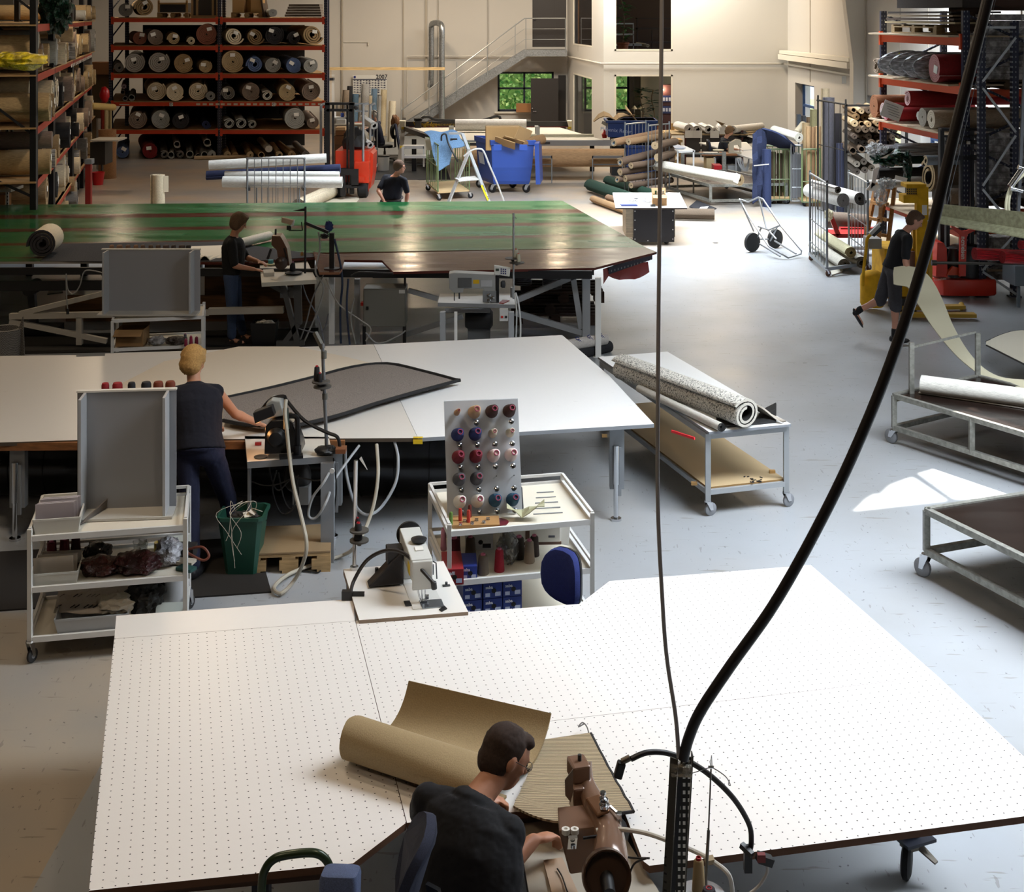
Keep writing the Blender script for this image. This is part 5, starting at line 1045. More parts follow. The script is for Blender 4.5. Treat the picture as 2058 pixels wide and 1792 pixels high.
lamp('POINT','machine_lamp',Q(522,862,yb+.02),.9,(1,.45,.15),shadow_soft_size=.03)
mb=MB();mb.tube(spl([Q(575,803,10.35),Q(573,830,10.3),Q(577,870,10.25),Q(582,920,10.2),Q(590,975,10.1),Q(606,1040,9.95),Q(616,1090,9.85),Q(611,1125,9.85),Q(592,1165,9.95),G(565,1192,.03),G(551,1180,.03),G(575,1157,.03),G(620,1137,.03),G(690,1115,.03),Q(713,1098,10.3),Q(735,1060,10.5),Q(752,1010,10.6),Q(760,950,10.7),Q(757,893,10.9)],6),.014);mb.m=1;mb.cyl(Q(574,820,10.35),Q(576,862,10.3),.022,n=10);solo('air_hose',mb,[M('a8a294',.5),M('1d2a22',.5)],'long pale air hose looping from the machine over the floor beneath the middle table','hose',smooth=True)
mb=MB();mb.tube(spl([Q(694,900,10.9),Q(696,950,10.9),Q(712,1010,10.7),Q(735,1034,10.6),Q(765,1020,10.7),Q(795,970,10.8),Q(800,920,10.9),Q(793,888,11)],6),.012);solo('air_hose',mb,M('8f949a',.45),'grey hose hanging in a deep loop in front of the black duct','hose',smooth=True)
mb=MB();mb.tube(spl([Q(664,945,10.5),Q(650,970,10.4),Q(628,1000,10.4),Q(620,1035,10.4),Q(635,1040,10.4),Q(655,1010,10.4),Q(675,960,10.6),Q(722,895,10.9)],6),.01);solo('air_hose',mb,M('9a9da0',.45),'short pale hose curving under the blonde woman\'s machine table','hose',smooth=True)
for i,pts in enumerate(([(540,925),(545,960),(560,985),(590,960),(640,965),(670,950)],[(560,950),(570,1000),(585,1022),(600,990),(590,950)],[(556,945),(548,985),(565,1030),(590,1020),(598,960)],[(670,920),(676,980),(670,1040),(673,1075)],[(500,965),(530,975),(560,972),(600,955)])):
 mb=MB();mb.tube(spl([Q(x,y,10.55)for x,y in pts],5),.006);solo('power_cable',mb,BLACK,['black cable running along under the machine table','inner loop of black cable under the machine','outer loop of black cable under the machine','black cable hanging down the grey leg of the machine table','thin black cable crossing behind the blonde woman'][i],'cable',group='cables under the middle machine',smooth=True)
mb=MB();mb.tube(spl([G(575,1160,.01),G(600,1147,.01),G(640,1150,.01),G(640,1135,.01),G(600,1138,.01),G(575,1128,.01)],5),.006);solo('power_cable',mb,BLACK,'coil of black cable on the floor in front of the pallet','cable',smooth=True)
mb=blob(G(655,905,ZT+.035),(.09,.05,.035),5,.3,2,3);solo('cable_bundle',mb,M('141416',.5),'bundled black cable and adapter on the corner of the machine table','cable',smooth=True)
q=G(600,1085);pallet((q.x,10.55,0),.62,.55,'wooden pallet covered in torn clear film under the middle machine',.1,'a98d64')
mb=MB();mb.box((q.x,10.55,.152),(.62,.55,.012),.1);solo('pallet_board',mb,M('8d7658',.6),'scuffed board and film lying on the pallet under the machine','board')
# bin, mat, black duct
mb=MB();q=G(480,1165);B_=lambda w_,d_,z:[V((q.x+a*w_,q.y+.18+b*d_,z))for a,b in((-.8,-1),(.8,-1),(1,-.8),(1,.8),(.8,1),(-.8,1),(-1,.8),(-1,-.8))]
mb.loft([B_(.115,.11,0.012),B_(.165,.155,.42),B_(.178,.168,.425),B_(.178,.168,.45),B_(.16,.15,.45),B_(.11,.105,.03)]);solo('waste_bin',mb,M('1c4a3c',.45),'dark green plastic waste bin full of thread ends beside the pallet','bin',smooth=True)
mb=blob(V((q.x,q.y+.18,.37)),(.13,.12,.06),3,.4,3,4);solo('waste',mb,M('26211d',.8),'dark cloth and thread waste filling the green bin','waste',kind='stuff')
for i in range(3):mb=MB();mb.box(V((q.x+.05+.03*i,q.y+.1+.02*i,.45+.01*i)),(.07,.05,.004),.5+i,.5);solo('paper_scrap',mb,M('cfc8ba',.8),f'{["left", "middle", "right"][i]} torn paper scrap on top of the green bin','paper',group='paper scraps in the bin')
for i in range(5):
 rq=random.Random(i);mb=MB();mb.tube(spl([V((q.x+rq.uniform(-.1,.1),q.y+.15,.45)),V((q.x+rq.uniform(-.1,.1),q.y+.1,.55)),V((q.x+rq.uniform(-.18,.12),q.y,.5)),V((q.x+rq.uniform(-.1,.1),q.y-.02,.36)),V((q.x+rq.uniform(-.1,.05),q.y-.03,.1+.05*i))],5),.0022,5);solo('thread_end',mb,M('b9b2a4',.8),'pale thread end trailing over the rim of the green bin','thread',group='thread ends over the bin')
mb=MB();mb.prism([G(-40,1228,.012),G(545,1188,.012),G(515,1078,.012),G(-40,1110,.012)],.012);solo('rubber_mat',mb,M('1b1714',.9),'large black anti-fatigue mat behind the nearest table under the green bin','mat')
mb=MB();A_=Q(360,935,13.2);z_=.3
pr=[];L_=5.4;x=-6.7
while x<-.7:pr+=[(.29,x),(.29,x+.29),(.3,x+.295),(.3,x+.3)];x+=.3
mb.lathe(V((0,11.95,.3)),pr,28,(1,0,0));solo('spiral_duct',mb,M('3a3b3d',.18,.8),'big shiny black ribbed duct lying on the floor under the middle table','duct',smooth=True)
# ---- station at the green table: brown machine with spool poles
ZT=.95
th=thing('sewing_machine','brown overlock machine on a tilted white table in front of the woman in sandals','sewing machine',G(580,690))
mb=MB();mb.prism([G(522,533,ZT),G(617,524,ZT),G(636,562,ZT-.01),G(526,568,ZT-.01)],.05,side=1);part('tabletop',mb,[M('cfcabf',.45),M('b9b3a4',.5)],th)
D_=16.9
mb=MB()
for a,b in(((570,572),(598,688)),((598,572),(600,650)),((600,650),(570,690)),((545,572),(580,590)),((556,690),(612,688))):mb.bar(Q(*a,D_),Q(*b,D_),.09 if a[0]>560 else.06,.06)
part('stand',mb,M('4b4a49',.5,.3),th)
mb=MB();mb.bx(QX(560,D_),QX(596,D_),D_+.1,D_+.2,ZY(602,D_),ZY(583,D_));part('control_box',mb,M('8e8f90',.5),th)
D_=16.95
mb=MB();mb.ext([Q(x,y,D_)for x,y in((553,534),(582,534),(577,500),(569,484),(563,474),(546,474),(545,492),(556,503),(558,518))],(0,.22,0));part('machine_body',mb,MBR,th)
mb=MB();mb.lathe(Q(565,528,D_-.02),[(.06,0),(.08,.01),(.08,.03),(.05,.05),(.02,.06)],24,(.2,-1,0));part('handwheel',mb,MBD,th,True)
mb=MB();mb.cyl(Q(554,474,D_+.1),Q(554,460,D_+.1),.012,n=8);mb.bar(Q(545,500,D_),Q(538,520,D_),.03);mb.bar(Q(571,498,D_),Q(578,525,D_),.02);part('needle_gear',mb,BLACK,th)
mb=MB();c=G(544,531,ZT+.01);mb.lathe(c,[(.085,0),(.085,.012),(.0,.013)],24);mb.m=1;mb.lathe(c+V((0,0,.012)),[(.035,0),(.035,.045),(.02,.045)],16);part('tape_reel',mb,[M('cfc9a4',.5),M('3c8a94',.5)],th,True)
mb=MB();mb.box(G(540,548,ZT+.03),(.13,.09,.05),.3,.3);part('notepad',mb,M('c4c1ba',.6),th)
cone(G(588,547,ZT),.04,.13,'2b2a2e','dark grey thread cone with pink core on the machine table at the green table','cones at the green table',core='c080a8');cone(G(606,523,ZT)+V((0,.05,0)),.026,.1,'9a7440','mustard thread spool behind the pole at the green table','cones at the green table',core='8a4030')
disc(th,G(590,548,ZT+.012),.11,BLACK)
mb=MB();mb.cyl(Q(613,549,16.7),Q(614,415,16.7),.013,n=8);mb.ext([Q(588,424,16.7),Q(614,418,16.7),Q(614,424,16.7)],(0,.02,0));part('thread_stand',mb,BLACK,th)
mb=MB();mb.bar(Q(612,447,16.7),Q(660,467,16.7),.035);mb.bar(Q(580,463,16.7),Q(607,463,16.7),.012);mb.bar(Q(608,463,16.7),Q(606,446,16.7),.012);mb.bx(QX(576,16.7),QX(585,16.7),16.7,16.75,ZY(462,16.7),ZY(454,16.7));part('swing_arm',mb,BLACK,th)
mb=MB();mb.ext([Q(566,437,16.68),Q(590,443,16.68),Q(587,453,16.68),Q(565,447,16.68)],(0,.06,0));mb.m=1;mb.ext([Q(590,443,16.67),Q(592,442,16.67),Q(589,454,16.67),Q(583,455,16.67)],(0,.06,0));part('lamp_head',mb,[M('a08870',.5),M('b9bcbe',.4)],th)
# corner table board with black post
th=thing('swivel_post','black square post on a brown board fixed at the corner of the green table','post',G(667,690))
mb=MB();mb.prism([G(630,510,1.0)+V((0,0,.03)),G(676,520,1.0)+V((0,0,.03)),G(688,545,1.0)+V((0,0,.03)),G(682,552,1.0)+V((0,0,.03)),G(642,552,1.0)+V((0,0,.03))],.03,side=1);part('board',mb,[M('4a2820',.3,0,'varnish'),M('8a5c40',.6)],th)
b=G(667,540,1.03);mb=MB();mb.bar(b,V((b.x,b.y,ZY(468,b.y))),.06);mb.cyl(b,b+V((0,0,.01)),.1,n=16);part('post',mb,BLACK,th)
mb=blob(Q(661,455,b.y),(.05,.05,.07),2,.4,3,3);part('blue_cloth',mb,M('1f2c5c',.8),th,True)
mb=blob(Q(652,474,b.y),(.05,.04,.035),5,.5,3,3);part('pulley',mb,BLACK,th)
mb=MB();mb.tube(spl([Q(640,466,b.y),Q(643,500,b.y),Q(634,545,b.y-.1),Q(650,575,b.y-.1),Q(640,620,b.y-.1),Q(612,685,b.y-.1)],5),.011);solo('air_hose',mb,M('8f8f8c',.5),'pale hose falling from the swivel post to the floor at the green table','hose',smooth=True)
mb=MB();mb.tube(spl([Q(672,480,b.y),Q(684,530,b.y),Q(688,570,b.y),Q(684,620,b.y),Q(685,690,b.y)],5),.014);solo('air_hose',mb,M('26344f',.5),'dark blue hose hanging beside the black swivel post','hose',smooth=True)
# control cabinet
th=thing('control_cabinet','grey electrical cabinet standing on two legs under the green table','cabinet',G(773,690))
D_=17.2;mb=MB();mb.bx(QX(730,D_),QX(815,D_),D_,D_+.35,ZY(656,D_),ZY(580,D_));part('body',mb,M('6f6e67',.5),th)
mb=MB();mb.bx(QX(732,D_),QX(813,D_),D_-.012,D_-.002,ZY(655,D_),ZY(582,D_));part('door',mb,M('77766e',.5),th)
mb=MB();mb.bx(QX(736,D_),QX(741,D_),D_-.03,D_-.012,ZY(621,D_),ZY(615,D_));part('lock',mb,BLACK,th)
mb=MB();mb.bx(QX(723,D_),QX(730,D_),D_+.1,D_+.2,ZY(618,D_),ZY(612,D_));part('red_switch',mb,REDP,th)
mb=MB();mb.bx(QX(802,D_),QX(814,D_),D_-.014,D_-.012,ZY(589,D_),ZY(582,D_));part('type_plate',mb,M('c9c9c4',.5),th)
for x in(731,812):mb=MB();mb.bx(QX(x,D_)-.02,QX(x,D_)+.02,D_+.05,D_+.1,0,ZY(656,D_));part('leg',mb,BLACK,th)
mb=MB();mb.bx(QX(748,D_),QX(815,D_),D_+.05,D_+.1,ZY(560,D_),ZY(555,D_));mb.bx(QX(811,D_),QX(815,D_),D_+.05,D_+.1,ZY(575,D_),ZY(555,D_));part('top_bracket',mb,BLACK,th)
# ---- white industrial machine
ZT=.75;D_=16.0
th=thing('sewing_machine','grey industrial sewing machine on a white table with keypad, below the brown table edge','sewing machine',(QX(960,D_),D_,0))
mb=MB();mb.prism([G(880,608,ZT),G(884,590,ZT),G(1031,590,ZT),G(1037,612,ZT)],.045,side=1);part('tabletop',mb,[M('e4e4e2',.35),M('8e9195',.5)],th)
for x in(884,1022):mb=MB();mb.bx(QX(x,D_),QX(x+11,D_),D_,D_+.08,0,ZT-.04);part('leg',mb,M('a3a7ab',.45),th)
mb=MB();mb.bx(QX(893,D_),QX(985,D_),D_,D_+.25,ZY(628,D_),ZT-.045);part('drawer_tray',mb,DGREY,th)
D_=16.35;Z0=ZT
BX=lambda x0,x1,y0,y1,d0,d1,nm,m,**k:part(nm,MB().bx(QX(x0,d0),QX(x1,d0),d0,d1,ZY(y1,d0),ZY(y0,d0)),m,th,**k)
mb=MB();mb.ext([Q(x,y,D_)for x,y in((902,550),(912,548),(998,552),(998,601),(972,601),(972,580),(932,580),(930,588),(912,588),(903,580))],(0,.17,0));part('arm',mb,M('a9abaa',.35,.2),th)
BX(970,997,585,607,D_-.03,D_,'dial_plate',M('8e9092',.35,.3));BX(996,1003,553,608,D_-.01,D_+.18,'motor_case',BLACK)
mb=MB()
for x,y in((983,593),(990,598),(983,603)):mb.lathe(Q(x,y,D_-.03),[(.022,0),(.024,.012),(.012,.014),(.01,.02)],14,(0,-1,0))
part('dial',mb,CHROME,th)
BX(951,963,562,570,D_-.004,D_,'warning_label',M('dfb41c',.5));BX(966,989,563,576,D_-.008,D_,'thread_plate',M('c6c8ca',.35,.3));BX(920,948,558,578,D_-.006,D_,'mechanism_cover',M('6d6f70',.35,.4))
mb=MB();mb.lathe(Q(1006,571,D_+.05),[(.03,0),(.045,.02),(.045,.05),(.02,.06)],20,(1,0,0));mb.cyl(Q(913,588,D_),Q(913,604,D_),.006,n=8);mb.cyl(Q(923,588,D_),Q(923,600,D_),.01,n=8);part('needle_gear',mb,DGREY,th)
for x in(969,984):mb=MB();mb.lathe(Q(x,553,D_+.08),[(.03,0),(.032,.015),(.0,.018)],16);part('bobbin_knob',mb,BLACK,th,True)
mb=MB();kp=[Q(993,533,D_-.05),Q(1026,538,D_-.05),Q(1024,556,D_-.05),Q(993,551,D_-.05)];mb.ext(kp,(0,.04,0));kpo=part('keypad',mb,M('dcdcd6',.5),th)
mb=MB()
for i in range(3):
 for j in range(3):mb.box(Q(1007.5+i*4.2,540.5+j*4.2+i*.5,D_-.053),(.016,.004,.014))
part('key',mb,M('2a2f6a',.5),kpo);mb=MB();mb.box(Q(999.5,542,D_-.053),(.04,.004,.028));part('display',mb,M('3c4a42',.3),kpo)
mb=MB();mb.cyl(Q(1032,600,D_),Q(1032,428,D_),.012,n=8);mb.cyl(Q(1030,597,D_),Q(1030,577,D_),.028,n=10);mb.bar(Q(1032,432,D_),Q(1038,440,D_),.01);part('thread_stand',mb,M('a5a7a8',.35,.6),th)
disc(th,Q(1030,519,D_),.09);disc(th,Q(1039,528,D_-.05),.09)
cone(Q(1037,517,D_),.032,.1,'c9c6b4','pale grey cone on the upper plate of the stand above the white machine','cones above the white machine',core='b8483c');cone(Q(1042,526,D_-.05),.026,.1,'c2bfa8','pale grey cone on the lower plate of the stand above the white machine','cones above the white machine',core='b8483c')
BX(1004,1021,622,645,16.0,16.08,'switch_box',M('c9cac8',.5));BX(1007,1011,635,639,15.99,16.0,'red_button',REDP);BX(1015,1019,635,639,15.99,16.0,'black_button',BLACK)
mb=MB();mb.lathe(Q(935,640,16.3),[(.1,0),(.12,.03),(.12,.3),(.08,.33)],18,(1,0,0));part('motor',mb,M('1d1d1f',.5,.2),th,True)
BX(940,985,650,688,16.3,16.5,'motor_bracket',M('55585a',.5))
mb=MB();mb.prism([G(1003,608,ZT+.01),G(1010,602,ZT+.01),G(1024,603,ZT+.01),G(1012,609,ZT+.01)],.01);part('red_pad',mb,M('8e2c20',.5),th)
mb=MB();mb.tube(spl([Q(1036,588,16.2),Q(1042,610,16.2),Q(1046,650,16.2),Q(1045,695,16.2)],5),.011);solo('white_hose',mb,M('d9d9d6',.5),'outer white hose hanging at the right end of the white machine table','hose',smooth=True)
mb=MB();mb.tube(spl([Q(1034,590,16.1),Q(1038,620,16.1),Q(1038,650,16.1),Q(1036,695,16.1)],5),.009);solo('white_hose',mb,M('d2d2ce',.5),'inner white hose hanging at the right end of the white machine table','hose',smooth=True)
mb=MB();mb.bx(QX(913,15.6),QX(919,15.6),15.6,15.63,.0,ZY(627,15.6));solo('white_post',mb,WHT,'thin white post standing in front of the white machine table','post')
# pallets with wire coils under the green table
q=G(1115,640);pallet((QX(1115,18.6),18.9,.0),1.15,.9,'dark lower pallet under the brown table edge',0,'34231a');pallet((QX(1105,18.6),18.9,.15),1.05,.9,'dark second pallet from the floor under the brown table edge',0,'2f2018');pallet((QX(1130,18.6),18.9,.3),1.1,.9,'top pallet of the dark stack carrying two wire coils',.03,'3c281c')
for i,(x,y)in enumerate(((1050,19.0),(1110,18.75))):
 mb=MB();rg=.135
 for k in range(7):mb.lathe((QX(x,18.7),y,.445+k*.026),[(rg-.05,0),(rg,.004),(rg,.02),(rg-.05,.024)],24)
 solo('wire_coil',mb,M('6b6c6e',.35,.7),['steel wire coil beside the white machine, on dark pallets','steel wire coil under the brown table corner, on dark pallets'][i],'coil',group='wire coils',smooth=True)
mb=MB();A_=Q(1265,505,19.2)
g=[]
for i in range(9):
 u=i/8;g.append([Q(1212+90*u,537-14*u+6*abs(u-.5),18.2+1.0*u)+V((0,0,0)),Q(1213+92*u,555-8*u,18.15+1.0*u)+V((0,.03*math.sin(u*9),0)),Q(1213+84*u,(570 if i==0 else 552+10*math.sin(u*3)),18.1+1.0*u)+V((0,.05*math.sin(u*14),0))])
mb.sheet(g,.006);solo('red_plastic_bag',mb,M('a0101e',.35),'red plastic bag taped under the right corner of the green table','bag',smooth=True)
mb=MB();mb.bar(Q(1220,545,18.3),Q(1308,515,19.2),.05,.08);solo('perforated_rail',mb,NAVY,'navy perforated steel rail under the right corner of the green table','rail')
a=G(1225,695,.07);b=G(1110,722,.07);roll(a,b,.075,'tube','26262a','black tube lying on the floor behind the white leg, lower one',h2='1a1a1c',h3='1a1a1c',name='tube',cat='tube')
a=G(1217,680,.19);b=G(1100,700,.19);o=roll(a,b,.075,'tube','c9c3bd','pale tube with blue printed lettering on top of the black tube',h2='b9b3ad',name='tube',cat='tube');
o2=thing('t','','');
bpy.data.objects.remove(o2)
for i in range(5):
 d=(b-a);p=a+d*(.08+.2*i);nn=V((.1,-1,.75)).normalized();INV[o.name]=V((0,0,0));t=text('ESCO' if i%2 else 'CAMPING'[:4],.055,frame_mx(p+nn*.078,V((.35,.35,-.5)),V((1,-.1,.5))),M('22307a',.6),o,depth=.0005,bold=True);t.parent=None;t.parent=o;t.matrix_parent_inverse=o.matrix_basis.inverted()
# silver rod stand, woven basket roll, white steel shelf at left edge
mb=MB();A_=G(10,716,0);a=V((QX(10,15.6),15.6,0));mb.lathe(a,[(.16,0),(.18,.3),(.2,.62),(.15,.62),(.14,.2)],28);solo('woven_roll',mb,M('8e8a84',.9,0,'weave',sc=110,h2='3f3d3c'),'standing roll of black and white woven matting at the left edge','roll',smooth=True)
mb=MB();g=[[V((a.x+.19+.03*j-.03*i/4,a.y-.02*j,.0+.62*i/4+.07*j*(i/4)))for j in range(3)]for i in range(5)];mb.sheet(g,.01);solo('woven_flap',mb,M('8e8a84',.9,0,'weave',sc=110,h2='3f3d3c'),'loose flap of the standing woven matting at the left edge','matting')
# bin, cables and a dark case near the green table
mb=MB();q=G(532,693);mb.loft([[V((q.x+a*.16*s,q.y+b*.12*s,z))for a,b in((-1,-1),(1,-1),(1,1),(-1,1))]for s,z in((.85,.0),(1,.3),(.94,.3),(.8,.02))]);solo('waste_bin',mb,M('121215',.4),'black square waste bin next to the woman in sandals','bin')
mb=blob(V((q.x,q.y,.27)),(.12,.09,.04),2,.5,3,3);solo('crumpled_paper',mb,M('bdbdb8',.8),'crumpled white paper in the black waste bin','paper')
for i,(pts,h,r_)in enumerate((([(608,572),(618,600),(640,640),(652,690)],'6b6e78',.009),([(650,552),(628,600),(615,650),(600,692)],'7c7c7a',.01),([(655,560),(680,610),(720,640),(745,660),(735,685)],'a09c94',.01),([(700,560),(697,620),(703,692)],'2b3550',.014),([(706,555),(720,548),(745,548),(790,550)],'1c1c1e',.016),([(712,600),(705,640),(715,692)],'8a8a86',.01),([(735,668),(760,690),(800,675),(815,664)],'8d8f90',.01),([(660,630),(650,665),(632,668),(600,660)],'5a5c62',.008))):
 mb=MB();mb.tube(spl([Q(x,y,17.0-.03*i)for x,y in pts],5),r_,6);solo('cable',mb,M(h,.5),['thin grey cable falling from the tilted table at the green table','grey hose crossing behind the tilted table stand','pale hose curving towards the grey electrical cabinet','dark blue hose left of the grey electrical cabinet','thick black cable above the grey electrical cabinet','pale hose beside the left leg of the electrical cabinet','grey cable sagging under the electrical cabinet','short dark cable looping near the white leg'][i],'cable',group='cables under the green table',smooth=True)
# == foreground station
th=thing('sewing_machine','brown industrial sewing machine with large handwheel in the foreground','sewing machine',G(1200,1792,.75))
ZT=.74
MT=M('a39a8c',.4)
mb=MB();mb.prism([G(1040,1655,ZT),G(1190,1640,ZT),G(1262,1690,ZT),G(1330,1800,ZT),G(1400,1900,ZT),G(1090,1960,ZT)],.04,side=1);part('tabletop',mb,[MT,BLACK],th)
for x,y in((1100,1930),(1370,1890),(1080,1680)):q=G(x,y,ZT);mb=MB();mb.bx(q.x-.03,q.x+.03,q.y-.03,q.y+.03,0,ZT-.04);part('leg',mb,DGREY,th)
D_=5.33
def E(pts,D,th_,nm,mat,sm=False):mb=MB();mb.ext([Q(x,y,D)for x,y in pts],(0,th_,0));return part(nm,mb,mat,th,sm)
MBG=M('7b6050',.2,.1)
# base casting
mb=MB();q0=Q(1128,1712,5.25);mb.ext([Q(1122,1668,D_),Q(1205,1660,D_),Q(1205,1700,D_-.0),Q(1190,1752,D_-.02),Q(1145,1758,D_-.02)],(0.0,.16,.0));part('base',mb,MBG,th)
# curved arm swept from the head to the handwheel
path=spl([Q(1172,1532,5.62),Q(1178,1575,5.58),Q(1192,1610,5.5),Q(1212,1645,5.4),Q(1225,1685,5.3),Q(1226,1735,5.15),Q(1226,1790,5.1)],5)
rad=[.036,.035,.034,.034,.034,.036,.038,.04,.042,.044,.046,.048,.05,.052,.053,.054,.055,.056,.057,.058,.06,.062,.064,.066,.068,.07,.07,.07,.07,.07,.07]
mb=MB();mb.tube(path,rad[:len(path)],16);part('arm',mb,MBG,th,True)
mb=MB();mb.box(Q(1163,1545,5.6),(.075,.1,.07),.25);mb.box(Q(1160,1600,5.55),(.05,.07,.1),.25);part('head',mb,MBG,th)
mb=MB();mb.cyl(Q(1165,1542,5.6),Q(1165,1516,5.6),.008,n=12);part('needle_post',mb,BLACK,th,True)
mb=MB();mb.ext([Q(1135,1568,5.5),Q(1152,1545,5.5),Q(1152,1590,5.5),Q(1147,1612,5.5),Q(1136,1598,5.5)],(.0,.006,0));part('side_plate',mb,M('75675a',.35,.6),th)
mb=MB();mb.prism([Q(1176,1602,5.42),Q(1206,1594,5.42),Q(1226,1628,5.34),Q(1200,1638,5.34)],.012);part('top_cover',mb,M('7d5c46',.2,.2),th)
for(x,y,r_)in((1212,1608,.014),(1214,1622,.02)):mb=MB();mb.lathe(Q(x,y,5.36),[(r_,0),(r_,.012),(r_*.5,.014),(r_*.5,.025),(r_*.9,.026),(r_*.8,.034)],16);part('tension_knob',mb,CHROME,th,True)
mb=MB();c=Q(1218,1758,4.98);mb.lathe(c,[(.02,.02),(.075,.015),(.083,.03),(.088,.03),(.09,.0),(.084,-.012),(.078,-.004),(.02,0)],36,V((.12,-1,.35)));part('handwheel',mb,M('4a372c',.3,.2),th,True)
mb=MB();mb.cyl(c,c+V((.005,-.11,-.0)),.026,.022,n=16);part('wheel_hub',mb,BLACK,th,True)
mb=MB()
for x in(1137,1155):mb.lathe(Q(x,1676,5.32),[(.012,0),(.016,.004),(.016,.022),(.008,.022),(.006,.016)],14)
part('white_roller',mb,M('dcdad4',.4),th,True)
mb=MB();mb.box(Q(1150,1692,5.27),(.035,.012,.07),.1,.5);mb.cyl(Q(1152,1703,5.25),Q(1152,1697,5.25),.01,n=10);part('guide_plate',mb,CHROME,th)
mb=MB();mb.cyl(Q(1245,1640,5.35),Q(1246,1700,5.3),.006,n=8);mb.cyl(Q(1246,1690,5.3),Q(1247,1735,5.25),.01,n=10);mb.box(Q(1244,1640,5.35),(.02,.02,.03));mb.bar(Q(1226,1620,5.38),Q(1243,1636,5.35),.008);mb.cyl(Q(1245,1690,5.3),Q(1245,1702,5.3),.014,n=12);part('piston_rod',mb,CHROME,th,True)
mb=MB();mb.cyl(Q(1205,1679,5.27),Q(1172,1684,5.26),.006,n=8);mb.cyl(Q(1165,1628,5.5),Q(1182,1622,5.46),.01,n=8);mb.cyl(Q(1160,1640,5.5),Q(1166,1668,5.45),.004,n=6);mb.bar(Q(1168,1640,5.48),Q(1172,1670,5.42),.02);part('needle_gear',mb,M('1a1718',.4,.5),th)
mb=MB();mb.prism([G(1092,1728,ZT+.012),G(1130,1722,ZT+.012),G(1165,1800,ZT+.012),G(1112,1806,ZT+.012)],.01);part('wooden_board',mb,M('ac927a',.6),th)
mb=MB();mb.tube(spl([G(1120,1745,ZT+.02),G(1130,1762,ZT+.02),G(1140,1792,ZT+.02)],5),.003);part('wire_tool',mb,BLACK,th)
mb=MB();mb.tube(spl([Q(1246,1705,5.28),Q(1262,1722,5.25),Q(1305,1724,5.2)],5),.004);mb.tube(spl([Q(1262,1765,5.2),Q(1275,1735,5.22),Q(1300,1724,5.2)],5),.004);part('cable',mb,BLACK,th,True)
mb=MB();mb.tube(spl([Q(1198,1669,5.3),Q(1230,1665,5.3),Q(1290,1672,5.25),Q(1340,1688,5.2),Q(1400,1712,5.2),Q(1440,1735,5.15),Q(1466,1760,5.1),Q(1473,1800,5.1)],6),.0085);mb.m=1;mb.box(Q(1426,1728,5.15),(.028,.02,.03),.3,.5);solo('air_hose',mb,[M('c2bdb4',.4),M('a8926c',.6)],'white air hose from the foreground machine arching to the right behind the post','hose',smooth=True)
# striped carpet piece under the needle and the rolled beige one
mb=MB();g=[]
for i in range(13):
 u=i/12;row=[]
 for j in range(11):
  v=j/10;a0=V((1090+95*u,1494-14*u));b0=V((1032+238*u,1640+10*u+40*math.sin(u*math.pi)*(1-u*.7)))
  p=a0*(1-v)+b0*v;row.append(G(p.x,p.y,.8)+V((0,0,.014+.03*v*v+.004*math.sin(v*30))))
 g.append(row)
mb.sheet(g,.01);o=solo('striped_carpet',mb,M('a39276',.9,0,'rows',sc=26,ax='Y'),'fawn and dark ribbed carpet piece going under the foreground machine','carpet',smooth=True)
e=MB();e.tube([g[12][j]+V((.006,0,0))for j in range(11)],.008,6);e.tube([g[i][10]for i in range(9,13)],.007,6);pp=part('dark_binding',e,M('1d1a1c',.8),None,True);pp.parent=o;pp.location=-o.location
mb=MB();q=G(1185,1480,.81);mb.tube(spl([q,q+V((-.01,.05,.02)),q+V((-.03,.07,.03)),q+V((-.05,.05,.02)),q+V((-.02,.08,.02))],5),.003);solo('loose_thread',mb,M('6b6766',.8),'loose grey thread end at the far corner of the ribbed carpet','thread')
# beige curled carpet (a sheet rolled at the front)
mb=MB();g=[]
A0,B0=G(822,1452,.8),G(1108,1500,.8);
a1=Q(760,1492,6.05);b1=G(1085,1590,.81)
ax2=(V((B0.x,B0.y,0))-V((A0.x,A0.y,0))).normalized();fwd=V((ax2.y,-ax2.x,0))
L2=(B0-A0).length
o0=V((A0.x-.0,A0.y,.8))
prof=[(0,.19),(.03,.12),(.08,.055),(.15,.02),(.22,.04),(.27,.1),(.32,.155),(.39,.175),(.455,.15),(.48,.09),(.45,.03),(.4,.016),(.36,.014)]
prof=[(p.x,p.y)for p in spl([V((a,b,0))for a,b in prof],4)]
for i in range(len(prof)):
 u_,w_=prof[i];row=[]
 for j in range(9):
  v=j/8;wid=1.0;sk=.0
  st=-.14*min(1,u_/.4);k=1+.35*v;row.append(o0+ax2*(st+v*L2*(1+.1*min(1,u_/.4)))+fwd*(u_*k)+V((0,0,w_*(1-.25*v)+.012)))
 g.append(row)
mb.sheet([[V(p)for p in r]for r in g],.012);
gs=MB();gs.sheet(g,.012);solo('beige_carpet',gs,M('94805f',.95,0,'carpet',sc=160,c=.35),'beige carpet with rolled-over edge lying in front of the seated man','carpet',smooth=True)
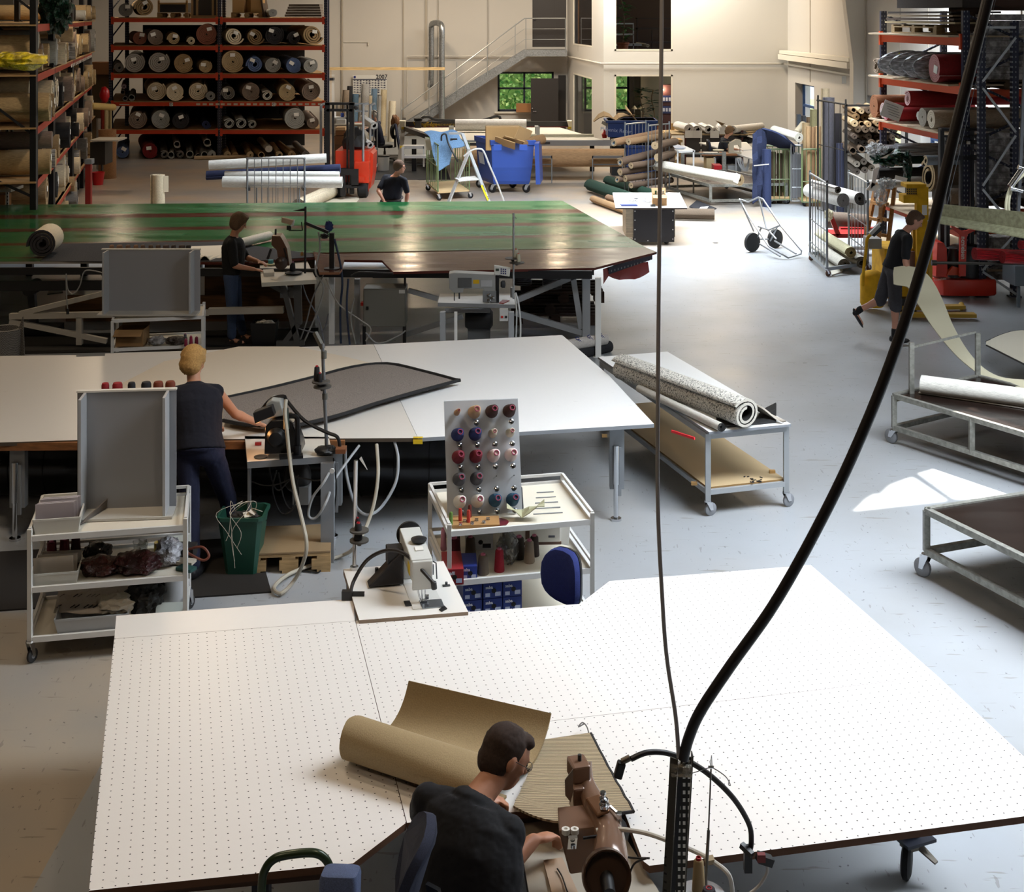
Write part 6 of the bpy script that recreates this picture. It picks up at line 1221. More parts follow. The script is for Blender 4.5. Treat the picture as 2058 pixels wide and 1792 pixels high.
# perforated post, cables from the ceiling
th=thing('perforated_post','tall perforated steel channel post carrying cables, in the foreground','post',(QX(1350,5.0),5.0,0))
PF=M('2e2b27',.45,.5,'perf',p=.028,px=.018,wz=.24,wx=.26,h2='d8d4cc');PFG=M('3e3a33',.45,.5,'perf',p=.03,px=.05,wz=.12,wx=.1,h2='15130f')
tp_,bt_=Q(1368,1520,5.0),Q(1352,1800,5.0);sl=(tp_-bt_);mb=MB();z0_=0;
d_=V((tp_.x-bt_.x,0,tp_.z-bt_.z));k_=(bt_.z)/d_.z;base_=bt_-d_*k_;base_.z=0
mb.bar(base_+V((.02,.0,0)),tp_+V((.02,0,0)),.04,.005);part('web',mb,PF,th);
mb=MB();mb.bar(base_+V((-.025,-.01,0)),tp_+V((-.025,-.01,0)),.03,.005,up=(.6,1,0));mb.bar(base_+V((.045,.02,0)),tp_+V((.045,.02,0)),.004,.04);part('flange',mb,PFG,th)
mb=MB();mb.bar(base_+V((-.002,-.004,0)),tp_+V((-.002,-.004,-.03)),.015,.012);part('inner_cable',mb,M('0a0a14',.5),th)
mb=MB();mb.bx(base_.x-.08,base_.x+.1,4.9,5.1,0,.01);part('foot_plate',mb,DGREY,th)
mb=MB();mb.bar(tp_+V((.0,-.012,-.055)),tp_+V((.0,-.012,-.02)),.075,.05);part('clear_tape',mb,M('9b9588',.2,0,'film',a=.5),th)
mb=MB();mb.tube(spl([Q(1373,1525,4.99),Q(1385,1480,4.99),Q(1410,1425,4.99),Q(1470,1335,4.99),Q(1555,1215,4.98),Q(1640,1065,4.97),Q(1720,900,4.96),Q(1800,700,4.95),Q(1868,480,4.94),Q(1925,240,4.93),Q(1985,0,4.92),Q(2030,-200,4.9),Q(2100,-1000,4.9),Q(2140,-1500,4.9)],8),.0205,12);solo('ceiling_cable',mb,M('141012',.4),'thick black cable sweeping from the ceiling down to the foreground post','cable',smooth=True)
mb=MB();mb.tube(spl([Q(1364,1522,4.99),Q(1358,1440,4.99),Q(1340,1320,4.99),Q(1331,1200,4.98),Q(1322,1000,4.98),Q(1323,700,4.97),Q(1326,400,4.96),Q(1330,0,4.95),Q(1334,-700,4.95),Q(1336,-1500,4.95)],8),.0075,8);solo('ceiling_cable',mb,M('8f8b8a',.5),'thin grey cable hanging vertically from the ceiling to the foreground post','cable',smooth=True)
# gooseneck work lamp
th=thing('gooseneck_lamp','black gooseneck work lamp clamped on the table edge beside the post','lamp',G(1505,1705,.8))
mb=MB();mb.tube(spl([Q(1506,1712,5.32),Q(1510,1690,5.32),Q(1505,1655,5.32),Q(1475,1605,5.3),Q(1430,1560,5.28),Q(1385,1530,5.26),Q(1340,1513,5.24),Q(1300,1512,5.22),Q(1268,1525,5.2)],6),.0105,10);part('gooseneck',mb,M('1a1412',.45,0),th,True)
mb=MB();mb.cyl(Q(1266,1522,5.2),Q(1250,1530,5.2),.012,n=12);part('joint',mb,M('6a645c',.4,.7),th,True)
mb=MB();mb.bar(Q(1250,1530,5.2),Q(1241,1562,5.2),.032,.032);part('lamp_head',mb,BLACK,th)
mb=MB();mb.bar(Q(1503,1700,5.32),Q(1503,1750,5.32),.03);mb.bar(Q(1490,1697,5.32),Q(1512,1718,5.28),.02);mb.box(Q(1537,1726,5.3),(.06,.04,.03),.2,0,.4);mb.m=1;mb.box(Q(1530,1723,5.28),(.03,.02,.03));part('clamp',mb,[BLACK,M('6a1a1a',.5)],th)
mb=MB();mb.tube(spl([Q(1541,1735,5.3),Q(1541,1755,5.3),Q(1525,1780,5.3),Q(1500,1800,5.3)],5),.006);part('lead',mb,M('b0aaa4',.5),th,True)
th=thing('thread_stand','thin steel thread stand with hooks standing behind the cream cone','stand',(QX(1418,5.1),5.1,0))
mb=MB();mb.cyl(Q(1417,1800,5.1),Q(1424,1668,5.1),.006,n=8);mb.cyl(Q(1424,1668,5.1),Q(1429,1545,5.1),.003,n=8);b0=Q(1417,1800,5.1);mb.cyl((b0.x,5.1,0),b0,.006,n=8);part('rod',mb,M('5e5a56',.35,.7),th)
mb=MB();c=Q(1429,1541,5.1);mb.tube([c,Q(1408,1548,5.1),Q(1386,1555,5.1)],.0016,6);mb.tube(spl([c,Q(1445,1550,5.1),Q(1460,1562,5.1),Q(1468,1577,5.1),Q(1464,1576,5.1),Q(1466,1567,5.1)],4),.002,6);mb.tube([c,Q(1427,1530,5.1),Q(1430,1518,5.1),Q(1431,1538,5.1)],.002,6);mb.cyl(c-V((.01,0,0)),c+V((.01,0,0)),.005,n=8);part('hook',mb,CHROME,th)
c0=Q(1404,1792,5.05);cone(c0,.025,.125,'a8906a','cream-beige thread cone with red core beside the perforated post',None,core='b01c24',nt=.72)
cone(Q(1425,1800,4.95),.028,.03,'241d24','dark thread cone with red core at the bottom edge beside the stand',None,core='a01c24')
mb=MB();mb.lathe(c0-V((-.01,0,.012)),[(.085,0),(.088,.004),(.01,.01)],28);mb.cyl(V((c0.x+.01,c0.y,0)),c0-V((-.01,0,.01)),.01,n=8);solo('spool_plate',mb,M('b5b5b8',.25,.2),'round clear plastic plate under the cream-beige cone','plate',smooth=True)
# chairs in the foreground
th=thing('office_chair','dark blue office chair the seated man sits on','chair',(QX(880,4.95),4.95,0))
def backpad(cx_,cy_,D,w_,h_,tilt,rz,nm,mat,t=.03):
 c=Q(cx_,cy_,D);mx=Matrix.Translation(c)@Matrix.Rotation(rz,4,'Z')@Matrix.Rotation(tilt,4,'X');n=24
 rg=lambda y,s:[mx@V((math.copysign(abs(math.cos(a))**.7,math.cos(a))*w_/2*s,y+.06*math.cos(a)**2,math.copysign(abs(math.sin(a))**.7,math.sin(a))*h_/2*s))for a in(2*math.pi*i/n for i in range(n))]
 mb=MB();mb.loft([rg(-t,.9),rg(-t*.7,1),rg(t*.5,1),rg(t*.7,.9)]);return part(nm,mb,mat,th,True)
NVC=M('1d2338',.9,0,'cloth')
backpad(838,1780,5.0,.36,.46,.22,math.pi*.5,'backrest',NVC)
c=V((QX(925,5.05),5.05,0))
mb=MB();mb.lathe(c+V((0,0,.42)),[(.14,0),(.22,.01),(.24,.05),(.2,.08),(0,.085)],28);part('seat',mb,NVC,th,True)
mb=MB();mb.cyl(c+V((0,0,.06)),c+V((0,0,.42)),.03,n=12);mb.bar(c+V((0,0,.42)),Q(870,1780,4.93),.06,.015);part('column',mb,BLACK,th,True)
for k in range(5):a=k*1.2566;mb=MB();mb.bar(c+V((0,0,.09)),c+V((.28*math.cos(a),.28*math.sin(a),.06)),.045,.03);l=part('leg',mb,BLACK,th);mb=MB();q=c+V((.28*math.cos(a),.28*math.sin(a),.027));mb.lathe(q-V((0,.02,0)),[(.026,0),(.027,.04)],12,(0,1,0));part('wheel',mb,RUB,l)
th=thing('visitor_chair','chair with green steel tube frame and blue-grey padded rest at the bottom edge','chair',(QX(620,4.9),4.85,0))
GT=M('2c3a26',.3,.2)
y_=5.05;pts=spl([Q(525,1900,y_),Q(526,1780,y_),Q(534,1745,y_),Q(552,1725,y_),Q(580,1717,y_),Q(622,1713,y_),Q(645,1718,y_),Q(660,1735,y_),Q(664,1760,y_),Q(664,1850,y_)],5)
zlo=Q(525,1900,y_);pts=[V((zlo.x,y_,0))]+pts+[V((Q(664,1850,y_).x,y_,0))]
mb=MB();mb.tube(pts,.0155,12);part('frame',mb,GT,th,True)
mb=MB();mb.tube([V((p.x,p.y-.42,p.z))for p in(V((zlo.x,y_,0)),V((zlo.x,y_,.44)),V((zlo.x,y_+.42,.44)))],.0155,10);mb.tube([V((zlo.x+.26,y_-.42,0)),V((zlo.x+.26,y_-.42,.44)),V((zlo.x+.26,y_,.44))],.0155,10);part('leg_frame',mb,GT,th,True)
PADM=M('4c5878',.95,0,'cloth',sc=330)
mb=MB();c=Q(684,1772,4.8);mx=Matrix.Translation(c)@Matrix.Rotation(-.06,4,'Z')@Matrix.Rotation(-.2,4,'X');n=28
rg=lambda z,s:[mx@V((math.copysign(abs(math.cos(a))**.35,math.cos(a))*.068*s,math.copysign(abs(math.sin(a))**.35,math.sin(a))*.062*s,z))for a in(2*math.pi*i/n for i in range(n))]
mb.loft([rg(-.1,.95),rg(-.08,1),rg(.02,1),rg(.035,.93),rg(.04,.8)]);part('arm_pad',mb,PADM,th,True)
mb=MB();mb.bx(zlo.x-.02,zlo.x+.28,y_-.42,y_,.43,.49);part('seat',mb,PADM,th)
# == helpers for the back of the hall
def bxs(th,nm,mat,L_,smooth=False):
 mb=MB()
 for x0,x1,y0,y1,D,dp in L_:mb.bx(QX(x0,D),QX(x1,D),D,D+dp,max(0,ZY(y1,D)),ZY(y0,D))
 return part(nm,mb,mat,th,smooth)
def poly(th,nm,mat,pts,D,dp):mb=MB();mb.ext([Q(x,y,D)for x,y in pts],(0,dp,0));return part(nm,mb,mat,th)
def tubep(th,nm,mat,pts,r,D=None,k=5):mb=MB();mb.tube(spl([Q(*p)if len(p)==3 else Q(p[0],p[1],D)for p in pts],k)if k>1 else[Q(*p)if len(p)==3 else Q(p[0],p[1],D)for p in pts],r,8);return part(nm,mb,mat,th,True)
def panel(mb,A,B,z0,z1,n,r=.012,rb=.005,cross=()):
 A=V(A);B=V(B);up=V((0,0,1));c=.06;d=(B-A).normalized()
 mb.tube(spl([A+up*z0,A+up*(z1-c),A+up*(z1-c*.3)+d*c*.3,A+d*c+up*z1,B-d*c+up*z1,B+up*(z1-c*.3)-d*c*.3,B+up*(z1-c),B+up*z0],2),r,6)
 for i in range(1,n):p=A+(B-A)*i/n;mb.cyl(p+up*z0,p+up*z1,rb,n=5)
 for z in cross+(z0,):mb.cyl(A+up*z,B+up*z,rb*1.3,n=6)
def T1(nm,label,cat,x,y,group=None):return thing(nm,label,cat,G(x,y),group)
WIRE=M('8f9498',.35,.7);GRW=M('6b7a52',.45)
# ---- stairs, landing and railing
th=thing('staircase','galvanised steel staircase with landing and railing at the back wall','stairs',(-2,47,0))
zl=2.97;D1,D2=46.75,47.7;xt,xb=QX(1054,46.8),QX(788,46.8)
for D in(D1,D2):
 mb=MB();mb.ext([V((xb,D,0)),V((xb+.35,D,0)),V((xt+.12,D,zl-.2)),V((xt,D,zl)),V((xb,D,.22))],(0,.03,0));part('stringer',mb,M('8f9294',.45,.4,'galv'),th)
for i in range(14):
 f=(i+1)/15;x=xb+(xt-xb)*f;z=zl*f;mb=MB();mb.bx(x-.02,x+.25,D1+.03,D2,z-.03,z);part('tread',mb,M('6f6557',.6,.2,'galv'),th)
mb=MB();mb.bx(xt,1.88,D1,D2+.2,zl-.06,zl);mb.bx(xt,1.88,D1-.02,D1,zl-.22,zl+.0);part('landing',mb,M('8f9294',.45,.4,'galv'),th)
def rail(pts,r,nm='handrail'):mb=MB();mb.tube([V((x,D1-.02,z))for x,z in pts],r,6);part(nm,mb,M('aeb2b4',.35,.6),th,True)
rail([(QX(806,D1),ZY(222,D1)),(xt-.0,zl+1.08),(1.83,zl+1.08)],.024)
for k in(.36,.72):rail([(QX(806,D1)+.3*k,ZY(222,D1)-1.0*k+.15),(xt,zl+1.08-k),(1.83,zl+1.08-k)],.009,'rail')
for x in(xt+.05,1.83):rail([(x,zl-.1),(x,zl+1.08)],.018,'rail_post')
for f in(.93,.72,.49,.28,.07):x=xb+(xt-xb)*f;z=zl*f;rail([(x,z-.05),(x,z+1.1)],.015,'rail_post')
# ---- ventilation ducts
mb=MB();mb.tube(spl([Q(888,246,46.6),Q(888,100,46.6),Q(888,56,46.6),Q(883,47,46.8),Q(874,46,47.0),Q(868,49,47.2),Q(867,60,47.3),Q(867,120,47.3),Q(866,166,47.3),Q(864,172,47.4)],5),.1,14);solo('spiral_duct',mb,M('a9adb0',.3,.8,'galv'),'galvanised ventilation duct bent over at the top against the back wall','duct',smooth=True)
mb=MB();A=Q(662,138,45.5);B=Q(894,138,45.5);mb.bar(A,B,.12,.09);mb.bar(A+V((.05,0,0)),V((A.x+.05,A.y,1.2)),.02);solo('timber_beam',mb,M('d2b582',.7,0,'wood',sx=1,sy=6),'long pale timber plank fixed high between rack and ventilation duct','plank')
# ---- wall calendar
th=thing('wall_calendar','large year planner headed 2007 on the back wall above the leaning rolls','calendar',(QX(743,47.9),47.9,1.4))
bxs(th,'sheet',M('dcdbd6',.7),[(709,777,151,190,47.88,.01)])
text('2007',.2,frame_mx(Q(767,154.5,47.87),(1,0,0),(0,0,1)),M('26252c'),th,bold=True)
mb=MB()
for r_ in range(6):
 for c_ in range(11):x=711+c_*6;y=161+r_*4.6;mb.bx(QX(x,47.87),QX(x+3.6,47.87),47.865,47.87,ZY(y+1.3+(c_*7+r_*3)%3*.6,47.87),ZY(y,47.87))
mb.bx(QX(709,47.87),QX(777,47.87),47.868,47.872,ZY(160,47.87),ZY(158.6,47.87));part('print',mb,M('3e3f52',.7),th).__setitem__('kind','stuff')
mb=MB();mb.bx(QX(711,47.87),QX(715,47.87),47.866,47.87,ZY(157,47.87),ZY(152.5,47.87));part('emblem',mb,M('1e2a78',.6),th)
# ---- leaning and standing rolls by the back wall
for x,yt,r_,yb_,h,lb in((697,181,9,262,'97897a','taupe roll with brown card leaning at the back wall by the rack'),(704,173,6,262,'2c2d30','black roll leaning behind the taupe one at the back wall'),(715,189,7,262,'5c7a94','steel blue roll in dark wrap leaning at the back wall'),(735,169,9.5,262,'a9a9a8','wide grey roll standing under the calendar'),(746,192,6,262,'cfc4ac','short cream roll with navy top among the rolls at the back wall'),(753,178,6.5,262,'6d88a2','narrow blue standing roll under the calendar'),(764,192,5,262,'a5a7a8','thin grey roll right of the narrow blue one'),(772,180,6.5,264,'cdbf9f','cream roll standing right of the calendar'),(789,203,8,287,'d3c9b2','cream roll standing alone left of the stairs')):
 D=11550/(yb_-28)if yb_>280 else 47.2;p=V((QX(x,D),D,ZY(yt,D)));q=V((QX(x,D)-.05,D-.05,0));roll(p,q,r_*D/F,'mid',h,lb,name='standing_roll',group='rolls standing at the back wall')
# ---- forklift
D=31.0;th=thing('forklift','orange-red forklift truck with black mast facing the camera','forklift',(QX(700,D),D,0));OR=M('c9381c',.35)
for x in(656,705):mb=MB();mb.bx(QX(x-3,D),QX(x+6,D),D,D+.12,.12,ZY(207,D));part('mast_channel',mb,M('0e0d0f',.4),th)
for x in(668,697):mb=MB();mb.bx(QX(x-2,D),QX(x+2,D),D+.1,D+.16,.12,ZY(210,D));part('mast_channel',mb,M('151416',.4),th)
bxs(th,'mast_crossbar',M('121113',.4),[(653,712,206,211,D,.12),(656,708,219,224,D,.1),(672,700,338,346,D-.05,.1)])
bxs(th,'carriage',M('171517',.45),[(683,720,340,352,D-.12,.1),(684,694,352,394,D-.14,.1),(706,720,352,374,D-.12,.1),(684,720,372,378,D-.12,.08)])
mb=MB();mb.bx(QX(674,D+.3),QX(742,D+.3),D+.3,D+1.6,.35,ZY(303,D+.3));mb.bx(QX(712,D+.2),QX(742,D+.2),D+.15,D+.5,.35,ZY(325,D+.2));part('body',mb,OR,th)
mb=MB();mb.ext([Q(x,y,D+.6)for x,y in((741,302),(750,310),(749,350),(744,378),(736,385),(738,355))],(0,.9,0));part('side_panel',mb,OR,th)
mb=MB();mb.bx(QX(713,D),QX(732,D),D+.05,D+.5,ZY(366,D),ZY(356,D));part('fender',mb,OR,th)
for x in(725,672):mb=MB();c=V((QX(x,D)-.1,D+.35,.22));mb.lathe(c,[(.18,0),(.22,.03),(.22,.2),(.18,.23)],22,(1,0,0));w_=part('wheel',mb,RUB,th,True);mb=MB();mb.lathe(c+V((.235,0,0)),[(.1,0),(.1,.01),(.03,.02)],16,(1,0,0));part('rim',mb,M('8a2a1c',.5),w_)
for x,yb_,dd in((645,320,.3),(730,350,.3),(744,336,1.3)):tubep(th,'guard_tube',M('a5a8ab',.35,.6),[(x,yb_,D+dd),(x,222,D+dd),(x+2,211,D+dd),(x+10,208,D+dd)],.03)
bxs(th,'overhead_guard',M('9fa2a5',.35,.6),[(650,742,207,210,D+.3,.04),(676,678,208,222,D+.4,.03),(692,694,208,222,D+.4,.03),(720,722,208,222,D+.4,.03),(714,740,222,225,D+1.2,.04)])
mb=blob(Q(713,285,D+.8),(.28,.3,.32),4,.2,2,3);part('seat',mb,M('151416',.4),th,True)
mb=MB();mb.lathe(Q(716,216,D),[(.05,0),(.05,.06),(.02,.07)],14,(0,-1,0));part('headlight',mb,BLACK,th)
for i,(x,y,r_,h3,lb)in enumerate(((752,253,.1,'1c1b1d','white roll lying on the forklift, upper'),(744,292,.09,'1c1b1d','white roll lying on the forklift, lower'))):a=Q(x,y,D+.75);roll(a,a+V((-.35,.9,.1)),r_,'loose','d8d5cf',lb,h2='b9b6b0',h3=h3)
# cart beside the forklift, bucket, desk with boxes
th=thing('wire_cart','tall narrow steel frame cart right of the forklift','cart',(QX(757,36),36,0));mb=MB()
for x in(751,758):mb.cyl(Q(x,345,36.2),Q(x,222,36.2),.02,n=6)
for y in(222,300,335):mb.bar(Q(751,y,36.2),Q(758,y+4,35.9),.03)
part('frame',mb,WIRE,th);bxs(th,'tray',M('b9bbbb',.5),[(746,757,331,336,36,.5)]);caster(th,Q(752,345,36.2),.05)
th=solo('bucket',MB().lathe(G(770,343),[(.15,0),(.17,.38),(.175,.4),(.165,.4),(.14,.02)],24),M('dcd8ce',.4),'white plastic bucket with black rim on the floor behind the man in the polo shirt','bucket',smooth=True)
mb=MB();c=G(770,343);mb.lathe(c+V((0,0,.38)),[(.172,0),(.18,.01),(.18,.03),(.17,.035)],24);pp=part('rim',mb,BLACK,None,True);pp.parent=th;pp.location=-th.location
D=39.5;th=thing('office_desk','small desk with red edge and equipment behind the forklift','desk',(QX(725,D),D,0));bxs(th,'desktop',M('a9a49a',.4),[(672,745,250,254,D,.8)]);bxs(th,'red_edge',REDP,[(713,740,245,249,D+.7,.05)]);bxs(th,'leg',GREY,[(700,703,254,295,D,.05)])
bxs(th,'shelf_unit',M('c2c4c6',.5),[(670,697,236,239,D+.3,.4),(670,672,222,250,D+.3,.4),(694,697,222,250,D+.3,.4)])
for i,(x0,x1,y0,y1,h,lb)in enumerate(((674,694,256,262,'c2a27a','flat tan bag stack on top of the brown cartons behind the mast'),(674,696,263,272,'7a5230','brown carton behind the forklift mast, upper'),(672,697,273,290,'6b4628','brown carton behind the forklift mast, lower'))):mb=MB();mb.bx(QX(x0,36.5),QX(x1,36.5),36.5,36.9,ZY(y1,36.5),ZY(y0,36.5));solo('carton',mb,M(h,.8),lb,'box')
mb=MB();mb.bx(QX(672,36.5),QX(697,36.5),36.5,36.95,0,ZY(290,36.5));solo('carton',mb,M('55381f',.8),'brown carton at the bottom of the stack behind the forklift mast','box')
bxs(thing('printer','white boxy printer on the desk behind the forklift mast','printer',(QX(684,D),D,.9)),'case',M('c9cacc',.4),[(676,695,240,250,D+.2,.4)])
mb=MB();mb.cyl(Q(688,236,D+.5),Q(688,227,D+.5),.05,n=10);solo('spray_can',mb,M('3c55b0',.4),'blue spray can on the shelf behind the forklift mast','can')
bxs(thing('wall_board','white board with blue signs left of the leaning rolls','board',(QX(664,46),46,1.5)),'panel',M('d5d6d6',.6),[(656,672,150,207,46,.03)])
bxs(thing('control_unit','dark control box on a bracket at the right rack post','box',(QX(662,42),42,2)),'case',M('30343c',.5),[(650,670,157,162,42,.3)])
# ---- cutting machine
D=35.3;th=thing('cutting_machine','big computer-guided carpet cutting table with black gantry in front of the stairs','machine',(QX(1050,D),D,0));zt=.9
mb=MB();mb.prism([G(815,256.5,zt),G(1125,256,zt),G(1222,284,zt),G(905,287,zt)],.06,side=1);part('table_surface',mb,[M('cfc8b8',.6),M('3a3a3c',.5)],th)
mb=MB();mb.bar(G(905,287,zt-.03),G(1248,287,zt-.03),.12,.14);part('front_rail',mb,M('9b9d9e',.4,.3),th)
mb=MB();mb.bar(G(818,258,zt-.03)-V((.05,0,0)),G(903,288,zt-.03)-V((.05,0,0)),.14,.12);part('side_rail',mb,M('2a2a2c',.4),th)
bxs(th,'gantry',M('1b1b1e',.3),[(813,1144,244.5,254.5,39.9,.25)]);bxs(th,'red_line',M('8e1a20',.5),[(813,1144,254.5,255.5,39.88,.2)])
bxs(th,'cutting_head',BLACK,[(834,846,240,259,39.6,.3),(832,848,238,243,39.6,.3)])
for x0,x1 in((801,814),(1140,1150)):poly(th,'end_block',M('cfc9b4',.5),[(x0,243),(x1,243),(x1,266),(x0+6,268)],39.7,.3)
bxs(th,'yellow_marker',M('d0b41e',.5),[(807,813,255,260,39.65,.02),(1141,1148,255,259,39.65,.02)])
text('WingEdge',.17,frame_mx(Q(855,250,39.88),(1,0,0),(0,0,1)),M('c9a01c'),th,bold=True);text('ECO 3500 MECHANICAL CUTTER',.09,frame_mx(Q(895,251,39.88),(1,0,0),(0,0,1)),M('c9a01c'),th)
tubep(th,'gantry_cable',BLACK,[(843,243),(850,236),(862,235),(880,241),(940,243),(970,241),(995,234),(1004,235),(1006,243)],.04,39.8)
for x,y in((832,300),(870,318),(1020,330),(1190,330),(940,320)):D_=36.5;mb=MB();mb.bx(QX(x,D_)-.06,QX(x,D_)+.06,D_,D_+.12,0,.86);part('leg',mb,BLACK,th)
mb=MB();mb.bar(G(812,290,.0)+V((0,0,.8)),G(803,330,.3),.12);part('foot',mb,BLACK,th)
bxs(th,'paper_stop',M('bdbfbd',.5),[(1078,1085,254,283,36,.02),(1075,1082,254,270,37,.3),(902,912,253,262,38,.1)])
a=Q(915,256,38.2);b=Q(1058,256,38.2);a.z=b.z=zt+.19;roll(a,b,.185,'mid','dedcda','thick white roll lying on the cutting machine',name='paper_roll')
a=Q(1066,275,36.6);b=Q(1193,273,36.6);a.z=b.z=zt+.05;roll(a,b,.045,'mid','c9c6b4','thin cream roll lying on the right half of the cutting machine')
a=Q(930,309,34.2);b=Q(1256,309,34.2);a.z=b.z=.62;roll(a,b,.255,'tight','a8845e','huge brown carpet roll under the front rail of the cutting machine')
for i,(x0,x1,lb)in enumerate(((1190,1252,'steel roller stand right of the blue bin under the huge brown roll'),(1052,1110,'steel roller stand hidden behind the blue bin'))):
 t_=thing('roller_stand',lb,'stand',(QX(x0,33.8),33.8,0));bxs(t_,'top_frame',M('6e6b68',.45,.4),[(x0,x1,313,318,33.8,.04),(x0+3,x1-3,318,332,34,.4)]);bxs(t_,'leg',M('7d7f80',.45,.4),[(x0,x0+2,313,368,33.8,.04),(x1-2,x1,313,368,33.8,.04)])
# step stool left of the cutter
th=thing('step_stool','white aluminium step stool with yellow corners beside the cutting machine','stool',(QX(830,34.6),34.6,0));bxs(th,'step',M('bfc1c2',.4,.3),[(808,852,293,299,34.6,.3),(812,856,313,318,34.2,.3)]);bxs(th,'leg',M('d2d3d3',.4,.2),[(807,812,295,340,34.4,.05),(850,853,295,335,34.6,.05)]);bxs(th,'corner_cap',M('d8b61e',.5),[(804,811,293,298,34.5,.05)])
mb=MB();c=G(828,330)
for k in range(3):mb.tube([c+V((.42*math.cos(a)*(1+.1*k),.35*math.sin(a),.03))for a in(2*math.pi*i/20 for i in range(21))],.012,5)
solo('hose_coil',mb,M('8c8d8c',.5),'coil of pale hose lying on the black rubber mat','hose',smooth=True)
# ---- green cage trolley with rug, ladder, blue bin
th=thing('cage_trolley','green tube cage trolley with plywood base left of the ladder','trolley',G(900,385));b=[G(858,366,.2),G(915,362,.2),G(943,381,.2),G(880,385,.2)];mb=MB();mb.prism(b,.04);part('base_board',mb,M('c2a77c',.7),th)
for i,j in((0,1),(1,2),(0,3)):mb=MB();panel(mb,(b[i].x,b[i].y,0),(b[j].x,b[j].y,0),.2,1.25,6,.018,.009,(.75,));part('cage_side',mb,GRW,th,True)
mb=MB();mb.cyl(b[3],V((b[3].x,b[3].y,1.22)),.018,n=8);part('post',mb,GRW,th)
for q in b:caster(th,(q.x,q.y,0),.065,.15,wm=BLACK)
mb=MB();g=[]
for i in range(9):
 u=i/8;g.append([Q(852+56*u+6*j,266-4*u+6*j*(1-u*.6)+(9*j if i<4 else 3*j)*(j>2),31.6-.12*j)+V((0,0,.03*math.sin(u*7+j)))for j in range(6)])
mb.sheet(g,.02);solo('blue_rug',mb,M('6d8fb4',.95,0,'carpet'),'pale blue rug draped over the green cage trolley','rug',smooth=True)
mb=MB();mb.ext([Q(854,275,31.8),Q(875,283,31.8),Q(876,302,31.8),Q(857,302,31.8)],(0,.03,0));solo('beige_card',mb,M('a59f8c',.8),'beige carpet underside hanging below the pale blue rug','carpet')
mb=MB();mb.tube(spl([Q(887,283,31.0),Q(888,272,31.0),Q(896,270,31.0),Q(900,285,31.0),Q(912,310,30.9),Q(920,325,30.9)],4),.02);solo('black_strap',mb,BLACK,'black strap hanging from the top of the green cage trolley','strap',smooth=True)
bxs(thing('black_case','black box hanging inside the green cage trolley','box',(QX(912,31.2),31.2,.9)),'case',BLACK,[(905,919,278,290,31.2,.15)])
th=thing('step_ladder','aluminium platform step ladder with yellow sticker in front of the blue bin','ladder',(QX(950,28.5),28.5,0));D=28.6;AL=M('a9adb0',.35,.6)
mb=MB();mb.bar(Q(929,268,D+.6),Q(982,405,D),.08,.03);part('rail',mb,AL,th);mb=MB();mb.bar(Q(944,300,D+.3),Q(898,415,D-.1),.08,.03);part('rail',mb,AL,th)
mb=MB();mb.bar(Q(915,266,D+.9),Q(880,420,D+1.0),.0001,.0001)if 0 else mb.bar(Q(902,268,D+.6),Q(928,268,D+.6),.12,.04);part('top_step',mb,AL,th)
for y,x0,x1 in((357,914,958),):mb=MB();mb.prism([Q(x0,y,D+.1),Q(x1-4,y-4,D+.45),Q(x1+4,y+2,D+.1),Q(x0+8,y+5,D-.1)],.03);part('platform',mb,M('c9cccd',.3,.4),th)
tubep(th,'handrail',M('c4c7c9',.3,.5),[(932,314,D),(948,302,D),(962,299,D),(972,304,D),(985,335,D),(1000,370,D),(1013,405,D)],.018)
mb=MB();mb.bar(Q(968,372,D-.03),Q(981,402,D-.03),.07,.035);st=part('yellow_sticker',mb,M('d8c81e',.5),th);text('KKK   18',.085,frame_mx(Q(974.5,387,D-.06),Q(981,402,D-.03)-Q(968,372,D-.03),(1,0,.4)),BLACK,th,bold=True)
th=thing('wheelie_bin','large blue wheeled container full of cardboard and scraps, centre back','bin',G(1030,388));BB=M('2f52a8',.38)
fl_,fr_=G(990,388),G(1068,388);dv=V((-.36,1.05,0));
def brg(z,s,o=0):c=(fl_+fr_+dv)/2;return[V((p.x+(p.x-c.x)*s,p.y+(p.y-c.y)*s,z))for p in(fl_,fr_,fr_+dv,fl_+dv)]
mb=MB();mb.loft([brg(.2,-.1),brg(.28,-.04),brg(1.12,.1),brg(1.13,.16),brg(1.25,.17),brg(1.25,.11),brg(.6,.03),brg(.3,-.08)]);part('body',mb,BB,th)
for x in(1000,1052):bxs(th,'handle_socket',BB,[(x-8,x+8,291,302,31.3,.12)])
mb=MB();q=G(1078,388);mb.ext([V((QX(1074,31.7),31.7,1.2)),V((QX(1080,32.6),32.7,1.22)),V((QX(1083,32.6),32.7,.25)),V((QX(1077,31.7),31.7,.25))],(.1,0,0));part('lid',mb,M('2a4896',.4),th)
for q in brg(0,-.12):caster(th,(q.x,q.y,0),.1,.2,fm=M('b9bbbd',.4,.4),wm=BLACK,ang=2.6)
mb=MB();mb.ext([fl_+dv*.45+V((-.03,0,.62)),fl_+dv*.8+V((-.03,0,.62)),fl_+dv*.8+V((-.07,0,.9)),fl_+dv*.45+V((-.07,0,.9))],(-.004,0,0));part('white_sign',mb,M('c9d2e0',.5),th)
carton('carton',(QX(1010,32.2),32.3,1.0),(.8,.45,.55),.05,'big open brown carton standing in the blue wheeled container',h='b3905f')
for i,(x,y,r1,r2)in enumerate(((1030,282,.3,.6),(1052,270,.9,-.3),(1015,287,-.2,.3))):mb=MB();mb.box(Q(x,y,31.9),(.5,.02,.3),r1,r2+.6,.3);solo('cardboard_scrap',mb,M('b59466',.85),f'{["flat", "upright pointed", "front"][i]} cardboard piece sticking out of the blue wheeled container','cardboard')
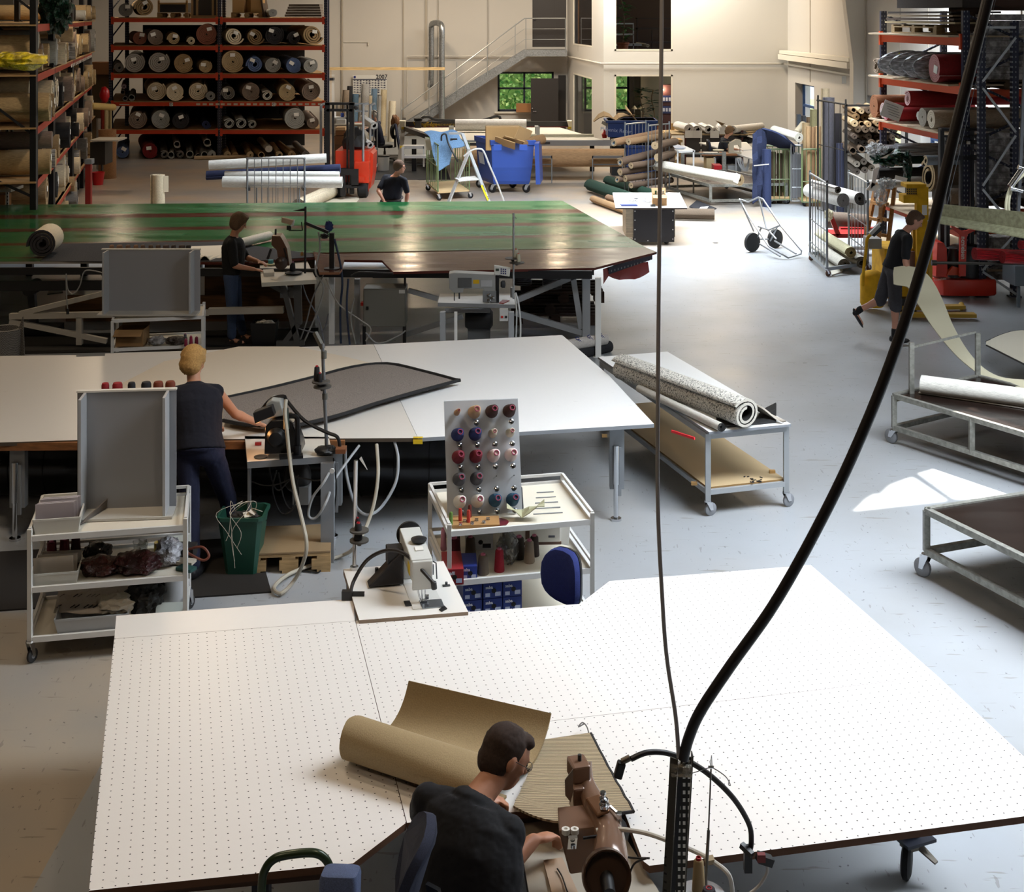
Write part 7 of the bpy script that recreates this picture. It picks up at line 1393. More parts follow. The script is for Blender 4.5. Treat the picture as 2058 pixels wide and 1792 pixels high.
a=Q(1045,290,32);roll(a,a+V((.55,.4,.08)),.13,'loose','8a6a46','curled brown offcut at the right rim of the blue wheeled container',name='carpet_offcut',cat='carpet offcut')
# ---- roll cage and rolls before the forklift
D=26.0;th=thing('roll_cage','wire roll cage behind the green table carrying long white and navy rolls','trolley',(QX(555,D),D,0))
mb=MB();panel(mb,(QX(497,D),D,0),(QX(612,D),D,0),.55,ZY(318,D),8,.02,.008,(ZY(372,D),));part('cage_side',mb,WIRE,th,True)
mb=MB();panel(mb,(QX(502,D),D+.7,0),(QX(590,D),D+.7,0),.1,ZY(372,D),8,.018,.007);part('cage_side',mb,WIRE,th,True);mb=MB();mb.bar((QX(497,D),D,0),(QX(497,D),D,.6),.03);mb.bar((QX(612,D),D,0),(QX(612,D),D,.6),.03);mb.bar((QX(500,D),D,ZY(380,D)),(QX(480,D),D+.7,ZY(380,D)),.06);mb.bar((QX(612,D),D,ZY(380,D)),(QX(594,D),D+.7,ZY(380,D)),.06);mb.bx(QX(497,D),QX(612,D),D,D+.7,.08,.12);part('frame',mb,M('4c4f53',.5,.4),th)
rl=lambda x0,y0,x1,y1,r,k,h,lb,D0=26.45,D1=26.45,**kw:roll(Q(x0,y0,D0),Q(x1,y1,D1),r,k,h,lb,**kw)
rl(420,332,656,318,.1,'mid','d6d6d2','long white roll, uppermost on the wire roll cage',h3='2a2520',D1=26.7);rl(415,352,684,338,.1,'flat','1c2444','long navy roll in the middle of the wire roll cage',D0=26.8,D1=26.9);rl(452,350,682,351,.065,'mid','dcdcd8','long white roll behind the lowest one on the wire roll cage',D0=26.5,D1=26.5)
rl(448,366,688,367,.12,'mid','d2d3cf','thick white roll, lowest on the wire roll cage',D0=26.3,D1=26.3,h2='8e8c88')
a=G(600,413,.17);b=G(690,372,.17);roll(a,b,.17,'tight','d8cbb0','cream roll lying diagonally on the floor behind the wire roll cage',h2='6d6052')
mb=MB();mb.prism([G(640,408,.01),G(715,408,.01),G(722,399,.01),G(690,385,.01)],.01);solo('carpet_piece',mb,M('d3c9b4',.9),'cream carpet end flat on the floor before the forklift','carpet')
a=V((QX(318,27),27,ZY(351,27)));roll(a,V((a.x,27,0)),.145,'mid','ded2b6','cream roll standing upright on the floor behind the green table',name='standing_roll',h3='2a2725');mb=MB();mb.ext([V((a.x+.12,26.95,a.z-.02)),V((a.x+.2,27.0,a.z-.02)),V((a.x+.2,27.0,a.z-.34)),V((a.x+.12,26.95,a.z-.34))],(0,.006,0));solo('carpet_flap',mb,M('d8cdb4',.9),'short loose flap at the top of the upright cream roll','carpet')
roll(G(390,317,.06),G(505,314,.06),.06,'tube','a48a68','long brown tube on the floor in front of the back rack',name='tube',cat='tube')
# ---- left side: standing tubes, steel shelf, hydraulic post, buckets
for x,yt,r_,h,lb in((38,330,7,'5c3f4a','mauve roll leaning at the left rack'),(49,362,8,'2e2622','dark brown roll standing at the left rack'),(33,372,7,'151416','black roll standing at the far left'),(70,346,7.5,'b49c72','cream-brown tube standing in front of the left rack')):
 D=25.5 if x>60 else 24.6;p=V((QX(x,D),D,ZY(yt,D)));roll(p,V((p.x+.02,D,0)),r_*D/F,'tube' if x>60 else 'mid',h,lb,name='standing_roll')
th=thing('steel_shelf','pale perforated steel shelving unit at the far left edge','shelf',(QX(8,23.5),23.5,0));PW=M('a8a49c',.5,0,'perf',p=.06,px=.05,h2='3a3a38',wz=.2,wx=.2)
for x,D in((14,23.6),(23,24.2)):mb=MB();mb.bx(QX(x,D)-.025,QX(x,D)+.025,D,D+.03,0,ZY(173,D));part('post',mb,PW,th)
for y in(190,232,282,332,380):bxs(th,'shelf_board',M('a19d94',.5),[(-20,22,y,y+6,23.5,.6)])
for i,(y0,y1,h,lb)in enumerate(((342,376,'9c7a4c','upper brown parcel on the pale steel shelving'),(392,420,'8a5f34','lower brown parcel on the pale steel shelving'))):mb=MB();mb.bx(QX(-10,23.8),QX(10,23.8),23.8,24.1,ZY(y1,23.8),ZY(y0,23.8));solo('parcel',mb,M(h,.8),lb,'parcel')
th=thing('hydraulic_post','dark red steel post with grey top block at the end of the left rack','post',(QX(180,29.9),29.9,0));bxs(th,'column',M('8a1c18',.4),[(171,182,328,420,29.5,.12)]);bxs(th,'top_block',M('7b8084',.5),[(170,184,320,330,29.4,.2)])
c=G(197,371);th=solo('bucket',MB().lathe(c,[(.12,0),(.16,.3),(.165,.31),(.15,.31),(.11,.02)],22),M('b8161c',.4),'red plastic bucket on the floor by the dark red post','bucket',smooth=True)
mb=MB();mb.bx(QX(181,31.5),QX(211,31.5),31.5,32.1,ZY(331,31.5),ZY(286,31.5));mb.bx(QX(197,31.5),QX(200,31.5),31.7,31.8,ZY(345,31.5),ZY(331,31.5));o=solo('black_cabinet',mb,M('1a1614',.5),'small black cabinet on castors with papers on top near the left rack','cabinet');o.location.z+=0
mb=MB();mb.bx(QX(181,31.3),QX(238,31.3),31.3,32,ZY(284,31.3),ZY(281,31.3));solo('clutter_board',mb,M('a8a296',.6),'pale board of papers on top of the small black cabinet','board')
p=V((QX(215,35),35,ZY(260,35)));roll(p,V((p.x,35,0)),.235,'tight','8a6442','thick brown drum-like roll standing left of the back rack',name='standing_roll')
mb=blob(Q(210,190,37),(.13,.13,.22),3,.12,2,3);solo('red_bag',mb,M('b01018',.35),'bright red plastic bag on top of the rolls left of the back rack','bag',smooth=True)
for x,yt,r_,h,lb in((207,205,4.5,'8a2a1c','dark red roll standing left of the back rack'),(214,210,5,'cbb98c','cream roll standing left of the back rack'),(222,215,3,'a5946c','thin tan tube left of the back rack'),(199,238,5,'a9a49c','grey card tube left of the back rack')):p=V((QX(x,37),37,ZY(yt,37)));roll(p,V((p.x,37,0)),r_*37/F,'mid',h,lb,name='standing_roll')
roll(Q(182,213,35),Q(228,216,36),.1,'loose','c9ad6c','yellow-cream crumpled roll lying across the standing rolls',name='carpet_roll')
mb=MB();mb.bx(QX(180,44),QX(220,44),44,44.6,ZY(150,44),ZY(125,44));solo('carton',mb,M('6b4626',.85),'brown carton high at the back wall left of the rack','box');mb=MB();mb.bx(QX(182,44.5),QX(221,44.5),44.5,44.8,0,ZY(150,44.5));solo('back_cupboard',mb,M('77664e',.8),'beige cupboard standing at the back wall left of the rack','cupboard')
# == right half of the hall, far part
# work counter with white rolls
D=37.4;th=thing('work_counter','long work counter with dark grey fronts along the bright office wall','counter',(QX(1450,D),D,0));zc=.92
mb=MB();mb.bx(QX(1340,D),QX(1560,D),D,D+1.2,zc-.04,zc);part('worktop',mb,M('a08a66',.6),th)
for x0,x1 in((1378,1408),(1410,1448),(1452,1490)):bxs(th,'front_panel',M('4a4644',.6),[(x0,x1,268,316,D+.1,.03)])
bxs(th,'leg',M('5a2a22',.5),[(1376,1379,262,332,D+.05,.06),(1448,1452,262,332,D+.05,.06),(1490,1494,262,332,D+.05,.06)]);bxs(th,'lower_shelf',M('3c2a20',.6),[(1378,1490,296,300,D+.15,.5)])
for i,(x0,y0,x1,y1,r_,k,lb)in enumerate(((1385,258,1362,246,.14,'mid','leftmost white roll'),(1402,257,1392,246,.12,'loose','second white roll from left'),(1424,257,1410,246,.12,'loose','third white roll from left'),(1436,257,1425,247,.1,'flat','fourth white roll from left'),(1456,257,1447,247,.12,'mid','fifth white roll from left'),(1473,252,1530,250,.12,'loose','long pale roll at the right end'))):
 a=Q(x0,y0,D-.05);a.z=zc+r_;b=Q(x1,y1,D+1.0);b.z=a.z;roll(a,b,r_,k,'dedbd6',lb+' on the counter along the office wall',h3='2c2b2c',group='rolls on the work counter',tg=(.0,-1.0,.24,.2,.0)if i in(0,1,3)else None)
mb=MB();mb.bx(QX(1446,D),QX(1468,D),D-.06,D+.3,zc,zc+.2);solo('paper_parcel',mb,M('dcdbd8',.6),'white flat parcel between the rolls on the work counter','parcel')
mb=MB();mb.ext([Q(1440,243,D),Q(1458,249,D),Q(1450,252,D)],(0,.2,0));solo('brown_offcut',mb,M('6d5c42',.8),'small brown offcut on top of the white rolls','offcut')
for i,(x0,y0)in enumerate(((1480,270),(1492,282))):mb=blob(Q(x0+8,y0,D+.2),(.22,.2,.1),i,.2,2,3);solo('black_bag',mb,M('17171a',.5),['upper','lower'][i]+' black bag stored behind the seated woman at the counter','bag')
mb=MB();mb.prism([G(1326,262,.9),G(1360,260,.9),G(1369,267,.9),G(1334,270,.9)],.04);q=G(1345,268,.9);mb.bx(q.x-.05,q.x+.05,q.y,q.y+.1,0,.87);solo('side_table',mb,M('c7a068',.6),'small pale wooden table left of the white rolls','table')
mb=MB();mb.cyl(G(1352,262,.9),G(1352,262,.9)+V((0,0,.2)),.05,n=12);solo('wooden_spool',mb,M('b09468',.7),'small wooden spool on the pale side table','spool')
for i,x in enumerate((1346,1357,1368)):mb=MB();[mb.bx(QX(x-4,36)+.0,QX(x+4,36),36,36.6,z,z+.07)for z in(.05,.25,.45,.65,.82)];mb.bx(QX(x-1,36),QX(x+1,36),36.05,36.5,0,.85);solo('wooden_stack',mb,M('b89460',.8),f'{["left", "middle", "right"][i]} stack of small wooden blocks under the counter end','blocks',group='wooden block stacks')
# white frame table with papers
th=thing('frame_table','white frame table with papers left of the steel trolley','table',G(1375,385));D=11550/(388-28);zt=ZY(302,D)
for x in(1362,1394):bxs(th,'leg',WT,[(x-1.5,x+1.5,302,388,D,.04)])
bxs(th,'leg',WT,[(1338,1341,292,372,D+1.2,.04)])
mb=MB();mb.prism([Q(1340,293,D+.9),Q(1375,292,D+.9),Q(1397,302,D),Q(1362,304,D)],.04);part('tabletop',mb,WT,th)
bxs(th,'lower_shelf',M('c9c2ae',.6),[(1345,1394,352,356,D,.8)])
mb=MB();mb.prism([Q(1346,293,D+.8),Q(1364,292,D+.8),Q(1378,298,D+.3),Q(1358,300,D+.3)],-.02);solo('papers',mb,M('b9bcc8',.7),'loose papers with blue folder on the white frame table','papers')
# sewing station with seated woman
D=33.6;th=thing('sewing_desk','wood-topped sewing desk with cream machine where a woman sits far back','desk',(QX(1450,D),D,0));zt=.76
mb=MB();mb.bx(QX(1411,D),QX(1482,D),D,D+.6,zt-.04,zt);part('tabletop',mb,M('8a5a36',.5),th);mb=MB();mb.bx(QX(1418,D),QX(1450,D),D+.05,D+.5,zt,zt+.006);part('paper_mat',mb,M('d8d6d0',.5),th)
bxs(th,'side_panel',M('b5a17a',.6),[(1420,1436,318,347,D+.03,.5)]);bxs(th,'leg',M('9a9c9e',.5),[(1436,1439,318,365,D+.05,.05),(1478,1481,318,365,D+.05,.05)])
poly(th,'machine',M('b8ad96',.4),[(1465,312),(1490,312),(1490,306),(1475,305),(1475,292),(1484,291),(1487,297),(1490,297),(1490,282),(1480,280),(1468,287),(1465,292)],D+.2,.16)
mb=MB();mb.cyl(Q(1487,297,D+.25),Q(1487,306,D+.25),.01,n=6);mb.bar(Q(1450,285,D+.3),Q(1478,285,D+.3),.02);part('needle_bar',mb,CHROME,th)
mb=MB();mb.lathe(Q(1444,303,D+.2),[(.02,-.12),(.02,0),(.14,.01),(.14,.03),(.0,.035)],20);part('reel',mb,M('c9bfa4',.5),th)
mb=MB();mb.prism([G(1405,286,.76),G(1448,285,.76),G(1500,285,.76),G(1515,300,.76),G(1465,303,.76)],.03);solo('white_table',mb,M('dcdad4',.4),'white table behind the cream sewing machine, far back','table')
mb=MB();mb.prism([G(1470,306,.74),G(1500,300,.74),G(1530,306,.74),G(1522,322,.74)],.03);mb.bar(G(1518,320,.37),G(1518,320,.72),.05);solo('white_table',mb,M('d9d7d2',.4),'pointed white table right of the cream sewing machine','table')
bxs(thing('red_crate','red plastic crate on the floor under the far sewing desk','crate',(QX(1443,D),D-.2,0)),'body',M('a81a22',.4),[(1435,1451,332,345,32.9,.4)])
bxs(thing('grey_box','grey motor box under the far sewing desk','box',(QX(1475,D),D,0)),'body',M('8d9092',.5),[(1463,1490,333,345,D+.2,.4)])
for i in range(3):mb=MB();mb.tube(spl([Q(1482+i*4,318,D),Q(1486+i*5,332+i*3,D),Q(1496+i*3,342,D),Q(1505,325-i*3,D)],4),.02,6);solo('desk_cable',mb,M('b9bcc0',.5),f'{["inner", "middle", "outer"][i]} grey cable loop under the far sewing desk','cable',group='cables at the far desk',smooth=True)
# steel trolley with long white roll
D=30.0;zt=ZY(371,30.2)
A,B,C2,E2=G(1428,373,zt),G(1580,370,zt),G(1462,343,zt),G(1338,347,zt)
ftrolley('grey frame trolley with brown deck carrying the long white roll, mid distance',[A,B,C2,E2],0,0,zt,M('4c3f3a',.2,0,'varnish'),(1,2),posts=(),W=.06,lowz=.1)
mb=MB();mb.bar(Q(1455,345,33),Q(1455,305,33),.09);mb.bar(Q(1372,340,33.4),Q(1372,307,33.4),.08);mb.bar(Q(1372,308,33.4),Q(1455,309,33),.04);solo('handle_frame',mb,SFR,'upright grey push frame at the back of the trolley with the long white roll','frame')
a=Q(1487,374,29.4);b=Q(1318,332,33.5);b.z=a.z=zt+.19;b=Q(1318,332,31.8);roll(a,b,.14,'mid','dcd8cc','very long white roll slanting over the grey frame trolley, mid distance',h3='6e5a40',h2='9a8666',tg=(-.7,.4,.14,.2,.4))
# brown roll pile on a wire cage
th=thing('roll_cage','wire cage holding the pile of brown carpet rolls, centre right','trolley',G(1300,385));D=31.5;mb=MB();panel(mb,(QX(1256,D),D,0),(QX(1298,D+.6),D+.6,0),.1,ZY(250,D),6,.018,.007,(.7,));part('cage_side',mb,WIRE,th,True);mb=MB();panel(mb,(QX(1302,D),D-.1,0),(QX(1345,D+.5),D+.5,0),.1,ZY(252,D),6,.018,.007,(.7,));part('cage_side',mb,WIRE,th,True)
for i,(x,y,r_,k,x1,y1,h)in enumerate(((1233,287,.1,'loose',1325,268,'8c6c4e'),(1263,285,.085,'mid',1345,272,'8f7252'),(1246,326,.105,'loose',1350,300,'5e4c3e'),(1268,333,.08,'mid',1352,322,'6b5746'),(1246,346,.09,'mid',1350,330,'5e4c3e'),(1256,359,.085,'mid',1352,346,'66523f'),(1240,361,.08,'loose',1330,350,'5c4a3c'),(1268,373,.075,'mid',1350,362,'5e4c3e'),(1322,316,.1,'tight',1350,308,'6e5a48'),(1316,292,.1,'tight',1356,284,'6a5644'))):
 roll(Q(x,y,31.2),Q(x1,y1,32.2),r_,k,h,['uppermost brown roll with blue inside','tan roll next to the uppermost one','upper dark brown roll with blue lining','small roll below the upper dark one','middle brown roll','lower brown roll with layered end','leftmost open brown roll','lowest brown roll','short roll end inside the cage','upper roll end inside the cage'][i]+' in the pile on the wire cage',h2='b39d7c',h3='7d92a4' if k=='loose' else '8a7a68',group='brown roll pile')
for i,(x0,y0,x1,y1,r_,h,lb)in enumerate(((1322,418,1186,372,.155,'1b3a2c','dark green roll on the floor, left one'),(1345,402,1222,363,.13,'1c3d2e','dark green roll on the floor, right one'),(1258,424,1192,400,.085,'9c7c58','brown tube on the floor left of the small white-topped cabinet'),(1275,412,1222,397,.08,'93745a','short brown tube behind the small white-topped cabinet'),(1436,431,1326,429,.125,'5d5042','coarse brown roll on the floor right of the small white-topped cabinet'))):
 z=r_+.0;roll(G(x0,y0,z),G(x1,y1,z),r_,'mid',h,lb,name='carpet_roll')
mb=MB();mb.prism([G(1385,415,.02),G(1420,425,.02),G(1440,418,.02),G(1400,402,.02)],.02);solo('carpet_piece',mb,M('26262b',.9),'dark carpet piece on the floor below the steel trolley','carpet');mb=MB();mb.prism([G(1402,422,.04),G(1420,420,.04),G(1424,414,.04),G(1408,416,.04)],.01);solo('paper_sheet',mb,PAPER,'white paper on the dark carpet piece on the floor','paper')
mb=blob(G(1325,395,.14),(.28,.2,.13),2,.15,2,3);solo('dark_carpet_bundle',mb,M('1c1d22',.9),'dark folded carpet bundle behind the small white-topped cabinet','carpet',smooth=True)
# small cabinet on castors with white top
D=24.9;th=thing('tool_cabinet','small wooden cabinet with dark panel and white top, on castors','cabinet',(QX(1305,D),D,0));z0,z1_=.14,ZY(420,D)
mb=MB();mb.bx(QX(1258,D),QX(1357,D),D,D+.75,z0,z1_);part('body',mb,M('9a8a74',.7,0,'wood'),th)
mb=MB();mb.bx(QX(1273,D),QX(1355,D),D-.015,D,ZY(486,D),ZY(421,D));pn=part('front_panel',mb,M('1d1210',.35),th)
mb=MB()
for x in(1276,1352):
 for y in(424,442,461,480):mb.bx(QX(x-1,D),QX(x+1,D),D-.02,D-.015,ZY(y+1,D),ZY(y-1,D))
for x in(1302,1328):mb.bx(QX(x-1,D),QX(x+1,D),D-.02,D-.015,ZY(484,D),ZY(482,D))
part('screw_heads',mb,M('d8d6d0',.4),pn)
mb=MB();p=[Q(1237,419,D-.02),Q(1381,420,D-.02),Q(1366,397,27.0),Q(1231,393,27.0)]
for q in p:q.z=z1_+.025
mb.prism(p,.025,side=1);part('top',mb,[M('dedcd8',.4),M('3a2a20',.6)],th)
for x in(1275,1338):caster(th,(QX(x,D),D+.1,0),.055,.15,wm=BLACK)
zz=z1_+.025
GX=lambda x,y:G(x,y,zz)
carton('carton',GX(1325,412),(.26,.16,.2),0,'small open cardboard box of tubes on the white-topped cabinet',h='b08a60',open_=True)
for i in range(4):c=GX(1318+i*5,411);mb=MB();mb.cyl(c+V((0,0,.05)),c+V((0,0,.26)),.018,n=8);solo('bottle',mb,M(['2c5a3c','c9ccd0','3a50a0','c9c4b0'][i],.4),['green','clear','blue','cream'][i]+' bottle in the small cardboard box on the cabinet','bottle')
mb=MB();mb.box(GX(1264,413)+V((0,0,.012)),(.3,.2,.02),.05);solo('blue_folder',mb,M('34427c',.5),'blue folder on the white-topped cabinet','folder');mb=MB();mb.box(GX(1250,400)+V((0,0,.006)),(.28,.14,.012),.1);solo('paper_sheet',mb,PAPER,'white papers at the back left of the white-topped cabinet','paper')
mb=blob(GX(1288,405)+V((0,0,.05)),(.25,.2,.06),3,.4,3,4,.7);solo('plastic_bag',mb,M('dcdcde',.3,0,'film',a=.6),'crumpled clear plastic bag on the white-topped cabinet','bag',smooth=True);mb=MB();mb.box(GX(1312,415)+V((0,0,.02)),(.08,.06,.04),.2);solo('stapler',mb,BLACK,'small black tool in front of the cardboard box on the cabinet','tool')
# hand truck
th=thing('hand_truck','bare steel tube hand truck with two pneumatic tyres on the grey floor','hand truck',G(1540,505));ST=M('9a9da0',.35,.7);D=24.1
for x,y,D_ in((1512,484,24.2),(1558,480,24.6)):c=Q(x,y,D_);c.z=.17;mb=MB();mb.lathe(c-V((.03,0,0)),[(.12,0),(.165,.01),(.17,.04),(.165,.07),(.12,.08)],26,(.55,-.83,0));w_=part('tyre',mb,M('1f1f20',.8),th,True);mb=MB();mb.lathe(c-V((.028,0,0)),[(.11,.01),(.09,.03),(.03,.02),(.03,.07),(.09,.05),(.11,.07)],20,(.55,-.83,0));part('rim',mb,M('b0b2b4',.35,.5),w_,True)
for nm,pts in(('frame',[(1486,400,24.7),(1503,406,24.6),(1525,396,24.5),(1533,400,24.4),(1570,455,24.0),(1611,504,23.6),(1610,510,23.6),(1584,518,23.4),(1570,510,23.4)]),('frame',[(1486,400,24.7),(1505,435,24.3),(1545,495,23.6),(1584,518,23.4)]),('frame',[(1525,397,24.6),(1540,458,24.3),(1560,480,24.0)]),('frame',[(1487,402,24.6),(1515,465,24.3)]),('cross_tube',[(1524,455,24.3),(1545,462,24.1),(1570,452,24.1)]),('cross_tube',[(1512,481,24.2),(1558,480,24.6)]),('cross_tube',[(1527,490,24.1),(1568,515,23.4)]),('cross_tube',[(1557,484,24.3),(1600,510,23.6)]),('cross_tube',[(1520,482,24.2),(1530,457,24.2)]),('cross_tube',[(1548,484,24.3),(1562,456,24.2)])):tubep(th,nm,ST,pts,.015,k=1)
mb=MB();mb.lathe(G(1438,488),[(.05,0),(.055,.01),(.04,.012),(.035,.004)],16);solo('metal_ring',mb,M('77797c',.4,.5),'small metal ring lying alone on the floor left of the hand truck','ring')
# blue rugs, green cages and standing rolls
for i,(x0,x1,y0,y1,D_)in enumerate(((1545,1588,328-28,400,30.2),(1612,1648,300,405,29.8))):t_=thing('cage_trolley',['green tube cage trolley under the draped navy rugs','green tube cage trolley around the standing brown rolls'][i],'trolley',(QX(x0,D_),D_,0));mb=MB();panel(mb,(QX(x0,D_),D_,0),(QX(x1,D_),D_,0),.1,ZY(y0,D_),4,.022,.009,(.55,));part('cage_side',mb,GRW,t_,True);mb=MB();panel(mb,(QX(x0,D_),D_+.8,0),(QX(x1,D_),D_+.8,0),.1,ZY(y0,D_),4,.022,.009,(.55,));part('cage_side',mb,GRW,t_,True);mb=MB();mb.bx(QX(x0,D_),QX(x1,D_),D_,D_+.8,.12,.16);part('base_board',mb,PLY,t_);caster(t_,(QX(x0+5,D_),D_+.1,0),.06,.14,wm=BLACK);caster(t_,(QX(x1-5,D_),D_+.1,0),.06,.14,wm=BLACK)
t_=thing('cage_trolley','grey wire cage trolley between the green ones with grey mesh goods','trolley',(QX(1600,30),30,0));mb=MB();panel(mb,(QX(1590,30),30,0),(QX(1612,30),30,0),.1,ZY(292,30),4,.02,.008,(.4,.8));part('cage_side',mb,WIRE,t_,True);bxs(t_,'grey_stack',M('77787c',.8),[(1592,1611,310,398,30.2,.5)])
NR=M('27304e',.95,0,'carpet')
mb=MB();g=[[Q(1513+a*9,262+(a==0)*8+b*14+(a>1)*-4,30.0+.1*math.sin(a*2+b)-.02*b)for b in range(11)]for a in range(4)];mb.sheet(g,.03);solo('navy_rug',mb,NR,'navy rug hanging in folds at the left of the green cage','rug',smooth=True)
mb=MB();g=[[Q(1532+a*11,258+a*6+b*7*(1 if a<5 else.6)-8*math.sin(a*.5),29.9+.25*b)for b in range(5)]for a in range(7)];mb.sheet(g,.03);solo('navy_rug',mb,M('2f3a5c',.95,0,'carpet'),'navy rug draped over the top of the green cage','rug',smooth=True)
p=V((QX(1542,29.8),29.8,ZY(300,29.8)));roll(p,V((p.x,29.8,0)),.1,'mid','2a3558','navy roll standing below the draped rugs',name='standing_roll');mb=MB();mb.tube([Q(1515,333,29.6),Q(1535,331,29.6),Q(1545,330,29.7)],.012);solo('tie_strap',mb,CORD,'pale strap tied round the hanging navy rug','strap')
roll(Q(1606,277,29.6),Q(1556,262,30.6),.115,'mid','ccc8ba','pale grey roll lying on top of the green cage',h3='4c4438');roll(Q(1600,268,30.5),Q(1614,250,31.5),.08,'mid','cbbfa4','cream roll pointing up behind the pale grey one')
for x,yt,r_,h,D_,lb in((1554,305,6,'5a4c38',30.4,'olive brown roll inside the green cage, left'),(1567,308,6,'4f4230',30.4,'olive brown roll inside the green cage, middle'),(1580,300,6,'8d8a6a',30.4,'pale olive tube inside the green cage, right'),(1636,220,8,'8c8560',31,'olive standing roll left of the tall dark roll'),(1620,247,8,'a58d68',30.4,'brown paper roll behind the green cage'),(1625,254,5.5,'b5946c',29.9,'brown tube with white label, left of pair'),(1634,255,4,'9c7a58',29.9,'narrow brown tube in the green cage'),(1644,254,7,'b0906a',29.9,'brown tube with white label, right of pair'),(1659,178,9,'bba98a',31,'tall cream tube behind the dark grey roll'),(1666,196,12.5,'46444a',29.3,'tall dark grey roll standing upright by the white wall'),(1684,228,8.5,'221e22',30,'tall black roll right of the tall dark grey one'),(1690,288,9,'2f3246',29,'shorter dark blue roll in front of the black one'),(1708,270,8,'8a8478',29.6,'grey board-like roll under the brown tube pile')):
 p=V((QX(x,D_),D_,ZY(yt,D_)));roll(p,V((p.x,D_,0)),r_*D_/F,'mid',h,lb,name='standing_roll',group='standing rolls on the right',tg=None)
for i,x in enumerate((1606,1616,1626)):mb=MB();mb.bx(QX(x-3,33),QX(x+4,33),33,33.15,ZY(262,33),ZY(230+i*3,33));mb.bx(QX(x-1,33),QX(x+1,33),33.02,33.1,0,ZY(262,33));solo('sample_board',mb,M(['5a6470','4c5058','8d7458'][i],.7),f'{["left", "middle", "right"][i]} small board sample at the bright window','board',group='board samples at the window')
# rack cage full of brown tubes
th=thing('tube_rack','dark wire rack full of brown cardboard tubes by the right wall','rack',(7.0,28.6,0));D=28.0
mb=MB();panel(mb,(QX(1700,D),D,0),(QX(1700,D+1.4)-.6,D+1.4,0),0,ZY(210,D),5,.02,.008,(1.4,));part('cage_side',mb,M('2a2826',.5,.5),th,True)
mb=MB();mb.bar(Q(1700,212,D),Q(1825,212,D),.04);mb.bar(Q(1700,305,D),Q(1825,305,D),.05);mb.bar((QX(1822,D),D,0),Q(1822,212,D),.05);mb.bar((QX(1700,D),D,0),Q(1700,212,D),.05);part('frame',mb,M('232120',.5,.4),th)
rq=random.Random(9);n=0
for row in range(7):
 for c in range(8):
  x=1716+c*15.5+(row%2)*7+rq.uniform(-2,2);y=222+row*13.2+rq.uniform(-2,2)
  if x>1815 or(c>5 and row<3):continue
  r_=rq.uniform(.06,.08);p=Q(x,y,D+rq.uniform(-.3,.25));d=V((.1,1,0)).normalized();c_=rq.choice(['8a6e4c','a08058','6b543c','5a4838','b39a74']if row<3 else['5c4a38','4a3c30','6b5844','57504a'])
  roll(p,p+d*1.3,r_,rq.choice(['mid','tube','mid']),c_,f'brown tube, {ordn(row)} row from top and {ordn(c)} from left in the dark wire rack',group='tubes in the wire rack',h3='1f1a16');n+=1
for i,(x,y)in enumerate(((1722,330),(1736,325),(1738,342),(1752,338),(1722,345))):p=Q(x,y,D);roll(p,p+V((.12,1.2,0)),.075,'mid',['9a9184','6b6258','5c5248','655a4c','4c443c'][i],f'{["pale", "brown", "dark brown", "grey-brown", "darkest"][i]} tube in the lower part of the wire rack',group='tubes in the wire rack',h3='1f1a16')
# front roll cage with white rolls
D=22.6;th=thing('roll_cage','open wire roll cage with white rolls on two levels, right of the hand truck','trolley',G(1680,530))
for(xa,Da,xb_,Db,y0)in((1628,23.3,1662,21.9,348),(1706,23.8,1744,22.4,347)):
 mb=MB();A=V((QX(xa,Da),Da,0));B=V((QX(xb_,Db),Db,0));panel(mb,A,B,.12,ZY(y0,Da),6,.02,.008,(.72,.33));part('cage_side',mb,WIRE,th,True)
mb=MB();b=[V((QX(1628,23.3),23.3,.12)),V((QX(1662,21.9),21.9,.12)),V((QX(1744,22.4),22.4,.12)),V((QX(1706,23.8),23.8,.12))]
for i in range(4):mb.bar(b[i],b[(i+1)%4],.05)
part('base_frame',mb,WIRE,th)
for q in b:caster(th,(q.x,q.y,0),.05,.12,wm=M('6b4a3a',.6))
for i,(x,y,r_,k,L_,h,lb,hh)in enumerate(((1695,402,.125,'tight2',1.3,'dcdad4','thick white roll with grey end on the upper level','8b8a8c'),(1729,399,.12,'flat',1.2,'d8d5cf','flattened white roll with dark layers on the upper level','5a5654'),(1684,382,.065,'loose',1.0,'d3cdc4','small white roll on top of the two thick ones','6d655c'),(1710,508,.1,'mid',1.5,'c9c4a2','cream-yellow roll on top at the lower level','8d7a50'),(1697,532,.105,'mid',1.5,'cfccc0','front cream roll at the lower level','6a6356'),(1732,528,.11,'loose',1.4,'d3d0c6','right cream roll at the lower level','5e5850'))):
 p=Q(x,y,22.2 if y>450 else 22.7);roll(p,p+V((-.23 if y<450 else-.03,1,.0)).normalized()*L_*(1 if y<450 else 1.3),r_,k,h,lb+' of the wire roll cage',h2=hh,h3='3a3632',group='rolls in the open wire cage')
mb=MB();mb.prism([G(1663,520,.02),G(1672,552,.02),G(1692,545,.02),G(1700,528,.02)],.02);solo('carpet_flap',mb,M('c9c5b8',.9),'cream carpet corner hanging to the floor at the open wire cage','carpet')
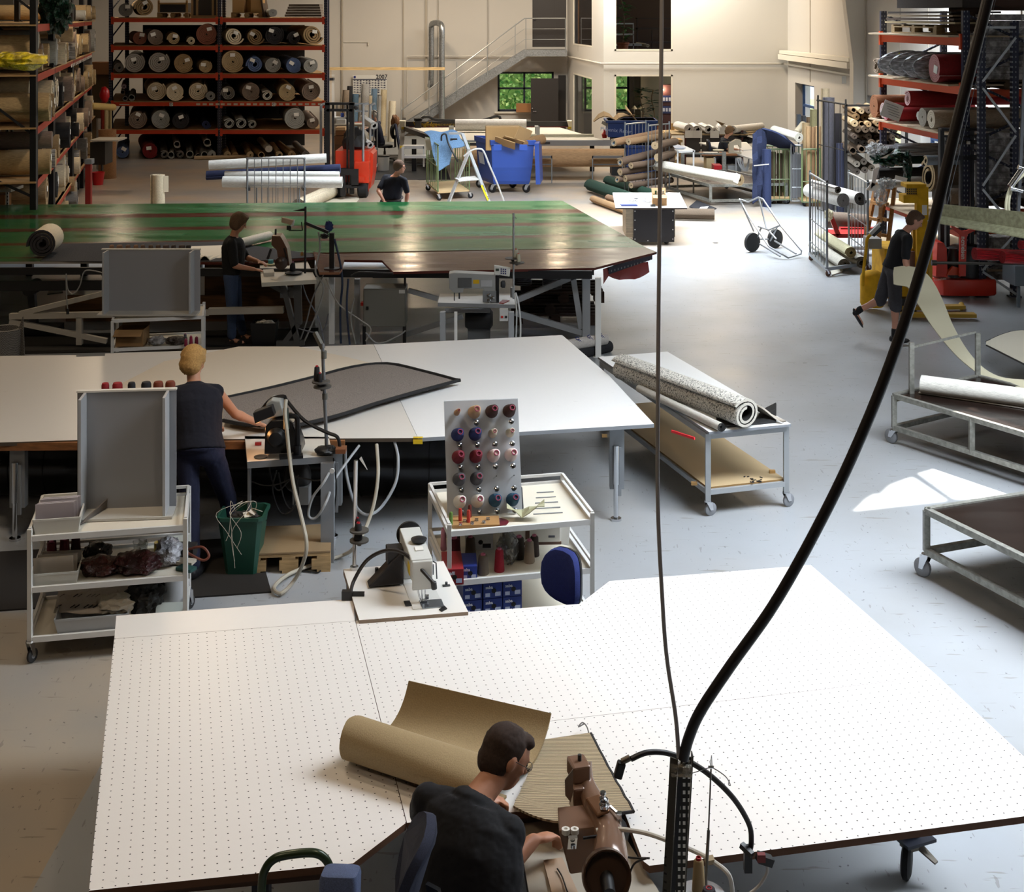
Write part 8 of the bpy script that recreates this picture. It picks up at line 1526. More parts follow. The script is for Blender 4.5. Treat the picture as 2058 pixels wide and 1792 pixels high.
# red pallet truck and brown roll behind the cage, wooden ladder
th=thing('pallet_truck','red hand pallet truck behind the open wire roll cage','pallet truck',G(1700,500));D=23.8;bxs(th,'fork',M('9c1a18',.4),[(1672,1750,470,478,D,.5),(1690,1760,458,464,D+.6,.15)]);poly(th,'tiller',M('9c1a18',.4),[(1664,430),(1674,432),(1690,472),(1682,476)],D,.06);mb=blob(Q(1666,432,D),(.07,.07,.1),1,.4,3,3);part('wrapped_handle',mb,M('d9d4b8',.4),th)
a=Q(1730,443,24.3);roll(Q(1745,447,24.6),Q(1660,440,24.8),.17,'tight','5e5044','dark brown wrapped roll lying on the red hand pallet truck')
for i,(x0,x1)in enumerate(((1752,1772),(1770,1800))):t_=thing('wooden_trestle',['tall wooden trestle ladder behind the yellow stacker','second wooden trestle leg near the yellow stacker'][i],'trestle',(QX(x0,23),23.2,0));mb=MB();WD=M('a8743c',.7,0,'wood');mb.bar(Q(x0-14,490,23.2),Q(x1-6,345,23.4),.06);mb.bar(Q(x0+14,495,22.9),Q(x1+2,345,23.4),.06);part('rail',mb,WD,t_);mb=MB();[mb.bar(Q(x0-10+k*5,470-k*32,23.2),Q(x0+14,474-k*32,22.95),.05)for k in range(4)];part('rung',mb,WD,t_)
# goods in the lower levels of the right rack
N_=V((.9,.1,0)).normalized()
for x,y,r_,k,h,D_,L_,lb,hh in((1765,300,.09,'tight','7a7a7c',22.9,2.2,'long roll in clear film sticking out of the right rack',None),(1800,300,.12,'tight','6e6f74',22.7,2.0,'grey roll in glossy film below the clear one',None),(1762,348,.11,'tight','1d1714',22.9,1.9,'black-brown roll in the lower right rack','2b211b'),(1780,320,.09,'tight','1c3a2c',23,1.9,'dark green wrapped roll in the right rack',None),(1818,366,.1,'loose','b9b4ac',22.5,1.6,'pale grey roll with white paper in the lower right rack','8a857e'),(1865,355,.3,'loose','6e6050',22.2,1.3,'big speckled brown carpet fold with cream edge in the right rack','b39a74'),(1882,392,.2,'tight','6f6a66',22.0,1.3,'grey roll low in the right rack behind the yellow mast',None),(1745,370,.08,'loose','c9c4bc',23.2,1.3,'white-grey open roll beside the trestle','55504c'),(1905,395,.14,'mid','8d8378',21.7,1.2,'taupe roll low in the right rack near the black mast','5e564e'),(1860,323,.09,'loose','8fa0b0',22.0,1.0,'blue-lined curled end above the big speckled fold','c0ab88')):
 p=Q(x,y,D_);roll(p,p+N_*L_,r_,k,h,lb,h2=hh,h3='1f1b18' if k!='tight' else None,mat=M('98989c',.25,0,'wrap')if 'film' in lb else None,name='carpet_roll')
for i,(x,y,s,h,lb)in enumerate(((1762,300,(.16,.25,.1),'b9bbbc','crumpled clear plastic at the end of the long roll'),(1788,318,(.28,.2,.13),'16382a','dark green crinkled plastic hanging in the right rack'),(1770,392,(.1,.12,.16),'b0b2b2','clear plastic bag hanging above the yellow stacker'),(1782,368,(.13,.12,.09),'a3a5a6','crumpled clear film beside the white paper'),(1824,340,(.06,.1,.3),'14342a','narrow green plastic strip hanging in the right rack'))):
 mb=blob(Q(x,y,22.3),s,i+2,.45,3,4);solo('crinkled_plastic',mb,M(h,.25,0,'wrap' if i in(1,4)else 'film',a=.7)if i not in(1,4)else M(h,.25,0,'wrap'),lb,'plastic')
for i,(pts,lb)in enumerate((([(1768,318),(1796,305),(1800,296),(1782,318)],'white sheet hanging from the roll in clear film'),([(1755,340),(1768,335),(1758,372),(1750,380)],'curled white paper at the end of the black-brown roll'),([(1800,352),(1824,358),(1822,366),(1798,360)],'white sheet lying on the grey roll'),([(1740,382),(1752,366),(1770,374),(1760,384)],'white folded paper above the trestle'))):mb=MB();mb.ext([Q(x,y,22.1)for x,y in pts],(0,.01,0));solo('paper_sheet',mb,PAPER,lb,'paper')
# yellow stacker
th=thing('stacker','worn yellow walk-behind stacker next to the man in shorts','stacker',G(1830,632));YM=M('cc9c18',.45,0,'carpet',sc=9,c=.6);D=19.3
bxs(th,'mast',YM,[(1843,1866,376,600,D,.12)]);bxs(th,'mast_top',YM,[(1816,1846,392,408,D-.02,.25),(1822,1862,370,378,D,.3)]);bxs(th,'grille',M('a07c14',.5,0,'perf',p=.03,px=.03,h2='1f1a0c',wz=.3,wx=.3),[(1822,1843,378,394,D+.02,.02)])
bxs(th,'side_channel',M('b0881a',.5),[(1835,1842,440,500,D+.1,.1),(1866,1874,505,570,D-.02,.25)])
bxs(th,'body',YM,[(1778,1850,500,600,D+.15,.7)]);bxs(th,'brown_carton',M('7a5648',.8),[(1820,1850,505,545,D+.1,.2)])
mb=MB();c=V((QX(1757,D),D,0));mb.lathe(c+V((0,.1,.06)),[(.15,0),(.17,.04),(.17,.42),(.15,.46),(.08,.5),(.0,.51)],20);part('motor_cover',mb,YM,th,True)
tubep(th,'tiller',YM,[(1734,575,D-.05),(1736,540,D-.05),(1741,500,D-.05),(1743,480,D),(1752,470,D),(1764,467,D+.1)],.022);poly(th,'tiller_head',M('17171a',.4),[(1748,470),(1772,448),(1780,456),(1757,476)],D-.02,.12);poly(th,'grip',M('b8b9b6',.4),[(1748,468),(1766,450),(1770,455),(1752,473)],D-.06,.04)
bxs(th,'battery',M('8d8a84',.5),[(1745,1772,480,500,D+.2,.3)])
mb=MB();mb.bar(G(1810,618,.06),G(1937,616,.06),.14,.05);mb.bar(G(1812,632,.06),G(1960,633,.06),.14,.05);mb.cyl(G(1932,612,.05),G(1932,618,.05),.04,n=10);part('fork',mb,M('a8821a',.5),th);bxs(th,'black_base',BLACK,[(1800,1842,600,634,D,.4)])
mb=MB();mb.bx(QX(1853,D),QX(1863,D),D-.004,D,ZY(432,D),ZY(412,D));part('warning_sign',mb,M('dcd8d4',.5),th)
# red electric pallet truck
th=thing('pallet_truck','red and black electric pallet truck under the steel channel','pallet truck',G(1945,590));RT=M('c8321f',.3);D=20.2
mb=MB();rg=lambda z,s:[V((QX(1944,D)+a*.46*s,D+.35+b*.34*s,z))for a,b in((-1,.9),(-.98,-.4),(-.75,-.95),(-.4,-1),(.7,-1),(.98,-.85),(1,-.5),(1,.9))]
mb.loft([rg(.03,.96),rg(.06,1),rg(.24,1),rg(.27,.97)]);part('chassis',mb,RT,th,True)
mb=MB();mb.lathe(V((QX(1960,D),D+.4,.27)),[(.3,0),(.31,.3),(.29,.4),(.2,.45),(0,.46)],24);part('motor_cover',mb,M('151517',.3),th,True)
mb=MB();mb.ext([Q(1881,556,D),Q(1905,556,D),Q(1903,500,D),Q(1897,488,D),Q(1884,487,D)],(0,.4,0));part('side_cover',mb,RT,th,True)
mb=MB();mb.lathe(Q(1916,556,D+.1)-V((0,0,.0)),[(.1,0),(.1,.2),(.06,.42),(0,.43)],16);part('black_cover',mb,M('232325',.3),th,True)
mb=MB();mb.ext([Q(1903,553,D-.03),Q(1938,553,D-.03),Q(1932,540,D-.03),Q(1915,535,D-.03)],(0,.12,0));part('front_cover',mb,M('c4481f',.35),th,True)
poly(th,'tiller',RT,[(1928,555),(1941,555),(1943,478),(1946,470),(1966,460),(1964,455),(1944,463),(1934,464),(1918,455),(1912,448),(1912,458),(1928,472),(1930,480)],D-.1,.05)
text('ncnielsen',.09,frame_mx(Q(1936,498,D-.105),(0,0,-1),(1,0,0)),M('e8e2de'),th,bold=True);text('ncnielsen',.05,frame_mx(Q(1889,561,D-.02),(1,0,.1),(0,0,1)),M('e8e2de'),th);text('Linde',.09,frame_mx(Q(1980,530,D+.08),(1,0,0),(0,0,1)),M('b9b9bb'),th,bold=True);text('L 10',.07,frame_mx(Q(1980,541,D+.08),(1,0,0),(0,0,1)),M('b9b9bb'),th)
# black stacker mast
th=thing('stacker_mast','tall black forklift mast standing in front of the right rack','forklift',(QX(1940,20.7),20.6,0));D=20.6;BM=M('17181d',.45,.2)
bxs(th,'mast_channel',BM,[(1890,1898,260,520,D,.12),(1902,1909,275,520,D+.1,.1),(1976,1987,268,520,D,.12),(1964,1971,275,520,D+.1,.1)]);bxs(th,'mast_crossbar',BM,[(1892,1998,258,263,D-.02,.15),(1900,1985,282,290,D+.05,.08),(1900,1985,312,322,D+.05,.08),(1898,1980,272,276,D+.05,.08)])
bxs(th,'lift_cylinder',M('26262b',.3,.5),[(1930,1938,262,520,D+.06,.08),(1950,1958,262,520,D+.1,.08)]);bxs(th,'white_scale',M('c9c9c6',.5),[(1887.5,1892,377,399,D-.01,.008)]);bxs(th,'white_sign',M('d6d6d4',.5),[(1944,1950,284,290,D-.0,.04)])
bxs(th,'base',M('131316',.5),[(1888,1990,520,560,D+.3,.25)])
# steel channel with hoses hanging at the right edge
D=14.0;th=thing('steel_channel','long greenish galvanised steel channel hanging at the right edge','channel',Q(1960,440,D));CH_=M('9c9c80',.35,.5,'galv')
mb=MB();A=Q(1879,422,D+.4);B=Q(2075,446,D-.6);d=B-A;n_=V((d.y,-d.x,0)).normalized()
mb.ext([A+V((0,0,.07)),A+n_*.0+V((0,0,-.05)),B+V((0,0,-.08)),B+V((0,0,.09))],-n_*.012);mb.ext([A+V((0,0,-.05)),A+n_*.12+V((0,0,-.1)),B+n_*.12+V((0,0,-.14)),B+V((0,0,-.08))],V((0,0,-.012)));part('web',mb,CH_,th)
for k in(0,1):tubep(th,'hose',M('c2bfa4',.4),[(2030+k*6,452,D-.3),(2022+k*6,425,D-.3),(2024+k*5,395,D-.3),(2036+k*4,368,D-.3),(2062+k*3,345,D-.3)],.014)
mb=MB();mb.cyl(Q(2030,378,D-.35),Q(2055,384,D-.35),.022,n=10);mb.cyl(Q(2046,335,D-.3),Q(2075,345,D-.3),.025,n=10);mb.cyl(Q(2030,375,D-.3),Q(2056,338,D-.3),.03,n=10);part('cylinder',mb,CHROME,th,True);mb=MB();mb.bar(Q(2045,455,D-.3),V((Q(2075,300,D).x,D-.2,7.0)),.03);mb.bar(Q(1900,425,D+.3),V((Q(2120,-200,D).x,D,6.9)),.006);part('hanger',mb,DGREY,th)
D=17.0;th=thing('spreader_rod','long black steel rod holding the red wrapped rolls','rod',Q(1950,528,D));mb=MB();mb.cyl(Q(1875,528,D),Q(2110,530,D),.018,n=8);mb.bar(V((QX(2108,D),D,0)),Q(2108,530,D),.06);mb.cyl(Q(1872,528,D),Q(1882,528,D),.035,n=10);part('rod',mb,M('2a2620',.4,.5),th,True)
RW_=M('b00f1c',.28,0,'wrap',sc=8)
for i,(x,y,x1,lb)in enumerate(((1958,509,2060,'left roll in glossy red plastic on the black rod'),(2014,516,2110,'right roll in glossy red plastic at the picture edge'),(2050,491,2120,'upper roll in glossy red plastic, mostly outside the picture'))):p=Q(x,y,17.0-.15*i);roll(p,Q(x1,y+5,17.1-.15*i),.085 if i<2 else.06,'tight','b00f1c',lb,mat=RW_,h2='8c0a14',name='wrapped_roll',group='red wrapped rolls')
mb=MB();q=G(2050,590,0);mb.bx(QX(2040,19.5),QX(2085,19.5),19.5,20,ZY(575,19.5),ZY(535,19.5));mb.bar(V((QX(2052,19.5),19.6,0)),V((QX(2052,19.5),19.6,.3)),.04);solo('grey_crate',mb,M('6c7680',.5),'grey metal crate on a wheel at the right edge below the red rolls','crate')
# wall lamp, plants, office details
bxs(thing('wall_sensor','small white box lamp fixed on the column of the right wall','fixture',Q(1696,160,33.1)),'case',M('bdb9ae',.5),[(1692,1701,153,168,33.0,.12)])
def plant(name,label,c,h,leafs,seed,pot=True,leafm='3c7a34'):
 rq=random.Random(seed);th=thing(name,label,'plant',c);mb=MB();C=V(c)
 if pot:mb.lathe(C,[(.13,0),(.18,.3),(.2,.31),(.2,.36),(.17,.36),(.15,.3)],18);part('pot',mb,M('a0603c',.8),th,True)
 mb=MB();mb.tube(spl([C+V((0,0,.3)),C+V((.04,0,h*.5)),C+V((-.05,0,h*.8)),C+V((0,0,h))],4),.02,6);part('stem',mb,M('7a6248',.8),th,True)
 mb=MB()
 for _ in range(leafs):
  b=C+V((rq.uniform(-.05,.05),0,.45+rq.uniform(0,h-.4)));a=rq.uniform(0,6.3);L_=rq.uniform(.2,.42);d=V((math.cos(a),math.sin(a),rq.uniform(-.3,.5)));s=V((-d.y,d.x,0))*.06;e=b+d*L_
  mb.add([b,b+d*L_*.5+s,e-V((0,0,.05)),b+d*L_*.5-s],[(0,1,2,3)])
 part('leaves',mb,M(leafm,.5),th);return th
plant('potted_plant','tall leafy plant in a clay pot behind the upstairs office window',(QX(1253,42),42.2,2.96),2.2,60,1)
plant('potted_plant','broad-leaved plant on the floor behind the lower office window, left',(QX(1290,43),43,.35),1.5,40,2,True,'2c4a2a');plant('potted_plant','thin dark plant behind the lower office window, right',(QX(1314,43),43.2,.3),1.5,30,3,True,'26402a')
th=thing('binder_shelf','dark bookcase with white-backed binders behind the lower office window','bookcase',(QX(1341,45),45.2,0));bxs(th,'case',M('4a2622',.6),[(1329,1352,170,262,45.3,.3)]);bxs(th,'binders',M('26305c',.5),[(1331,1350,192,205,45.25,.05),(1331,1350,213,228,45.25,.05)])
bxs(th,'binder_label',M('c9c9d2',.6),[(1332+i*6,1336+i*6,196,203,45.24,.01)for i in range(3)]+[(1332+i*6,1336+i*6,217,224,45.24,.01)for i in range(3)])
th=thing('metal_shelf','white metal shelf frame upstairs beside the tall plant','shelf',(QX(1262,43),43,2.96));bxs(th,'frame',M('c9c9c6',.5),[(1272,1274,48,98,43,.05),(1238,1274,46,49,43,.05),(1238,1274,68,71,43,.4),(1238,1290,88,92,43,.4)]);bxs(thing('dark_shelf','dark shelving with boxes in the upstairs room','shelf',(QX(1310,44),44.5,2.96)),'frame',M('3a2c22',.7),[(1280,1282,36,100,44.5,.1),(1280,1350,56,59,44.5,.5),(1280,1350,36,38,44.5,.5),(1282,1350,84,87,44.5,.5),(1310,1312,60,100,44.5,.1)])
roll(Q(1302,92,43.3),Q(1280,88,44),.06,'loose','c9b89a','beige paper roll lying upstairs beside the white shelf frame',name='paper_roll')
for i,x in enumerate((1275,1289)):mb=MB();mb.lathe(Q(x,219,43.6),[(.02,.1),(.1,0),(.09,0),(.01,.09)],14);mb.cyl(Q(x,226,43.6),Q(x,218,43.6),.01,n=6);solo('desk_lamp',mb,M('e8d8b0',.5),f'{["left", "right"][i]} small desk lamp behind the lower office window','lamp')
carton('carton',(dr(1053),47.75,.78),(.55,.25,.3),0,'brown box on the sill of the window beside the dark door',h='a8764a')
# blue containers behind the brown roll pile
for i,(x0,x1,y0,y1,D_,lb)in enumerate(((1218,1322,242,276,35.5,'upper blue plastic container overflowing with brown carpet scraps'),(1255,1322,292,322,35.0,'lower blue plastic container behind the brown roll pile'))):
 th=thing('blue_container',lb,'container',(QX((x0+x1)/2,D_),D_,0));mb=MB();mb.bx(QX(x0+4,D_),QX(x1-2,D_),D_,D_+.9,ZY(y1,D_)if i==0 else.0,ZY(y0,D_));mb.bx(QX(x0,D_),QX(x1,D_),D_-.04,D_+.94,ZY(y0+5,D_),ZY(y0,D_));part('body',mb,M('24407e',.4),th)
 if i==0:text('Phoenix Retur',.14,frame_mx(Q(1238,262,D_-.005),(1,0,-.1),(0,0,1)),M('aab8dc'),th);mb=MB();mb.bx(QX(1230,D_),QX(1318,D_),D_+.1,D_+.8,.0,ZY(276,D_));part('stand',mb,M('30302f',.6),th)
for i,(x,y,r1,h,lb)in enumerate(((1215,243,.1,'a9906c','curved brown scrap at the left rim'),(1255,238,.9,'b59a74','pointed tan scrap standing up'),(1280,238,-.5,'c2a880','wide tan scrap at the right'),(1268,252,.3,'bfa27a','triangular tan scrap hanging over the front'),(1232,240,-.2,'8d8a86','grey scrap lying at the back'))):
 mb=MB();q=Q(x,y,35.6);g=[[q+V((-.28+.14*a,.1*b,.12*math.sin(a*.8+i)*(1+.3*b)+r1*.12*(a-2)))for b in range(4)]for a in range(5)];mb.sheet(g,.02);solo('carpet_scrap',mb,M(h,.9),lb+' of the upper blue container','scrap',group='scraps in the blue container')
mb=MB();mb.lathe(G(1215,277,.9)+V((0,0,0)),[(.06,0),(.08,.1),(.03,.16),(.02,.22)],12);solo('red_bottle',mb,M('c02418',.4),'small red bottle at the corner of the cutting machine','bottle',smooth=True)
# == people
def fuse(name,mb,vox,it,mat,parent,noisy=0):
 me=bpy.data.meshes.new('t');me.from_pydata([V(v)for v in mb.v],[],mb.f);bm=bmesh.new();bm.from_mesh(me);bmesh.ops.recalc_face_normals(bm,faces=bm.faces);bm.to_mesh(me);bm.free()
 o=bpy.data.objects.new('t',me);COL.objects.link(o);m=o.modifiers.new('r','REMESH');m.mode='VOXEL';m.voxel_size=vox
 s=o.modifiers.new('s','SMOOTH');s.factor=.5;s.iterations=it
 dg=bpy.context.evaluated_depsgraph_get();dg.update();out=bpy.data.meshes.new_from_object(o.evaluated_get(dg));bpy.data.objects.remove(o)
 off=INV.get(parent.name,V((0,0,0)))if parent else V((0,0,0))
 for v in out.vertices:
  c=v.co.copy()
  if noisy:c+=v.normal*noisy*(mnoise.noise(c*22)+.6*mnoise.noise(c*60))
  v.co=c-off
 out.materials.clear();out.materials.append(mat);out.polygons.foreach_set('use_smooth',[True]*len(out.polygons));out.name=name
 q=bpy.data.objects.new(name,out);COL.objects.link(q);q.parent=parent;INV[q.name]=off;return q
def cap(mb,p,q,r1,r2,n=14):
 p=V(p);q=V(q);L=(q-p).length;mb.lathe(p,[(.01,-r1),(r1*.6,-r1*.8),(r1*.9,-r1*.4),(r1,0),(r2,L),(r2*.9,L+r2*.4),(r2*.6,L+r2*.8),(.01,L+r2)],n,q-p);return mb
def ell(mb,c,s,X=(1,0,0),Y=(0,1,0),Z=(0,0,1),n=14):
 c=V(c);rs=[]
 for i in range(1,9):a=math.pi*i/9-math.pi/2;rs.append([c+V(Z)*s[2]*math.sin(a)+V(X)*s[0]*math.cos(a)*math.cos(t)+V(Y)*s[1]*math.cos(a)*math.sin(t)for t in(2*math.pi*k/n for k in range(n))])
 return mb.loft(rs)
def hand(mb,w_,d,nrm,side,curl=.5,k=1.0):
 d=V(d).normalized();nrm=V(nrm);nrm=(nrm-d*nrm.dot(d)).normalized();s=d.cross(nrm)*side
 ell(mb,V(w_)+d*.045*k,(.038*k,.052*k,.017*k),s,d,nrm)
 for i,(u,L)in enumerate(((-.028,.033),(-.01,.038),(.009,.036),(.026,.029))):
  b=V(w_)+d*.085*k+s*u*k;a=curl*.6;d1=(d*math.cos(a)-nrm*math.sin(a));a2=curl*1.5;d2=(d*math.cos(a2)-nrm*math.sin(a2));m=b+d1*L*k;cap(mb,b,m,.0088*k,.0082*k,8);cap(mb,m,m+d2*L*.85*k,.0082*k,.007*k,8)
 b=V(w_)+d*.02*k-s*.03*k;t1=(d*.7-s*.7-nrm*.2*curl).normalized();m=b+t1*.04*k;cap(mb,b,m,.012*k,.0095*k,8);cap(mb,m,m+(d*.85-s*.25-nrm*.4*curl).normalized()*.028*k,.009*k,.008*k,8)
def person(label,J,st,vox=.012):
 """J: joints in metres; st: looks. One fused body, hair and clothes as children."""
 g=lambda k:V(J[k]);th=thing('person',label,'person',(g('pel').x,g('pel').y,0));K=st.get('k',1.0);skin=M(st.get('skin','b98468'),.55)
 r_=(g('shR')-g('shL')).normalized();up=(g('neck')-g('pel')).normalized();fw=up.cross(r_).normalized()
 body=MB();hc=g('head');f=V(J['face']).normalized();u=V(J.get('hup',(0,0,1)));u=(u-f*u.dot(f)).normalized();rr_=f.cross(u)
 def torso(mb,e,top=1.0,bot=0.0):
  rs=[]
  for t,w_,d_ in((-.06,.13,.1),(0,.168,.12),(.22,.15,.108),(.45,.16,.115),(.7,.178,.118),(.86,.165,.095),(.95,.1,.07),(1.0,.062,.056)):
   if t>top or t<bot:continue
   w_=(w_*st.get('wide',1)+e)*K;d_=(d_*st.get('deep',1)+e)*K;c=g('pel')+(g('neck')-g('pel'))*t+fw*.01;rs.append([c+r_*math.cos(a)*w_+fw*math.sin(a)*d_ for a in(2*math.pi*i/20 for i in range(20))])
  mb.loft(rs)
 torso(body,-.012);cap(body,g('neck')-up*.04,hc-u*.05,.055*K,.05*K)
 ell(body,hc+u*.012,(.073*K,.09*K,.1*K),rr_,f,u);ell(body,hc+f*.03-u*.055,(.052*K,.055*K,.06*K),rr_,f,u);ell(body,hc+f*.058-u*.088,(.024*K,.02*K,.018*K),rr_,f,u)
 cap(body,hc+f*.087+u*.012,hc+f*.106-u*.024,.008,.013,8);cap(body,hc+f*.078+rr_*.035+u*.026,hc+f*.078-rr_*.035+u*.026,.011,.011,8);cap(body,hc+f*.076+rr_*.018-u*.055,hc+f*.076-rr_*.018-u*.055,.009,.009,8)
 for s in(-1,1):ell(body,hc+rr_*s*.076*K-u*.006-f*.008,(.009,.019,.032),rr_,f,u);ell(body,hc+rr_*s*.04+f*.06-u*.02,(.022,.02,.02),rr_,f,u)
 for s in 'LR':
  a,b,c=g('sh'+s),g('el'+s),g('wr'+s);cap(body,g('neck')-up*.07,a,.055*K,.052*K);cap(body,a,b,.045*K,.038*K);cap(body,b,c,.04*K,.027*K);cap(body,b+(c-b)*.2,b+(c-b)*.4,.042*K,.036*K)
  hd=V(J.get('hd'+s,c-b));hand(body,c+hd.normalized()*.012,hd,J.get('hn'+s,(0,0,1)),1 if s=='R' else-1,st.get('curl',.6),K)
  h,k_,n=g('hp'+s),g('kn'+s),g('an'+s);cap(body,h,k_,.078*K,.052*K);cap(body,k_,n,.05*K,.034*K);cap(body,k_+(n-k_)*.2-fw*.012,k_+(n-k_)*.42-fw*.008,.052*K,.042*K)
  fd=V(J.get('ft'+s,fw));fd.z=J.get('fz'+s,-.15);fd.normalize();cap(body,n-V((0,0,.03)),n+fd*.15-V((0,0,.035)),.034*K,.026*K)
 fuse('body',body,vox,4,skin,th)
 sh=MB();torso(sh,.016,.95);ell(sh,g('neck')-up*.02,(.078*K,.072*K,.035*K),r_,fw,up);sl=st.get('sleeve',.8)
 for s in 'LR':
  a,b=g('sh'+s),g('el'+s);cap(sh,g('neck')-up*.06,a-up*.005,.062*K,.06*K)
  if sl>0:cap(sh,a,a+(b-a)*sl,.062*K,.056*K)
  else:cap(sh,a-(a-g('neck'))*.2-up*.02,a-(a-g('neck'))*.1-up*.05,.055*K,.05*K)
 if sl>1:
  for s in 'LR':cap(sh,g('el'+s),g('el'+s)+(g('wr'+s)-g('el'+s))*.85,.054,.04)
 fuse('shirt',sh,vox,5,M(st.get('shirt','14162a'),.9,0,'cloth',sc=160),th,.003)
 tr=MB();torso(tr,.012,.2,-.06);tl=st.get('legs',.93)
 for s in 'LR':
  h,k_,n=g('hp'+s),g('kn'+s),g('an'+s);cap(tr,g('pel'),h,.1*K,.1*K)
  if tl>.5:cap(tr,h,k_,.094*K,.07*K);cap(tr,k_,k_+(n-k_)*tl,.068*K,.058*K)
  else:cap(tr,h,k_+(n-k_)*.06,.098*K,.08*K)
 fuse('trousers',tr,vox,5,M(st.get('trousers','2a3450'),.9,0,'cloth',sc=200),th,.004)
 for s in 'LR':
  n=g('an'+s);fd=V(J.get('ft'+s,fw));fd.z=J.get('fz'+s,0);fd.normalize();mb=MB();b=n-V((0,0,.05));ell(mb,b+fd*.06,(.047*K,.135*K,.04*K),fd.cross(V((0,0,1))).normalized(),fd,V((0,0,1)));ell(mb,b-fd*.02+V((0,0,.02)),(.042*K,.05*K,.045*K),fd.cross(V((0,0,1))).normalized(),fd,V((0,0,1)))
  if st.get('shoe')!='sandal':fuse('shoe',mb,.012,2,M('16161a',.5),th)
  else:mb=MB();mb.box(b+fd*.06-V((0,0,.02)),(.08,.25,.02),math.atan2(fd.y,fd.x)-math.pi/2);[mb.cyl(b+fd*q+fd.cross(V((0,0,1)))*.04+V((0,0,.0)),b+fd*q-fd.cross(V((0,0,1)))*.04+V((0,0,.0)),.03,n=10)for q in(.12,.02)];part('sandal',mb,M('1c1818',.6),th)
  if st.get('sock'):mb=MB();cap(mb,n-V((0,0,.02)),n+(g('kn'+s)-n)*.2,.042,.045);fuse('sock',mb,.012,1,M('131316',.9),th)
 hb=MB();hs=st.get('hair','short');e=.012 if hs=='short' else.022
 ell(hb,hc-f*.02+u*.03,(.073+e,.085+e,.086+e),rr_,f,u)
 if hs!='balding':ell(hb,hc-f*.04-u*.02,(.07+e,.06+e,.07+e),rr_,f,u);cap(hb,hc+f*.055+u*.085+rr_*.03,hc+f*.055+u*.085-rr_*.03,.022+e*.5,.022+e*.5)
 if hs=='bob':ell(hb,hc-f*.02-u*.035,(.092,.085,.085),rr_,f,u);[ell(hb,hc+rr_*s*.07-u*.03-f*.0,(.03,.05,.07),rr_,f,u)for s in(-1,1)]
 fuse('hair',hb,.009 if vox<.01 else.012,2,M(st.get('hairc','4a3628'),.85,0,'cloth',sc=120),th,.008 if hs!='short' else.004)
 mb=MB()
 for s in(-1,1):ell(mb,hc+f*.08+rr_*s*.031+u*.008,(.012,.009,.007),rr_,f,u,10)
 part('eyes',mb,M('2a201c',.3),th,True)
 if st.get('glasses'):
  mb=MB()
  for s in(-1,1):
   c=hc+f*.098+rr_*s*.033+u*.006;mb.tube([c+rr_*math.cos(a)*.024+u*math.sin(a)*.016 for a in(2*math.pi*i/16 for i in range(17))],.0016,5);mb.tube([c+rr_*s*.024,c+rr_*s*.042-f*.02,hc+rr_*s*.085-f*.01+u*.012],.0016,5)
  mb.tube([hc+f*.1+rr_*.01+u*.01,hc+f*.1-rr_*.01+u*.01],.0016,5);part('glasses',mb,M('1b1a1c',.3),th,True)
 if st.get('belt'):mb=MB();c=g('pel')+(g('neck')-g('pel'))*.16;mb.tube([c+r_*math.cos(a)*.182*st.get('wide',1)+fw*math.sin(a)*.135*st.get('deep',1)for a in(2*math.pi*i/24 for i in range(25))],.016,6);part('belt',mb,M('241c18',.5),th)
 if st.get('watch'):a=g('wrL');b=g('elL');mb=MB();c=a+(b-a).normalized()*.03;mb.cyl(c,c+(b-a).normalized()*.025,.033,n=14);part('watch',mb,M('c9c6b8',.3,.6),th)
 return th
# foreground man seated at the brown machine
person('seated person in dark navy short-sleeved shirt and glasses sewing at the brown foreground machine',dict(pel=(-.19,5.07,.56),neck=(-.15,5.4,1.13),shL=(-.335,5.47,1.06),shR=(-.01,5.3,1.03),elL=(-.37,5.66,.9),elR=(-.075,5.33,.81),wrL=(-.15,5.76,.88),wrR=(.085,5.53,.86),head=(-.025,5.53,1.2),face=(.8,.28,-.5),hup=(.3,.25,1),hpL=(-.26,5.12,.52),hpR=(-.08,5.05,.52),knL=(-.12,5.52,.56),knR=(.12,5.38,.56),anL=(-.1,5.6,.09),anR=(.14,5.46,.09),hdR=(.75,.6,-.15),hnR=(-.2,.1,1),ftL=(.4,.9,0),ftR=(.4,.9,0)),dict(shirt='05060f',trousers='4a4c5e',hairc='30211a',glasses=True,skin='b07a5e',wide=1.1,curl=1.0,sleeve=.9,k=1.07),.0075)
# blonde woman at the middle table
person('blonde person in sleeveless navy top and jeans swinging a carpet over the middle table',dict(pel=(-2.36,10.35,.9),neck=(-2.45,10.55,1.36),shL=(-2.6,10.5,1.29),shR=(-2.29,10.6,1.28),elL=(-2.62,10.72,1.06),elR=(-2.19,10.82,1.04),wrL=(-2.42,10.95,.93),wrR=(-2.05,11.04,.9),head=(-2.465,10.6,1.505),face=(.3,.9,-.4),hup=(0,.15,1),hpL=(-2.46,10.36,.86),hpR=(-2.27,10.36,.86),knL=(-2.42,10.3,.48),knR=(-2.18,10.5,.48),anL=(-2.37,10.16,.09),anR=(-2.12,10.55,.09),hnR=(0,0,1),ftL=(.2,1,0),ftR=(.3,1,0)),dict(shirt='080a1a',trousers='0f1530',hairc='a8834e',hair='long',skin='c08a6c',sleeve=0,wide=1.08,deep=1.1),.01)
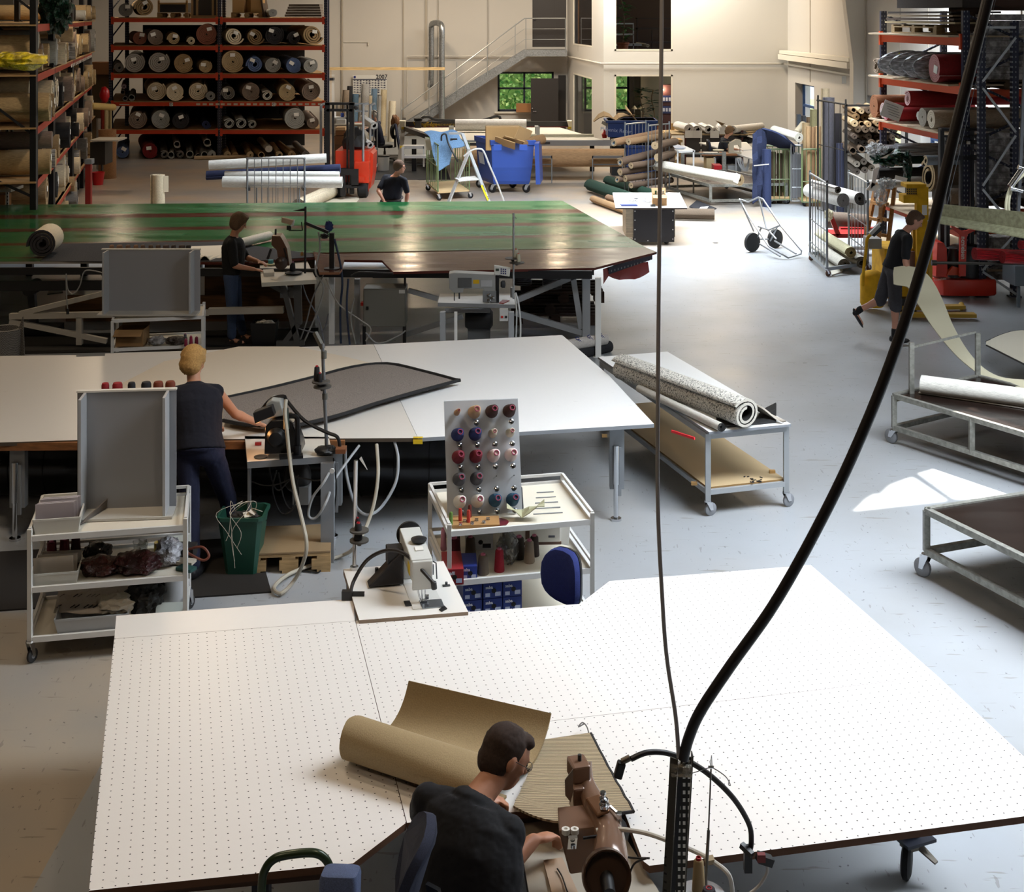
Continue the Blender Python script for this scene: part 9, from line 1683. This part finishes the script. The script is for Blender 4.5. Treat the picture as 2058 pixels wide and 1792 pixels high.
# woman at the green table
person('curly-haired person in black top, jeans and sandals standing at the green table',dict(pel=(-3.56,17.42,.9),neck=(-3.55,17.4,1.38),shL=(-3.56,17.57,1.31),shR=(-3.53,17.23,1.31),elL=(-3.42,17.6,1.07),elR=(-3.48,17.17,1.04),wrL=(-3.25,17.5,1.04),wrR=(-3.24,17.2,.99),head=(-3.47,17.4,1.55),face=(.85,.0,-.45),hpL=(-3.56,17.51,.86),hpR=(-3.56,17.33,.86),knL=(-3.52,17.5,.47),knR=(-3.54,17.3,.47),anL=(-3.46,17.6,.09),anR=(-3.56,17.38,.09),ftL=(1,-.2,0),ftR=(1,-.2,0)),dict(shirt='050609',trousers='33435f',hairc='5c4632',hair='bob',skin='b98468',shoe='sandal',sleeve=.9,deep=1.15),.013)
# man behind the green table
person('balding person with glasses in navy polo shirt and grey trousers behind the green table',dict(pel=(-2.15,24.35,.86),neck=(-2.06,24.2,1.36),shR=(-2.24,24.28,1.3),shL=(-1.9,24.1,1.27),elR=(-2.36,24.15,1.08),elL=(-1.84,24.1,1.02),wrR=(-2.25,24.0,.93),wrL=(-1.88,24.1,.8),head=(-1.98,24.12,1.5),face=(.9,-.25,.02),hpR=(-2.26,24.35,.84),hpL=(-2.06,24.35,.84),knR=(-2.26,24.3,.46),knL=(-2.06,24.35,.46),anR=(-2.26,24.35,.09),anL=(-2.04,24.4,.09),ftL=(.3,-1,0),ftR=(.5,-1,0)),dict(shirt='090c1a',trousers='5c5d62',hairc='5a4436',hair='balding',skin='c48a70',glasses=True,wide=1.08,deep=1.3,belt=True,watch=True,sleeve=.75),.013)
# man in shorts carrying a carpet strip
person('person in black shirt and grey shorts bending and carrying a long carpet strip',dict(pel=(4.86,17.5,.95),neck=(5.0,17.42,1.44),shL=(4.98,17.6,1.37),shR=(4.97,17.22,1.37),elL=(5.04,17.5,1.1),elR=(4.93,17.15,1.1),wrL=(5.02,17.32,.88),wrR=(4.98,17.12,.88),head=(5.12,17.38,1.58),face=(.8,-.15,-.5),hup=(.4,0,1),hpL=(4.86,17.6,.9),hpR=(4.86,17.4,.9),knL=(4.76,17.62,.52),knR=(4.88,17.4,.5),anL=(4.44,17.68,.36),anR=(4.87,17.42,.1),ftL=(.5,0,0),fzL=-.8,ftR=(1,-.25,0)),dict(shirt='080910',trousers='3c3c42',hairc='4c382a',skin='b98670',legs=.1,sock=True,wide=1.02),.012)
mb=MB();pc=spl([Q(1795,550,17.1),Q(1838,556,17.0),Q(1866,600,16.8),Q(1895,655,16.0),Q(1940,715,15.0),Q(1995,755,14.1),Q(2065,772,13.6),Q(2110,775,13.4)],5)
g=[]
for i,p in enumerate(pc):d=(pc[min(i+1,len(pc)-1)]-pc[max(i-1,0)]).normalized();s=d.cross(V((0,-.75,.65))).normalized();w_=.12+.05*math.sin(i*.2);g.append([p+s*w_*k+V((0,-.03*abs(k),-.02*k*k))for k in(-1,-.5,0,.5,1)])
for r in g:
 for i,p in enumerate(r):p.z=max(p.z,.06)
mb.sheet(g,.012);solo('carpet_strip',mb,M('cfc9ae',.9),'long cream carpet strip carried by the person in shorts, trailing over the trolley','carpet',smooth=True)
# two people far back
person('seated person in dark top with short light brown hair at the far sewing machine',dict(pel=(5.25,34.6,.5),neck=(5.38,34.5,1.08),shL=(5.34,34.72,1.02),shR=(5.32,34.35,1.0),elL=(5.45,34.75,.82),elR=(5.4,34.25,.82),wrL=(5.62,34.6,.8),wrR=(5.66,34.3,.8),head=(5.48,34.45,1.25),face=(.85,-.25,-.4),hpL=(5.26,34.7,.5),hpR=(5.26,34.5,.5),knL=(5.68,34.68,.5),knR=(5.68,34.45,.5),anL=(5.66,34.66,.09),anR=(5.66,34.45,.09),ftL=(1,0,0),ftR=(1,0,0)),dict(shirt='1b1c24',trousers='22232c',hairc='7c5f40',hair='long',skin='c08c70'),.02)
person('white-haired person in dark blue jacket seated at the desk behind the forklift',dict(pel=(-3.72,38.9,.52),neck=(-3.86,38.75,1.16),shL=(-3.8,38.55,1.1),shR=(-3.78,38.95,1.1),elL=(-3.95,38.45,.86),elR=(-3.95,38.95,.86),wrL=(-4.1,38.5,.95),wrR=(-4.1,38.9,.95),head=(-3.92,38.7,1.36),face=(-.9,-.15,-.25),hpL=(-3.72,38.8,.5),hpR=(-3.72,39.0,.5),knL=(-4.1,38.75,.52),knR=(-4.1,38.95,.52),anL=(-4.08,38.75,.09),anR=(-4.08,38.95,.09),ftL=(-1,0,0),ftR=(-1,0,0)),dict(shirt='1a1f34',trousers='20242f',hairc='b5b0a8',skin='c48c74',sleeve=1.2),.02)
office_chair('black office chair of the white-haired person, jacket over its back',(-3.62,38.9,0),-1.4,M('17171b',.8),.85,.46)
mb=MB();g=[[V((-3.3+.04*math.sin(i*1.4)+.02*j,38.5+.12*i,1.08-.12*j-.0*i))for j in range(7)]for i in range(5)];mb.sheet(g,.03);solo('jacket',mb,M('1c2138',.9,0,'cloth'),'navy jacket hanging over the back of the black office chair','jacket',smooth=True)
mb=blob((-3.35,39.2,1.12),(.12,.1,.2),3,.25,2,3);solo('brown_bag',mb,M('7a5230',.7),'brown leather bag behind the white-haired person','bag',smooth=True)
office_chair('dark office chair of the person at the far sewing machine',(5.2,34.6,0),1.45,M('1d2436',.8),.82,.46)
# soften the edges of machine castings and bodies
for o in list(bpy.data.objects):
 n=o.name.split('.')[0]
 if o.type=='MESH' and n in('base','head','arm','face_plate','top_cover','machine_body','motor_housing','lamp_head','body','keypad','chassis','side_cover','mast_top','cutting_head','end_block','motor_case','case','carton','tissue_pack'):
  m=o.modifiers.new('bevel','BEVEL');m.width=.008 if n in('base','head')else.006;m.segments=2;m.limit_method='ANGLE';m.angle_limit=math.radians(40)
